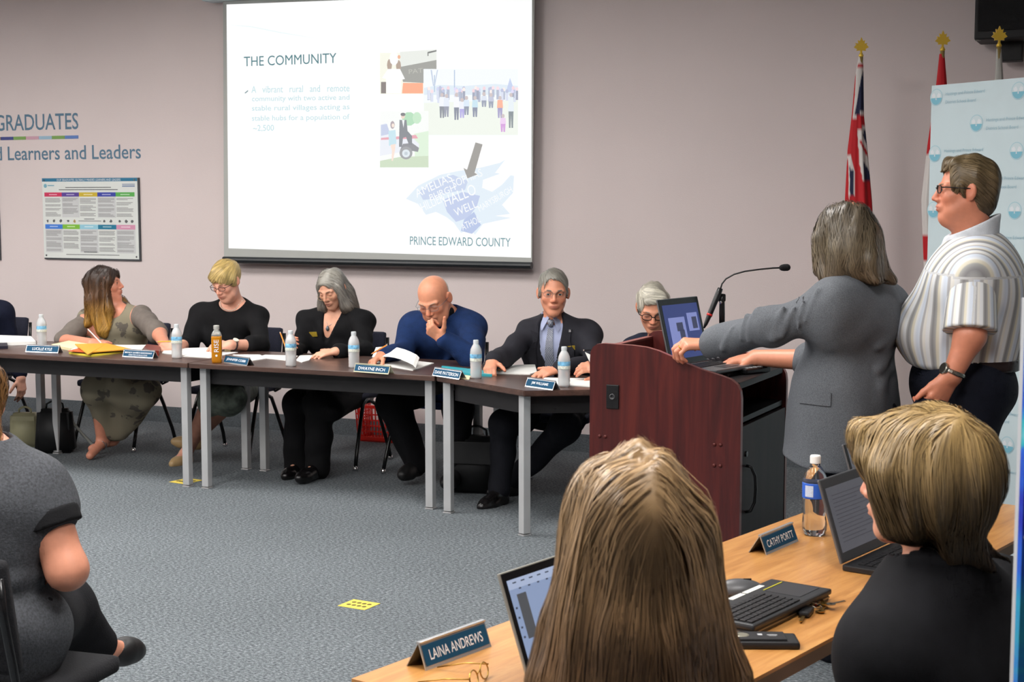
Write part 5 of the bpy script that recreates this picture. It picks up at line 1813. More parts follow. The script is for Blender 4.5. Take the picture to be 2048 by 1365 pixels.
# --- seated woman at the left, back turned
def person_greytee():
    f = Fig('person', 'seated woman in a dark grey tee, back turned, legs crossed, at the left border', jz(0, 1300, 3.85))
    f.pel = jz(-30, 1245, 3.86); f.neck = jz(-35, 905, 3.86); f.fwd = CD(.30, .95)
    f.shR = jz(74, 968, 3.84); f.shL = jz(-150, 965, 3.78)
    f.elR = jz(134, 1140, 3.80); f.wrR = jz(112, 1128, 4.08)
    f.elL = jz(-190, 1140, 3.86); f.wrL = jz(-80, 1140, 4.15)
    f.knR = jz(122, 1215, 4.28); f.anR = jz(206, 1300, 4.44); f.toeR = jz(262, 1302, 4.56)
    f.knL = jz(40, 1230, 4.26); f.anL = jz(60, 1435, 4.24); f.toeL = jz(80, 1450, 4.42)
    f.head = jz(-62, 800, 3.90); f.hf = CD(.25, .95)
    f.bw = .98; f.bd = 1.0; f.hips = 1.10; f.arm = 1.15; f.leg = 1.12; f.skin = (214, 146, 118); f.head_kw = dict(female=True)
    f.handR = hand(CD(-.5, .7, 0), CD(0, 0, 1)); f.handL = hand(CD(.5, .7, 0), CD(0, 0, 1))
    f.setup()
    J = SDF(); f.torso(J, .014, k=.07); f.arms(J, .014, .30, flare=.0)
    # waistband rolls of the long tee
    for zz, r_, o_ in ((.25, .012, .0), (.13, .016, .012), (.03, .020, .03)):
        ring = [f.pel + f.up * zz + f.right * math.cos(a) * (.140 + o_) * f.bw + f.fw * math.sin(a) * (.105 + o_) for a in np.linspace(0, 6.283, 13)]
        for a, b in zip(ring[:-1], ring[1:]): J.rc(a, b + f.up * .004, r_, k=.03)
    J.el(f.pel - f.up * .03 + f.right * .02, (.215, .18, .15), np.stack([f.right, f.fw, f.up], 1), k=.05)
    J.rc(f.pel, f.pel + (f.knR - f.pel) * .5, .13, .10, k=.06)
    J.fold(.008, 24, 3, (.6, .6, 1.6))
    NK = SDF(); NK.rc(f.neck + f.up * .01, f.neck + f.up * .12, .07, .09, k=0)
    J2 = SDF(); J2.join(J); J2.join(NK, op='s', k=.006)
    lo, hi = f.lohi(.3)
    f.wear('tee_shirt', J2, cloth_mat('jersey_charcoal', (74, 76, 80), var=.3, vscale=160), h=.009, lo=lo, hi=hi)
    B = SDF()
    ax = unit(f.elR - f.shR); c = f.shR + (f.elR - f.shR) * .42
    B.rc(c - ax * .018, c + ax * .022, .080, .079, k=0); B.cut(c + ax * .024, ax); B.cut(c - ax * .02, -ax)
    f.wear('sleeve_band', B, cloth_mat('band_black', (26, 26, 28)), h=.007, lo=c - .15, hi=c + .15)
    T = SDF(); T.el(f.pel - f.up * .03, (.16, .14, .12), k=.05); f.legs(T, .02, upto=1.86, gk=.02); T.fold(.006, 24, 8)
    f.wear('leggings', T, cloth_mat('leggings_black', (24, 24, 27)), h=.010)
    f.build_body(layers(J2, T, B), h=.007)
    for sd in 'RL':
        an, to = A3(getattr(f, 'an' + sd)), A3(getattr(f, 'toe' + sd))
        S = SDF(); d = unit(to - an); heel = an - A3((0, 0, .035)) - d * .03
        S.rc(heel, to, .036, .036, k=.02); S.rc(to - d * .03, to + d * .03, .040, .026, k=.03); S.rc(heel, heel + A3((0, 0, .03)), .034, .034, k=.02)
        S.join(SDF().rc(an + A3((0, 0, .03)) - d * .01, an + d * .055 + A3((0, 0, .03)), .042, .030, k=0), op='s', k=.008)
        V, Q = polygonize(S, *bounds(an, to, pad=.12), .007)
        f.fix(np_obj('flat_shoe', V, Q, mat('shoe_dull_black', (22, 21, 22)), None))
    hm = hair_material('hair_curly_gold', (96, 66, 38), (146, 104, 58), (182, 134, 78))
    def pr(S, p, R, sc):
        E = lambda *v: np.array(v) * sc
        S.el(p(0, -.022, .036), E(.095, .112, .095), R, k=0)
        S.el(p(0, -.065, -.08), E(.105, .08, .13), R, k=.05)
        S.rc(p(.06, -.06, -.10), p(.085, -.085, -.165), .05, .03, k=.03)
        S.el(p(0, .10, -.03), E(.08, .07, .1), R, k=.012, op='s')
    f.hairdo(pr, hm, n=2100, length=.14, segs=14, w0=.0018, wave=1.1, wavef=120, along0=.26, lift=(0, .012))
    return f

# --- long-haired woman in the foreground, seen from behind
def person_longhair():
    f = Fig('person', 'woman with very long light brown hair in the foreground, seen from behind', jz(1290, 1365, 2.2))
    Z = 2.20
    f.pel = floorpt(1292, .56, 2.16); f.neck = floorpt(1284, 1.02, 2.16); f.fwd = CD(-.35, .93)
    f.shL = floorpt(1150, .89, 2.16); f.shR = floorpt(1415, .89, 2.28)
    f.elL = floorpt(1130, .70, 2.26); f.wrL = floorpt(1180, .66, 2.46); f.elR = floorpt(1440, .70, 2.40); f.wrR = floorpt(1350, .66, 2.52)
    f.knL = floorpt(1140, .50, 2.58); f.knR = floorpt(1290, .50, 2.66); f.anL = floorpt(1150, .09, 2.50); f.anR = floorpt(1290, .09, 2.58)
    f.toeL = floorpt(1110, .04, 2.66); f.toeR = floorpt(1250, .04, 2.74)
    f.head = floorpt(1262, 1.200, 2.22); f.hf = CD(-.16, .98, -.06)
    f.bw = 1.0; f.skin = (222, 164, 140); f.head_kw = dict(female=True, nr=.046); f.hand_sc = .92
    f.handL = hand(CD(-.1, 1, -.1), CD(0, 0, 1)); f.handR = hand(CD(-.4, .9, -.1), CD(0, 0, 1))
    f.setup()
    J = SDF(); f.torso(J, .012); f.arms(J, .012, 1.9); J.fold(.004, 28, 9)
    f.wear('top', J, cloth_mat('top_dark_grey', (52, 50, 54)), h=.014)
    T = SDF(); T.el(f.pel, (.19, .15, .14), k=.05); f.legs(T, .016, upto=1.95, gk=.02)
    f.wear('trousers', T, cloth_mat('trousers_soft_black', (15, 15, 17)), h=.014)
    f.shoes(mat('shoe_dull_black', (22, 21, 22)))
    f.build_body(layers(J, T), h=.008)
    hm = hair_material('hair_light_brown', (172, 140, 100), (120, 90, 62), (150, 112, 70), rough=.36)
    def pr(S, p, R, sc):
        E = lambda *v: np.array(v) * sc
        S.el(p(0, -.020, .036), E(.091, .112, .097), R, k=0)
        S.el(p(0, -.045, -.10), E(.112, .090, .17), R, k=.06)
        for s in (-1, 1):
            S.rc(p(s * .055, -.02, -.02), p(s * .105, -.045, -.22), .048, .050, k=.05)
            S.rc(p(s * .105, -.045, -.22), p(s * .138, -.07, -.46), .050, .040, k=.04)
            S.rc(p(s * .055, -.06, -.15), p(s * .065, -.09, -.48), .060, .045, k=.05)
        S.rc(p(0, -.07, -.15), p(0, -.10, -.48), .06, .045, k=.05)
        S.el(p(0, .11, -.05), E(.08, .07, .14), R, k=.012, op='s')
        # parting
        S.rc(p(.004, .06, .137), p(.004, -.072, .123), .003, .003, k=.007, op='s')
        S.rc(p(.004, -.072, .123), p(.008, -.112, .082), .003, .001, k=.007, op='s')
    def dr(q, t):
        up = np.clip(q[:, 2] * 9, 0, 1)
        sgn = np.where(q[:, 0] > .004, 1., -1.)
        return np.stack([sgn * (up * 1.1 + .12 * (q[:, 2] > -.25)), -.30 * up - .05, -np.ones(len(q)) * (1.02 - up * .55)], 1)
    f.hairdo(pr, hm, n=13000, length=.26, dirfun=dr, segs=11, w0=.0010, w1=.0006, along0=.55, wave=.10, wavef=30, lift=(-.002, .007), h=.008, inertia=.7, noise=.006)
    return f

# --- woman with the bob in the foreground
def person_bob():
    f = Fig('person', 'woman with a short blonde-brown bob and black jacket in the right foreground', jz(1880, 1365, 2.75))
    f.pel = floorpt(1895, .56, 2.72); f.neck = floorpt(1872, 1.005, 2.72); f.fwd = CD(-.62, .78)
    f.shL = floorpt(1768, .905, 2.62); f.shR = floorpt(1985, .915, 2.92)
    f.elL = floorpt(1745, .68, 2.70); f.wrL = floorpt(1730, .64, 2.92); f.elR = floorpt(1960, .72, 3.10); f.wrR = floorpt(1830, .64, 3.12)
    f.knL = floorpt(1700, .50, 2.95); f.knR = floorpt(1800, .50, 3.10); f.anL = floorpt(1690, .09, 2.98); f.anR = floorpt(1790, .09, 3.12)
    f.toeL = floorpt(1620, .04, 3.08); f.toeR = floorpt(1720, .04, 3.24)
    f.head = floorpt(1838, 1.190, 2.73); f.hf = CD(-.76, .64, -.06)
    f.skin = (224, 160, 132); f.head_kw = dict(female=True, nr=.047); f.hand_sc = .92; f.bw = 1.02
    f.handL = hand(CD(-.5, .8, -.1), CD(0, 0, 1)); f.handR = hand(CD(-.6, .7, -.1), CD(0, 0, 1))
    f.setup()
    J = SDF(); f.torso(J, .018); f.arms(J, .016, 1.9, flare=.006); J.rc(f.neck - f.up * .03 - f.fw * .01, f.neck + f.up * .040 - f.fw * .012, .080, .068, k=.03); J.fold(.005, 26, 19)
    NK = SDF(); NK.rc(f.neck + f.up * .01 + f.fw * .01, f.neck + f.up * .1 + f.fw * .03, .058, .075, k=0)
    J2 = SDF(); J2.join(J); J2.join(NK, op='s', k=.006)
    f.wear('jacket', J2, cloth_mat('jacket_black', (20, 20, 23), var=.2, bump=.08, bscale=500), h=.009)
    T = SDF(); T.el(f.pel, (.19, .15, .14), k=.05); f.legs(T, .016, upto=1.95, gk=.02)
    f.wear('trousers', T, cloth_mat('trousers_soft_black', (15, 15, 17)), h=.014)
    f.shoes(mat('shoe_dull_black', (22, 21, 22)))
    f.build_body(layers(J2, T), h=.0055)
    hm = hair_material('hair_honey_bob', (172, 142, 92), (104, 84, 54), (54, 42, 30), rough=.4)
    def pr(S, p, R, sc):
        E = lambda *v: np.array(v) * sc
        S.el(p(0, -.022, .034), E(.104, .124, .100), R, k=0)
        S.el(p(0, -.050, -.030), E(.104, .090, .090), R, k=.05)
        for s in (-1, 1):
            S.rc(p(s * .088, .018, .02), p(s * .080, .012, -.085), .026, .020, k=.03)
        S.rc(p(-.04, .078, .080), p(.055, .076, .060), .034, .028, k=.03)
        S.rc(p(-.075, .060, .040), p(-.078, .052, -.01), .022, .012, k=.02)
        S.el(p(0, -.070, -.120), E(.055, .034, .045), R, k=.03)
        S.rc(p(.035, -.085, -.125), p(.070, -.125, -.150), .020, .005, k=.02)
        S.rc(p(.0, -.09, -.125), p(.02, -.125, -.160), .018, .005, k=.02)
        S.el(p(0, .112, -.045), E(.105, .080, .105), R, k=.012, op='s')
        S.el(p(0, .035, -.155), E(.10, .095, .065), R, k=.02, op='s')
    def dr(q, t):
        up = np.clip((q[:, 2] - .02) * 10, 0, 1)
        return np.stack([q[:, 0] * 3 + .15, .25 * up - .25 * (1 - up) - q[:, 1] * .5, -np.ones(len(q)) * (1.05 - .6 * up)], 1)
    f.hairdo(pr, hm, n=9000, length=.15, dirfun=dr, segs=10, w0=.0010, w1=.0006, along0=.27, wave=.12, wavef=40, lift=(-.002, .006), h=.007, inertia=.65, noise=.004)
    return f

def floorpt(px, H, Z):
    """image column px at height H and distance Z"""
    d = Z * _ct + (CAMH - H) * _st
    return np.array(floorframe((px - CX) / FPX * d, Z, H))
CD = camdir
def short_hair(S, p, R, sc, t=.004, front=.066, low=-.055, ear=True, fz=.022):
    E = lambda *v: np.array(v) * sc
    S.el(p(0, -.018, .040), E(.075 + t, .095 + t, .085 + t), R, k=0)
    S.el(p(0, front, fz), E(.058, .06, .060), R, k=.012, op='s')
    S.el(p(0, .045, -.07), E(.10, .08, .085), R, k=.012, op='s')
    S.cut(p(0, -.03, low), R @ A3((0, .5, -1)), k=.01)
    for s in (-1, 1):
        S.rc(p(s * .0715, .020, .015), p(s * .072, .012, -.014), .0065, .004, k=.008)
        if ear: S.el(p(s * .090, -.008, -.006), E(.018, .028, .038), R, k=.004, op='s')

# --- bald man in the navy pullover
def person_bald():
    f = Fig('person', 'bald man in a navy pullover leaning his chin on his fist', jy(890, 900, 8.35))
    f.pel = jy(905, 775, 8.42); f.neck = jy(893, 632, 8.10); f.fwd = CD(-.45, -.9)
    f.shR = jy(822, 655, 8.10); f.shL = jy(942, 655, 8.10)
    f.elR = jy(806, 704, 7.95); f.wrR = jy(765, 711, 7.66)
    f.elL = jy(946, 716, 7.78); f.wrL = jy(886, 679, 7.70)
    f.knR = jy(785, 806, 7.85); f.anR = jy(832, 925, 7.98); f.toeR = jy(806, 950, 7.82)
    f.knL = jy(915, 815, 7.80); f.anL = jy(918, 940, 7.85); f.toeL = jy(892, 966, 7.65)
    f.head = jy(868, 598, 7.98); f.hf = CD(-.30, -.8, -.48); f.roll = -.10
    f.sc = 1.13; f.bw = 1.32; f.bd = 1.30; f.arm = 1.18; f.leg = 1.12; f.belly = .6
    f.skin = (218, 148, 116); f.flush = .6; f.head_kw = dict(wide=1.05, jowl=.35, nr=.066, nose=1.15); f.hand_sc = 1.08
    f.handR = hand(CD(-.45, -.6, -.25), CD(-.6, -.3, .7), (.6, .65, .7, .7), .04, (.3, .8))
    f.handL = hand(CD(-.62, -.1, .5), CD(-.45, -.85, -.2), (.95, .95, .95, .95), .03, (.75, .1))
    f.setup()
    J = SDF(); f.torso(J, .016); f.arms(J, .012, 1.93, flare=.006)
    J.rc(f.neck - f.up * .02, f.neck + f.up * .035 + f.fw * .012, .085, .082, k=.03)
    J.fold(.008, 30, 8)
    # ridges of cloth across the arm and chest
    J.rc(f.elL + (f.shL - f.elL) * .35 + f.fw * .06, f.elL + (f.wrL - f.elL) * .4 + f.fw * .05, .012, .008, k=.03)
    J.rc(f.shL + f.fw * .09 - f.up * .04, f.pel + f.up * .25 + f.fw * .20, .010, .008, k=.03)
    NK = SDF(); NK.rc(f.neck + f.up * .03, f.neck + f.up * .12 + f.fw * .03, .070, .085, k=0)
    J2 = SDF(); J2.join(J); J2.join(NK, op='s', k=.008)
    f.wear('pullover', J2, cloth_mat('fleece_navy', (28, 48, 88), rough=.95, var=.15, bump=.4, bscale=180), h=.010)
    T = SDF(); T.el(f.pel, (.22, .18, .14), k=.05); f.legs(T, .02, upto=2.0, gk=.034); T.fold(.007, 28, 3)
    f.wear('trousers', T, cloth_mat('trousers_black', (17, 17, 20)), h=.014)
    f.shoes(mat('shoe_dull_black', (22, 21, 22), rough=.5), wd=1.08)
    cs = SDF(); cs.rc(f.neck - f.up * .01 + f.fw * .02, f.neck + f.up * .03 + f.fw * .03, .073, .072, k=0)
    f.wear('collar_lining', cs, cloth_mat('collar_black', (18, 18, 22)), h=.010)
    f.build_body(layers(J2, T, cs))
    # stubble of white hair round the back of the head
    hm = hair_material('hair_white_fringe', (214, 204, 190), (216, 206, 194), (210, 200, 190))
    def pr(S, p, R, sc):
        E = lambda *v: np.array(v) * sc
        S.el(p(0, -.014, .034), E(.0768 * 1.05, .0952, .0838), R, k=0)
        S.cut(p(0, -.045, .045), R @ A3((0, 1, .75)), k=.003)
        S.cut(p(0, -.03, -.055), R @ A3((0, .5, -1)), k=.01)
    f.hairdo(pr, hm, n=300, length=.02, h=.006, w0=.001, w1=.0005, lift=(0, .001), noise=0, segs=3)
    brows(f.t, f.head - A3(f.off), f.HR, f.sc, 1.05, (170, 140, 120), .003)
    glasses(f.t, f.head - A3(f.off), f.HR, f.sc, 1.07, col=(104, 108, 114), drop=-.004, rim=.0010, half=(.0245, .0155))
    return f

# --- woman with long grey hair in black
def person_greyhair():
    f = Fig('person', 'woman in black with long grey hair and a gold name badge, reading', jy(668, 900, 8.35))
    f.pel = jy(672, 772, 8.42); f.neck = jy(676, 620, 8.28); f.fwd = CD(-.38, -.92)
    f.shR = jy(617, 643, 8.26); f.shL = jy(726, 643, 8.26)
    f.elR = jy(598, 700, 8.10); f.wrR = jy(585, 708, 7.84)
    f.elL = jy(730, 706, 8.08); f.wrL = jy(674, 703, 7.82)
    f.knR = jy(592, 806, 7.84); f.anR = jy(596, 930, 7.92); f.toeR = jy(572, 953, 7.72)
    f.knL = jy(638, 806, 7.80); f.anL = jy(636, 932, 7.84); f.toeL = jy(600, 957, 7.62)
    f.head = jy(664, 577, 8.20); f.hf = CD(-.42, -.82, -.46); f.roll = -.05
    f.sc = .98; f.bw = .98; f.bd = 1.0; f.bust = .95; f.arm = .95; f.skin = (222, 164, 136); f.flush = .3; f.head_kw = dict(female=True, nr=.046, brow=.8); f.hand_sc = .92
    f.handR = hand(CD(-.15, -.5, .5), CD(-.7, -.3, .2), (.6, .65, .7, .75), .03, (.3, .7))
    f.handL = hand(CD(-.9, -.25, -.10), CD(-.05, -.3, 1), (.22, .22, .24, .26), .07, (.55, .2))
    f.setup()
    J = SDF(); f.torso(J, .012); f.arms(J, .011, 1.90, flare=.008); J.fold(.006, 34, 12)
    V = SDF(); a = f.neck + f.up * .06 + f.fw * .06; b = f.neck - f.up * .20 + f.fw * .17
    V.rc(b, a, .004, .075, k=0)
    J2 = SDF(); J2.join(J); J2.join(V, op='s', k=.006)
    blk = cloth_mat('knit_black', (18, 18, 20), var=.2)
    f.wear('cardigan', J2, blk, h=.010)
    T = SDF(); T.el(f.pel, (.20, .16, .14), k=.05); f.legs(T, .022, upto=2.03, gk=.045); T.fold(.006, 26, 4)
    # long tail of the cardigan hanging over the chair
    T.rc(f.pel + f.right * -.12 - f.up * .02, f.knL + f.right * -.10 - f.up * .02, .10, .07, k=.06)
    f.wear('trousers', T, cloth_mat('trousers_soft_black', (15, 15, 17)), h=.014)
    f.shoes(mat('shoe_leather_black', (18, 16, 17), rough=.25, spec=.6), wd=.95)
    f.build_body(layers(J2, T))
    hm = hair_material('hair_grey_long', (172, 168, 158), (122, 118, 112), (108, 92, 76))
    def pr(S, p, R, sc):
        E = lambda *v: np.array(v) * sc
        S.el(p(0, -.016, .036), E(.084, .104, .090), R, k=0)
        S.el(p(0, -.06, -.06), E(.085, .062, .11), R, k=.04)
        for s in (-1, 1):
            S.rc(p(s * .072, .020, .02), p(s * .088, .030, -.12), .024, .034, k=.03)
            S.rc(p(s * .088, .030, -.12), p(s * .092, .022, -.20), .034, .026, k=.03)
            S.rc(p(s * .06, -.05, -.06), p(s * .085, -.03, -.20), .045, .035, k=.03)
        S.el(p(0, .085, -.035), E(.058, .075, .098), R, k=.012, op='s')
        S.el(p(0, .06, -.16), E(.05, .07, .10), R, k=.02, op='s')
    f.hairdo(pr, hm, n=2250, length=.17, dirfun=lambda q, t: np.stack([np.sign(q[:, 0]) * np.clip((q[:, 2]) * 12, .02, 1.2), -.2 + 0 * q[:, 1], -np.ones(len(q)) * np.clip(.9 - q[:, 2] * 4, .35, 1)], 1), segs=10, w0=.0018, along0=.34, wave=.25, wavef=35)
    brows(f.t, f.head - A3(f.off), f.HR, f.sc, 1.0, (128, 104, 88), .002)
    glasses(f.t, f.head - A3(f.off), f.HR, f.sc, 1.0, col=(190, 164, 120), drop=-.020, fwd=.008, rim=.0009, half=(.023, .013))
    plate_on(f, 'name_badge', J, 635, 654, 8.9, .056, .032, mat('badge_gold', (196, 166, 60), rough=.3, metal=.5, var=.15, vscale=60), roll=.08, start=f.neck - f.up * .135 + f.right * .085 + f.fw * .12)
    ch = [f.neck + f.right * x * .055 + f.fw * (.07 + .05 * (1 - abs(x))) - f.up * (.015 + .055 * (1 - abs(x) ** 1.3)) for x in np.linspace(-1, 1, 9)]
    nk = tube_obj(f, 'necklace', ch, .0012, mat('chain_silver', (150, 152, 158), rough=.3, metal=.9))
    pe = f.neck + f.fw * .125 - f.up * .085
    f.fix(MB().lathe([(0, -.018), (.010, -.010), (.012, 0), (.006, .014), (0, .018)], 10, c=Vector(pe)).build('pendant', mat('pendant_grey', (96, 104, 112), rough=.3, metal=.4), None, smooth=True))
    return f

# --- blonde woman in the black cardigan
def person_blonde():
    f = Fig('person', 'blonde woman in a black cardigan with pearls, glasses and wristwatch, writing', jy(460, 900, 8.35))
    f.pel = jy(464, 766, 8.42); f.neck = jy(468, 606, 8.28); f.fwd = CD(-.33, -.94)
    f.shR = jy(401, 630, 8.26); f.shL = jy(513, 634, 8.26)
    f.elR = jy(378, 690, 8.10); f.wrR = jy(350, 693, 7.80)
    f.elL = jy(522, 692, 8.06); f.wrL = jy(462, 690, 7.84)
    f.knR = jy(425, 796, 7.84); f.anR = jy(372, 908, 7.98); f.toeR = jy(347, 928, 7.84)
    f.knL = jy(466, 796, 7.84); f.anL = jy(392, 875, 8.12); f.toeL = jy(352, 884, 8.02)
    f.head = jy(452, 563, 8.16); f.hf = CD(-.42, -.80, -.44); f.roll = -.04
    f.sc = 1.0; f.bw = 1.08; f.bd = 1.08; f.bust = 1.05; f.arm = 1.05; f.leg = 1.0; f.skin = (226, 166, 142); f.flush = .4; f.head_kw = dict(female=True, nr=.05, jowl=.15, brow=.8); f.hand_sc = .95
    f.handR = hand(CD(-.7, -.3, -.05), CD(-.1, -.7, .6), (.6, .65, .7, .7), .03, (.3, .6))
    f.handL = hand(CD(-.9, -.2, -.05), CD(-.05, -.5, .9), (.35, .35, .4, .4), .05)
    f.setup()
    J = SDF(); f.torso(J, .012); f.arms(J, .012, 1.32, flare=.006); J.fold(.005, 32, 22)
    V = SDF(); V.el(f.neck + f.up * .045 + f.fw * .05, (.105, .10, .082), np.stack([f.right, f.fw, f.up], 1), k=0)
    J2 = SDF(); J2.join(J); J2.join(V, op='s', k=.008)
    f.wear('cardigan', J2, cloth_mat('knit_black', (18, 18, 20)), h=.010)
    T = SDF(); T.el(f.pel, (.20, .16, .14), k=.05); f.legs(T, .022, upto=1.12, gk=.022)
    T.rc(f.pel + f.fw * .1, (f.knR + f.knL) / 2, .11, .075, k=.06); T.fold(.006, 24, 6)
    f.wear('skirt', T, mat('skirt_print', (84, 92, 84), rough=.8, var=.45, vscale=22), h=.014)
    f.shoes(mat('shoe_nude', (186, 156, 112), rough=.35), wd=.88)
    N = SDF(); f.legs(N, .0015, upto=1.98)
    N.cut(f.pel, -f.fw)
    f.wear('stockings', N, cloth_mat('stocking_tan', (150, 108, 92), rough=.6), h=.010)
    f.build_body(layers(J2, T, N))
    hm = hair_material('hair_blonde_short', (206, 176, 108), (224, 200, 136), (206, 184, 130))
    def pr(S, p, R, sc):
        E = lambda *v: np.array(v) * sc
        S.el(p(0, -.018, .044), E(.088, .108, .092), R, k=0)
        S.rc(p(-.045, .058, .070), p(.048, .060, .062), .024, .024, k=.03)
        for s in (-1, 1): S.rc(p(s * .074, .020, .03), p(s * .073, .012, -.022), .018, .009, k=.02)
        S.el(p(.004, .088, -.036), E(.066, .07, .082), R, k=.01, op='s')
        S.cut(p(0, -.03, -.050), R @ A3((0, .6, -1)), k=.01)
        for s in (-1, 1): S.el(p(s * .088, -.012, -.022), E(.016, .02, .024), R, k=.006, op='s')
    f.hairdo(pr, hm, n=1650, length=.10, dirfun=lambda q, t: np.stack([.5 + q[:, 0] * 3, .8 - q[:, 1] * 9, -.4 - 5 * (.09 - q[:, 2])], 1), segs=7, w0=.0018, along0=.2)
    brows(f.t, f.head - A3(f.off), f.HR, f.sc, 1.0, (150, 118, 84), .002)
    glasses(f.t, f.head - A3(f.off), f.HR, f.sc, 1.04, col=(58, 34, 40), drop=-.006, fwd=.002, rim=.0019, half=(.024, .014))
    pm = mat('pearl', (226, 214, 200), rough=.25, coat=.3)
    nk = None
    P = np.array([f.neck + f.right * math.sin(x * 1.9) * .072 + f.fw * (.035 + .075 * math.cos(x * 1.9)) + f.up * (.035 - .05 * (.5 + .5 * math.cos(x * 1.9))) for x in np.linspace(-1, 1, 25)]).T.astype(np.float32)
    NS = f.S.near(A3(f.neck), .14, 0)
    for it in range(4):
        g, gl = grad(NS, P); P = P - g / gl * np.clip(grad.d - .003, -.03, .03)
    for q in P.T:
        f.fix(MB().lathe([(0, -.0042), (.003, -.003), (.0042, 0), (.003, .003), (0, .0042)], 8, c=Vector(q)).build('pearl', pm, None, smooth=True))
    w = f.wrL + (f.elL - f.wrL) * .10
    d = unit(f.elL - f.wrL); u = unit(CD(0, -.6, .8) - d * (CD(0, -.6, .8) @ d)); v = np.cross(d, u)
    ring = [w + (u * math.cos(a) + v * math.sin(a)) * .033 for a in np.linspace(0, 2 * math.pi, 17)]
    ws = f.fix(MB().tube([Vector(r) for r in ring], .006, 6, cap=False).build('watch_strap', mat('strap_dark', (40, 22, 26), rough=.5), None, smooth=True))
    M = Matrix.Translation(Vector(w + u * .034)) @ Vector(u).to_track_quat('Z', 'Y').to_matrix().to_4x4()
    f.fix(MB().lathe([(.019, 0), (.019, .005), (.017, .007), (0, .007)], 20, M=M).build('watch_dial', mat('watch_cream', (232, 224, 204), rough=.25), None))
    return f

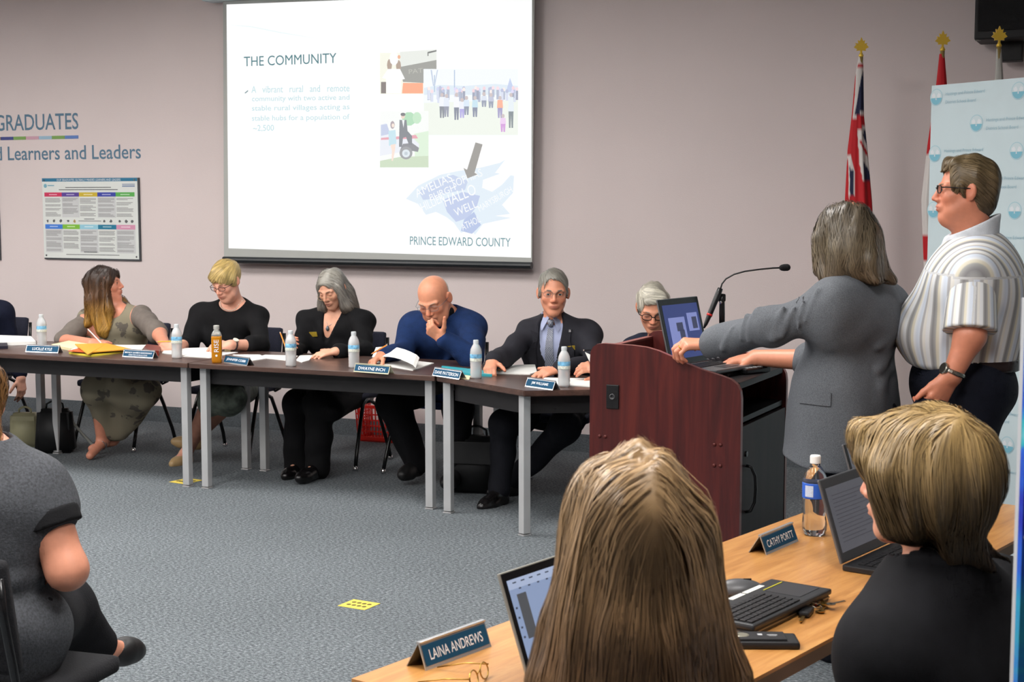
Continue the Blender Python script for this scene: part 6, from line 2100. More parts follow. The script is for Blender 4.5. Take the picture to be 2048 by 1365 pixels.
# --- woman in the olive dress
def person_dress():
    f = Fig('person', 'woman with long brown and golden hair in an olive floral dress, looking away', jy(235, 900, 8.4))
    f.pel = jy(248, 772, 8.46); f.neck = jy(234, 620, 8.30); f.fwd = CD(-.10, -1)
    f.shR = jy(177, 640, 8.26); f.shL = jy(281, 633, 8.30)
    f.elR = jy(128, 682, 8.05); f.wrR = jy(184, 687, 7.84)
    f.elL = jy(318, 668, 8.10); f.wrL = jy(334, 698, 7.86)
    f.knR = jy(196, 776, 7.86); f.knL = jy(295, 780, 7.92)
    f.anR = jy(205, 884, 7.96); f.anL = jy(226, 880, 8.06)
    f.toeR = jy(180, 912, 7.80); f.toeL = jy(184, 898, 7.98)
    f.head = jy(212, 569, 8.26); f.hf = CD(.92, -.02, .12); f.roll = -.06
    f.sc = 1.0; f.bw = 1.15; f.bd = 1.15; f.bust = 1.15; f.arm = 1.08; f.skin = (212, 142, 116); f.flush = .4; f.head_kw = dict(female=True, nr=.05)
    f.hand_sc = .95
    f.handR = hand(CD(.9, -.2, -.15), CD(-.05, -.6, .8), (.45, .5, .55, .6), .05, (.3, .6))
    f.handL = hand(CD(.35, -.4, -.5), CD(.6, -.5, .4), (.4, .4, .45, .45), .05)
    f.setup()
    grey = cloth_mat('jersey_taupe', (112, 104, 98), var=.1)
    dress = mat_blotch('dress_floral', (132, 124, 104), (78, 72, 68), 9.0)
    D = SDF(); f.torso(D, .013, k=.07)
    D.rc(f.pel + f.fw * .05, (f.knR + f.knL) / 2, .14, .12, k=.07)
    for kn in (f.knR, f.knL): D.rc(f.pel, kn + f.fw * .02, .115, .082, k=.07)
    hem = (f.anR + f.anL) / 2 + A3((.03, .0, .09))
    D.rc(f.knR + f.fw * .03, hem + f.right * .03, .085, .075, k=.08)
    D.rc(f.knL + f.fw * .03, hem - f.right * .06, .085, .075, k=.08)
    D.fold(.010, 22, 9, (1.2, 1.2, .4))
    D.cut(A3((0, 0, hem[2] - .01)), (0.15, 0, -1), k=.01)
    V = SDF(); V.el(f.neck + f.up * .05 + f.fw * .05, (.085, .10, .085), np.stack([f.right, f.fw, f.up], 1), k=0)
    D2 = SDF(); D2.join(D); D2.join(V, op='s', k=.006)
    f.wear('dress', D2, dress, h=.010)
    G = SDF(); f.arms(G, .013, .93, flare=.010)
    for sh in (f.shR, f.shL): G.rc(sh, sh * .72 + f.neck * .28 - f.up * .01, .068, .060, k=.03)
    for sd in 'RL':
        sh, el = getattr(f, 'sh' + sd), getattr(f, 'el' + sd)
        c = sh + (el - sh) * .90
        G.rc(c - unit(el - sh) * .012, c + unit(el - sh) * .012, .071, .071, k=.006)
    G.fold(.005, 34, 3)
    f.wear('sleeves', G, grey, h=.010)
    f.build_body(layers(D2, G))
    am = mat('anklet_silver', (200, 200, 204), rough=.2, metal=1)
    for dz in (0, .016):
        d = unit(f.toeR - f.anR)
        c = f.anR + d * (.02 + dz) - A3((0, 0, .005))
        u = unit(np.cross(d, (0, 0, 1))); v = np.cross(d, u)
        f.fix(MB().tube([Vector(c + (u * math.cos(a) + v * math.sin(a)) * .041) for a in np.linspace(0, 6.283, 15)], .003, 6, cap=False).build('sandal_strap', am, None, smooth=True))
    hm = hair_material('hair_ombre', (50, 36, 30), (98, 66, 38), (196, 148, 66))
    def pr(S, p, R, sc):
        E = lambda *v: np.array(v) * sc
        S.el(p(0, -.022, .038), E(.086, .106, .092), R, k=0)
        S.el(p(0, -.10, .028), E(.06, .045, .05), R, k=.03)
        S.rc(p(.02, .052, .075), p(.065, .045, .02), .030, .020, k=.03)
        S.el(p(.03, -.06, -.08), E(.075, .075, .11), R, k=.05)
        S.rc(p(.062, .018, .0), p(.088, .010, -.16), .022, .026, k=.03)
        S.rc(p(.088, .010, -.16), p(.11, .0, -.30), .030, .020, k=.03)
        S.rc(p(.05, -.07, -.10), p(.10, -.05, -.30), .060, .034, k=.04)
        S.rc(p(.02, -.10, -.10), p(.045, -.145, -.24), .045, .018, k=.03)
        S.rc(p(.045, -.145, -.24), p(.06, -.21, -.275), .018, .007, k=.02)
        S.rc(p(-.06, .0, -.05), p(-.08, .09, -.19), .03, .034, k=.03)
        S.el(p(.0, .092, -.035), E(.072, .07, .085), R, k=.012, op='s')
    f.hairdo(pr, hm, n=2850, length=.19, dirfun=lambda q, t: np.stack([q[:, 0] * 2, -.25 - 0 * q[:, 1], -np.ones(len(q))], 1), segs=14, w0=.0020, along0=.38, wave=.75, wavef=44, noise=.008, lift=(-.001, .009))
    brows(f.t, f.head - A3(f.off), f.HR, f.sc, 1.0, (66, 46, 36), .002)
    eyes(f, (0, .2), (70, 60, 50))
    return f

def mat_blotch(name, c1, c2, scale):
    if name in MATS: return MATS[name]
    m, nt, b = _nodes(name)
    tc = nt.nodes.new('ShaderNodeTexCoord')
    v = nt.nodes.new('ShaderNodeTexVoronoi'); v.inputs['Scale'].default_value = scale
    n = nt.nodes.new('ShaderNodeTexNoise'); n.inputs['Scale'].default_value = scale * 2.2; n.inputs['Detail'].default_value = 2
    ad = nt.nodes.new('ShaderNodeVectorMath'); ad.operation = 'SCALE'; ad.inputs['Scale'].default_value = .12
    a2 = nt.nodes.new('ShaderNodeVectorMath'); a2.operation = 'ADD'
    nt.links.new(tc.outputs['Object'], n.inputs['Vector'])
    nt.links.new(n.outputs['Color'], ad.inputs[0]); nt.links.new(ad.outputs[0], a2.inputs[0]); nt.links.new(tc.outputs['Object'], a2.inputs[1])
    nt.links.new(a2.outputs[0], v.inputs['Vector'])
    r = nt.nodes.new('ShaderNodeValToRGB'); e = r.color_ramp.elements
    e[0].position = .30; e[0].color = lin(c2); e[1].position = .36; e[1].color = lin(c1)
    nt.links.new(v.outputs['Distance'], r.inputs['Fac'])
    mx = nt.nodes.new('ShaderNodeMixRGB'); mx.inputs['Fac'].default_value = .55; mx.inputs['Color1'].default_value = lin(c1)
    nt.links.new(r.outputs['Color'], mx.inputs['Color2'])
    n2 = nt.nodes.new('ShaderNodeTexNoise'); n2.inputs['Scale'].default_value = 3.5
    nt.links.new(tc.outputs['Object'], n2.inputs['Vector'])
    m3 = nt.nodes.new('ShaderNodeMixRGB'); m3.blend_type = 'MULTIPLY'; m3.inputs['Fac'].default_value = .5
    nt.links.new(mx.outputs['Color'], m3.inputs['Color1']); nt.links.new(n2.outputs['Color'], m3.inputs['Color2'])
    mm = nt.nodes.new('ShaderNodeMixRGB'); mm.inputs['Fac'].default_value = .45
    nt.links.new(r.outputs['Color'], mm.inputs['Color1']); nt.links.new(mx.outputs['Color'], mm.inputs['Color2'])
    nt.links.new(mm.outputs['Color'], b.inputs['Base Color'])
    b.inputs['Roughness'].default_value = .85
    MATS[name] = m
    return m

# --- man with white hair behind the lectern
def person_whitehair():
    f = Fig('person', 'white-haired man in dark glasses and suit, half hidden behind the lectern', jz(1330, 900, 8.5))
    f.pel = jz(1340, 838, 8.60); f.neck = jz(1322, 684, 8.36); f.fwd = CD(-.30, -.95)
    f.shR = jz(1270, 700, 8.40); f.shL = jz(1378, 706, 8.30)
    f.elR = jz(1240, 752, 8.15); f.wrR = jz(1200, 742, 7.92)
    f.elL = jz(1380, 765, 8.05); f.wrL = jz(1300, 760, 7.85)
    f.knR = jz(1285, 875, 8.05); f.knL = jz(1390, 880, 8.0); f.anR = jz(1270, 1005, 8.15); f.anL = jz(1370, 1015, 8.05)
    f.toeR = jz(1255, 1030, 8.0); f.toeL = jz(1350, 1040, 7.9)
    f.head = jz(1306, 616, 8.24); f.hf = CD(-.06, -.88, -.42)
    f.sc = 1.04; f.bw = 1.1; f.bd = 1.1; f.skin = (216, 150, 120); f.flush = .5
    f.handR = hand(CD(-.55, -.5, .25), CD(-.3, -.7, .5), (.5, .55, .6, .6), .04, (.3, .6))
    f.handL = hand(CD(-.9, -.3, -.1), CD(0, -.3, 1))
    f.setup()
    J = SDF(); f.torso(J, .014); f.arms(J, .012, 1.92, flare=.006); J.fold(.006, 30, 15)
    V = SDF(); V.rc(f.pel + f.up * .22 + f.fw * .19, f.neck + f.up * .05 + f.fw * .09, .004, .075, k=0)
    J2 = SDF(); J2.join(J); J2.join(V, op='s', k=.006)
    f.wear('jacket', J2, cloth_mat('suit_navy', (34, 40, 56)), h=.010)
    Sh = SDF(); f.torso(Sh, .004); Sh.rc(f.neck - f.up * .03, f.neck + f.up * .03 + f.fw * .012, .064, .062, k=.03); Sh.cut(f.neck + f.up * .04, f.up + f.fw * .55)
    f.wear('shirt', Sh, cloth_mat('shirt_white_blue', (196, 204, 218)), h=.010)
    t0 = f.neck + f.fw * .10 - f.up * .01; t1 = f.pel + f.fw * .17 + f.up * .12
    surf_patch(f, 'tie', Sh, (t0 + t1) / 2, f.right, t0 - t1, .08, float(np.linalg.norm(t0 - t1)), mat('tie_dark', (36, 40, 42), rough=.5), lift=.007, nx=5, ny=12, thick=.006, shape=lambda u, v, w, h: (u * w * (.4 + .6 * (.5 - v)), v * h))
    T = SDF(); T.el(f.pel, (.19, .15, .14), k=.05); f.legs(T, .018, upto=1.95, gk=.024)
    f.wear('trousers', T, cloth_mat('trousers_black', (17, 17, 20)), h=.014)
    f.shoes(mat('shoe_dull_black', (22, 21, 22)))
    f.build_body(layers(J2, Sh, T))
    hm = hair_material('hair_white', (204, 198, 182), (214, 208, 192), (176, 170, 158))
    f.hairdo(lambda S, p, R, sc: (short_hair(S, p, R, sc, t=.006, front=.072, fz=.010), S.rc(p(-.055, .045, .075), p(.03, .062, .078), .022, .018, k=.02)), hm, n=1350, length=.09, dirfun=lambda q, t: np.stack([-.6 + q[:, 0] * 3, .1 - q[:, 1] * 4, -.3 - 6 * (.09 - q[:, 2])], 1), segs=7, along0=.2)
    brows(f.t, f.head - A3(f.off), f.HR, f.sc, 1.0, (150, 130, 116), .0028)
    glasses(f.t, f.head - A3(f.off), f.HR, f.sc, 1.05, col=(18, 16, 18), drop=-.006, rim=.0022, half=(.0245, .0165))
    return f

# --- person cut by the left border
def person_border():
    f = Fig('person', 'person in a dark navy jacket at the left border, arm hanging down', jy(-25, 900, 8.4))
    f.pel = jy(-40, 775, 8.46); f.neck = jy(-48, 600, 8.34); f.fwd = CD(-.15, -1)
    f.shR = jy(-100, 628, 8.30); f.shL = jy(5, 625, 8.36)
    f.elR = jy(-125, 690, 8.10); f.wrR = jy(-70, 690, 7.85)
    f.elL = jy(28, 700, 8.42); f.wrL = jy(42, 756, 8.36)
    f.knR = jy(-70, 790, 7.86); f.knL = jy(-20, 790, 7.9); f.anR = jy(-65, 885, 7.95); f.anL = jy(-20, 885, 7.98)
    f.toeR = jy(-85, 905, 7.8); f.toeL = jy(-40, 905, 7.83)
    f.head = jy(-52, 550, 8.28); f.hf = CD(.1, -1, -.1)
    f.skin = (214, 158, 136); f.bw = 1.0
    f.handR = hand(CD(.9, -.3, -.1), CD(0, -.3, 1)); f.handL = hand(CD(.08, -.1, -1), CD(.75, -.6, 0), (.3, .3, .35, .35), .05)
    f.setup()
    J = SDF(); f.torso(J, .016); f.arms(J, .013, 1.85, flare=.006); J.fold(.006, 30, 31)
    f.wear('jacket', J, cloth_mat('jacket_midnight', (22, 26, 44)), h=.013)
    T = SDF(); T.el(f.pel, (.19, .15, .14), k=.05); f.legs(T, .018, upto=1.95, gk=.024)
    f.wear('trousers', T, cloth_mat('trousers_soft_black', (15, 15, 17)), h=.014)
    f.shoes(mat('shoe_dull_black', (22, 21, 22)))
    f.build_body(layers(J, T), h=.007)
    f.hairdo(lambda S, p, R, sc: short_hair(S, p, R, sc, t=.008), hair_material('hair_brown', (70, 50, 38), (86, 62, 46), (80, 58, 44)), n=450, length=.08, h=.010)
    return f
for fn in (person_suit, person_bald, person_greyhair, person_blonde, person_dress, person_whitehair, person_border, person_speaker, person_striped, person_greytee, person_longhair, person_bob):
    fn()
# ------------------------------------------------------------------ chairs under the people
def chair_at(px, y, label, rz_fwd=None, Z=None, seat=(34, 36, 52)):
    p = atY(px, 800, y) if Z is None else atZ(px, 800, Z)
    fw = rz_fwd if rz_fwd is not None else (0, -1, 0)
    make_chair(label, (p.x, p.y, 0), math.atan2(fw[1], fw[0]) - math.pi / 2, seat)

def make_chairs():
    c = camdir
    chair_at(-35, 8.40, 'stacking chair under the person at the left border')
    chair_at(247, 8.40, 'stacking chair under the woman in the olive dress')
    chair_at(470, 8.38, 'stacking chair under the blonde woman in the black cardigan')
    chair_at(676, 8.38, 'stacking chair under the woman with long grey hair')
    chair_at(872, 8.36, 'stacking chair under the bald man in the navy pullover', c(-.45, -.9), seat=(38, 56, 92))
    chair_at(1120, 0, 'stacking chair under the man in the dark suit', c(-.3, -1), Z=8.75)
    chair_at(1345, 0, 'stacking chair behind the lectern under the white-haired man', c(-.3, -1), Z=8.52)
    p = floorframe(0, 0, 0)
    for px, Z, fw, lab in ((2, 3.84, c(.30, .95), 'black chair under the seated woman in the grey tee'), (1292, 2.14, c(-.35, .93), 'chair under the woman with very long hair'), (1890, 2.70, c(-.62, .78), 'chair under the woman with the bob')):
        q = floorpt(px, .5, Z)
        make_chair(lab, (q[0], q[1], 0), math.atan2(fw[1], fw[0]) - math.pi / 2, (22, 22, 26))

    q = floorpt(2052, .5, 3.62); fw = c(-.8, .6)
    make_chair('empty black chair at the far right side of the oak table', (q[0], q[1], 0), math.atan2(fw[1], fw[0]) - math.pi / 2, (30, 30, 34))

make_chairs()

# ------------------------------------------------------------------ bottles
def plastic(name, col, trans=.75, rough=.12, ior=1.38):
    return mat(name, col, rough=rough, trans=trans, ior=ior, spec=.5)

def make_bottles():
    body = plastic('water_bottle_plastic', (243, 246, 248), trans=.5, rough=.12)
    cap_m = mat('cap_frost', (206, 212, 214), rough=.4)
    lab_m = mat('label_blue_white', (120, 180, 224), rough=.4, var=.5, vscale=55)
    lab_w = mat('label_pale', (214, 218, 206), rough=.4, var=.25, vscale=90)
    prof = [(.026, 0), (.0305, .004), (.0315, .012), (.030, .022), (.0315, .030), (.0300, .040), (.0315, .050), (.0300, .060), (.0315, .070), (.0305, .078), (.0318, .084), (.0318, .132), (.0316, .140), (.029, .156), (.022, .172), (.0145, .184), (.0132, .190), (.0132, .194)]
    for px, py, lab in ((84, 692, 'water bottle beside the left border of the tables'), (354, 717, 'water bottle in front of the blonde woman writing'), (582, 733, 'water bottle standing before the pencil of the woman with grey hair'),
                        (708, 736, 'water bottle just behind the cream-framed nameplate'), (952, 757, 'water bottle on the teal folder by the corner table seam'), (1128, 774, 'water bottle nearest the lectern on the corner table')):
        p = atH(px, py, TT)
        t = empty('water_bottle', (p.x, p.y, TT), random.random() * 6, lab, 'bottle', 'small water bottles on the dark tables')
        b = MB().lathe(prof, 28).build('bottle_body', body, t, smooth=True)
        MB().lathe([(.0142, .186), (.0146, .188), (.0146, .203), (.013, .206), (0, .206)], 20).build('cap', cap_m, t, smooth=False)
        MB().lathe([(.0322, .092), (.0324, .094), (.0324, .108), (.0322, .109)], 28).build('label', lab_w, t, smooth=True)
        MB().lathe([(.0322, .109), (.0324, .110), (.0324, .130), (.0322, .131)], 28).build('label', lab_m, t, smooth=True)
    # amber drink
    p = atH(434, 726, TT)
    t = empty('juice_bottle', (p.x, p.y, TT), YAW + .12, 'square amber drink bottle with white lettering RISE', 'bottle')
    amber = mat('amber_drink', (206, 134, 22), rough=.15, trans=.25, ior=1.36)
    clear = plastic('clear_glass', (216, 220, 214), trans=.7, rough=.06)
    sq = lambda an, i: 1.0 / max(abs(math.cos(an)), abs(math.sin(an))) ** .55
    MB().lathe([(.026, 0), (.030, .004), (.031, .02), (.031, .150), (.030, .160)], 32, squash=sq).build('drink', amber, t, smooth=True)
    MB().lathe([(.0305, .158), (.029, .168), (.022, .182), (.016, .190), (.015, .198), (.015, .208)], 32, squash=lambda a, i: sq(a, i) if i < 3 else 1).build('shoulder', clear, t, smooth=True)
    MB().lathe([(.0165, .197), (.017, .199), (.017, .218), (.015, .220), (0, .220)], 20).build('cap', mat('cap_silver', (196, 196, 190), rough=.3, metal=.4), t)
    white = mat('print_white', (235, 238, 240))
    M = Matrix.Translation((.0135, -.0335, .066)) @ frameM((0, 0, 0), (0, 0, 1), (-1, 0, 0))
    text_obj('lettering', 'RISE', M, .072, white, t, height=.027, lift=.001)
    mesh_obj('print_dot', [(.0 + .0065 * math.cos(a), -.0335, .045 + .0065 * math.sin(a)) for a in np.linspace(0, 6.283, 13)[:-1]], [tuple(range(12))], white, t)
    # large clear bottle in the foreground
    p = atH(1628, 1070, TT)
    t = empty('clear_water_bottle', (p.x, p.y, TT), .4, 'large clear water bottle with blue label and white cap on the oak table', 'bottle')
    glass = plastic('clear_pet', (245, 248, 250), trans=.97, rough=.03, ior=1.34)
    rib = lambda an, i: 1 + (.05 * math.cos(an * 5) if i < 4 else 0)
    MB().lathe([(.020, 0), (.030, .004), (.034, .014), (.035, .034), (.033, .050), (.0315, .064), (.0345, .076), (.033, .084), (.0345, .092), (.033, .100), (.0348, .108), (.0345, .150), (.0345, .156), (.031, .172), (.022, .190), (.0138, .200), (.0128, .206), (.0128, .212)], 40, squash=rib).build('bottle_body', glass, t, smooth=True)
    MB().lathe([(.0146, .206), (.0152, .208), (.0152, .226), (.0135, .229), (0, .229)], 30).build('cap', mat('cap_white', (232, 232, 230), rough=.45), t)
    MB().lathe([(.0351, .108), (.0354, .110), (.0354, .150), (.0351, .152)], 40).build('label', mat('label_royal', (44, 92, 190), rough=.35, var=.15, vscale=30), t, smooth=True)
    # pale information panel of the label, facing the camera's left
    a0 = -2.75 - .4
    vs, fs = [], []
    for i in range(9):
        a = a0 + i * .09 + .55
        for z in (.114, .146): vs.append((.0358 * math.cos(a), .0358 * math.sin(a), z))
    for i in range(8): fs.append((2 * i, 2 * i + 2, 2 * i + 3, 2 * i + 1))
    mesh_obj('label_panel', vs, fs, mat('label_panel_pale', (186, 198, 218), rough=.4, var=.2, vscale=200, stretch=(1, 1, 6)), t, smooth=True)

make_bottles()

# ------------------------------------------------------------------ nameplates
def nameplate(p0, p1, text, label, back=None, h=.052, second=None, silver=(196, 198, 200), margin=.1):
    a, b = atH(*p0, TT), atH(*p1, TT)
    L = (b - a).length; x = (b - a).normalized(); n = Vector((x.y, -x.x, 0))       # n points to the reader
    t = empty('nameplate', a, math.atan2(x.y, x.x), label, 'nameplate', 'tent nameplates on the tables')
    fr = mat('nameplate_silver_%d' % silver[2], silver, rough=.22, metal=.7 if silver[2] > 180 else .2)
    blue = mat('nameplate_blue', (24, 72, 102), rough=.65, spec=.2)
    inner = mat('nameplate_inside', (20, 20, 22), rough=.6)
    d = .020                                                                       # the face leans back
    top = Vector((0, d, h)); up = top.normalized()
    # local axes: x along, -y to the reader
    def slab(y0, z0, y1, z1, th, m, name, x0=0, x1=L):
        e = Vector((0, y1 - y0, z1 - z0)); nn = Vector((0, -e.z, e.y)).normalized() * th
        vs = [(x0, y0, z0), (x1, y0, z0), (x1, y1, z1), (x0, y1, z1)]
        vs += [(v[0], v[1] - nn.y, v[2] - nn.z) for v in vs]
        return mesh_obj(name, vs, [(0, 1, 2, 3), (7, 6, 5, 4), (0, 4, 5, 1), (1, 5, 6, 2), (2, 6, 7, 3), (3, 7, 4, 0)], m, t)
    slab(0, 0, d, h, .002, fr, 'front_plate')
    slab(2 * d + .012, 0, d, h, .002, fr, 'back_plate')
    MB().box((L / 2, d + .001, h), (L, .010, .004), bev=.001).build('ridge', fr, t)
    # blue insert
    f0, f1 = .13, .88
    off = Vector((0, -h, d)).normalized() * .0012
    P = lambda u, v: Vector((u, d * v, h * v)) + off
    ins = mesh_obj('insert', [P(.004, f0), P(L - .004, f0), P(L - .004, f1), P(.004, f1)], [(0, 1, 2, 3)], blue, t)
    white = mat('print_white', (235, 238, 240))
    M = frameM(P(L * margin, .30 if not second else .50), (1, 0, 0), up)
    text_obj('lettering', text, M, L * (1 - 2 * margin), white, t, height=h * (.40 if not second else .22), lift=.0006, bold=.006)
    if second:
        M = frameM(P(L * .2, .22), (1, 0, 0), up)
        text_obj('lettering', second, M, L * .6, white, t, height=h * .18, lift=.0006)
    return t

nameplate((852, 1343), (983, 1294), 'LAINA ANDREWS', 'blue tent nameplate at the near end of the oak table', h=.054)
nameplate((1533, 1111), (1597, 1083), 'CATHY PORTT', 'blue tent nameplate beside the large clear bottle on the oak table', h=.050)
nameplate((50.5, 704.5), (115.7, 707), 'LUCILLE KYLE', 'blue tent nameplate nearest the left border', h=.045, margin=.2)
nameplate((244.4, 714), (305.5, 717.5), 'MANDY SAVERY-WHITEWAY', 'blue tent nameplate with two lines of lettering', second='DIRECTOR OF EDUCATION', h=.045, margin=.06)
nameplate((446, 726), (493.5, 732.5), 'JENNIFER COBB', 'blue tent nameplate right of the amber drink bottle', h=.045)
nameplate((706.8, 744), (776.5, 749.5), 'DWAYNE INCH', 'blue tent nameplate with cream frame before the bald man', silver=(206, 200, 170), h=.045, margin=.12)
nameplate((864, 752), (917.7, 760), 'DAVE PATTERSON', 'blue tent nameplate at the left end of the corner table', h=.045, margin=.07)
nameplate((1049.5, 773.5), (1105, 781.5), 'JIM WILLIAMS', 'blue tent nameplate at the corner table before the last bottle', h=.045, margin=.2)

# ------------------------------------------------------------------ papers, folders, pencils
PAPER = mat('paper_white', (236, 236, 232), rough=.7, var=.02)
def sheet(name, pts, label, cat='paper', z=0.0, th=.003, m=None, lifts=None, group=None, lines=False):
    P = [atH(x, y, TT + z) for x, y in pts]
    if lifts:
        for p, l in zip(P, lifts): p.z += l
    c = sum(P, Vector()) / len(P)
    o = Vector((c.x, c.y, TT + z))
    n = len(P)
    vs = [p - o for p in P] + [p - o + Vector((0, 0, th)) for p in P]
    ob = mesh_obj(name, vs, [tuple(range(n)), tuple(reversed(range(n, 2 * n)))] + [(i, n + i, n + (i + 1) % n, (i + 1) % n) for i in range(n)], m or PAPER)
    bm = bmesh.new(); bm.from_mesh(ob.data); bmesh.ops.recalc_face_normals(bm, faces=bm.faces); bm.to_mesh(ob.data); bm.free()
    ob.location = o
    tag(ob, label, cat, group)
    return ob

G = 'loose papers on the dark tables'
def make_papers():
    cream = mat('paper_cream', (236, 226, 182), rough=.7)
    yell = mat('folder_yellow', (222, 206, 66), rough=.5)
    oran = mat('folder_orange', (228, 164, 56), rough=.5)
    red = mat('folder_red_orange', (206, 96, 44), rough=.5)
    sheet('paper_stack', [(-30, 676), (62, 679), (72, 690), (-30, 692)], 'thick stack of white papers at the left border', 'paper', th=.022, group=G)
    sheet('binder', [(-30, 690), (14, 690), (16, 698), (-30, 700)], 'dark binder edge lying at the left border', 'binder', th=.018, m=mat('binder_navy', (26, 26, 44), rough=.4))
    sheet('notebook', [(103, 694), (140, 686), (210, 690), (212, 698), (140, 702)], 'open cream notebook under the writing hand', 'notebook', th=.016, m=cream)
    sheet('yellow_folder', [(138, 708), (182, 714), (250, 706), (205, 696)], 'bright yellow folder beneath the orange one', 'folder', th=.010, m=yell)
    sheet('paper', [(140, 703), (180, 708), (190, 702), (150, 698)], 'white sheet sticking out of the orange folder', z=.011, th=.008, group=G)
    sheet('orange_folder', [(176, 711), (186, 706), (262, 700), (214, 692), (150, 694)], 'orange folder lying open on the left table', 'folder', z=.020, th=.006, m=oran, lifts=(0, .0, 0, .01, .012))
    sheet('red_folder', [(136, 703), (186, 707), (160, 697)], 'reddish orange folder flap beneath the orange folder', 'folder', z=.019, th=.003, m=red)
    sheet('paper', [(214, 692), (293, 692), (283, 702), (240, 700)], 'white sheet between the orange folder and the two-line nameplate', th=.006, group=G)
    sheet('paper', [(324, 708), (330, 699), (424, 697), (428, 706), (380, 712)], 'white papers under the hands of the blonde woman', th=.006, group=G)
    sheet('paper', [(366, 714), (392, 708), (440, 704), (476, 706), (420, 717)], 'white papers behind the amber drink bottle', th=.004, group=G)
    sheet('paper', [(462, 720), (466, 711), (520, 711), (532, 719), (500, 724)], 'white papers right of the amber drink bottle', th=.005, group=G)
    sheet('paper', [(516, 716), (530, 711), (596, 713), (582, 723)], 'white paper left of the bottle before the grey-haired woman', th=.004, group=G)
    sheet('paper', [(592, 722), (600, 712), (626, 712), (618, 722), (604, 726)], 'small white paper under the fingers of the grey-haired woman', th=.004, group=G)
    sheet('sticky_notes', [(449, 703), (452, 699), (463, 699), (461, 704)], 'pale yellow sticky notes by the amber drink bottle', 'sticky notes', z=.004, th=.012, m=cream)
    sheet('paper', [(742, 728), (770, 716), (868, 728), (826, 742)], 'white papers lying before the bald man', th=.005, group=G)
    # turned page
    A = [atH(744, 722, TT + .01), atH(838, 742, TT + .012), atH(846, 732, TT + .012), atH(752, 712, TT + .01)]
    vs, fs = [], []
    for i in range(9):
        u = i / 8
        z = .035 * math.sin(u * math.pi * .9) + .02 * (1 - u)
        curl = .028 * max(0, u - .75) / .25
        a = A[0].lerp(A[1], min(u, .93)) + Vector((0, 0, z)); b = A[3].lerp(A[2], min(u, .93)) + Vector((0, 0, z + .03))
        vs += [a, b, b + Vector((0, 0, .0015)), a + Vector((0, 0, .0015))]
    for i in range(8):
        for j in range(4):
            p, q = i * 4 + j, i * 4 + (j + 1) % 4
            fs.append((p, q, q + 4, p + 4))
    fs += [(0, 3, 2, 1), (32, 33, 34, 35)]
    o = A[0].copy(); o.z = TT
    ob = mesh_obj('turned_page', [v - o for v in vs], fs, PAPER, None, smooth=False, loc=o)
    tag(ob, 'white page being turned by the bald man', 'paper', G)
    sheet('paper', [(976, 748), (984, 733), (1070, 731), (1074, 746), (1060, 750)], 'white papers under the hands of the man in the suit', th=.005, group=G)
    sheet('paper', [(1074, 768), (1090, 757), (1215, 759), (1215, 778), (1170, 774)], 'white papers between the last bottle and the lectern', th=.004, group=G)
    sheet('teal_folder', [(884, 736), (930, 741), (985, 748), (984, 754), (940, 752), (882, 741)], 'teal folder lying beside the corner table bottle', 'folder', th=.012, m=mat('folder_teal', (58, 164, 176), rough=.45))
    sheet('cream_card', [(918, 757), (924, 751), (942, 753), (938, 760)], 'small cream card behind the nameplate on the corner table', 'card', th=.003, m=cream)
    sheet('red_purse', [(288, 704), (294, 698), (322, 701), (318, 712), (300, 710)], 'dark red purse beside the two-line nameplate', 'purse', th=.03, m=mat('purse_red', (112, 34, 26), rough=.35))
    # sheet held up beside the lectern
    A = [jz(1170, 705, 7.86), jz(1186, 713, 7.86), jz(1190, 738, 7.84), jz(1178, 722, 7.84)]
    vs = [Vector(a) for a in A] + [Vector(a) + Vector((0, .002, .001)) for a in A]
    o = vs[0].copy()
    tag(mesh_obj('held_paper', [v - o for v in vs], [(0, 1, 2, 3), (7, 6, 5, 4), (0, 4, 5, 1), (1, 5, 6, 2), (2, 6, 7, 3), (3, 7, 4, 0)], PAPER, None, loc=o), 'white paper held up at the left edge of the lectern', 'paper')

make_papers()

def pencil(a, b, label, col=(226, 140, 52), tip=(206, 160, 120), name='pencil', r=.0038):
    a, b = Vector(a), Vector(b)
    t = empty(name, a, 0, label, 'pencil' if name == 'pencil' else 'pen', 'writing tools in hands')
    d = b - a
    MB().tube([(0, 0, 0) , d * .88], r, 6).build('barrel', mat('pencil_%d%d' % col[:2], col, rough=.4), t)
    MB().tube([d * .88, d], [r, r * .15], 6).build('point', mat('pencil_tip_%d' % tip[0], tip, rough=.6), t)
    MB().tube([d * -.05, (0, 0, 0)], r * 1.05, 6).build('end_cap', mat('pencil_end', (190, 170, 160), rough=.4), t)

pencil(jy(773, 691, 7.62), jy(742, 709, 7.58), 'orange pencil in the right hand of the bald man')
pencil(jy(561, 667, 7.86), jy(576, 708, 7.78), 'orange pencil held upright behind the bottle')
pencil(jy(316, 684, 7.72), jy(370, 682, 7.70), 'yellow pencil held level by the blonde woman', (220, 180, 70))
pencil(atH(980, 737, TT + .035), atH(1004, 741, TT + .006), 'orange pencil in the right hand of the man in the suit')
pencil(jy(177, 660, 7.80), jy(206, 690, 7.78), 'white pen held by the woman in the olive dress', (226, 226, 226), (190, 160, 60), name='pen')
pencil(jz(1168, 701, 7.90), jz(1192, 700, 7.92), 'dark pen held beside the lectern edge', (30, 30, 34), (190, 190, 190), name='pen')

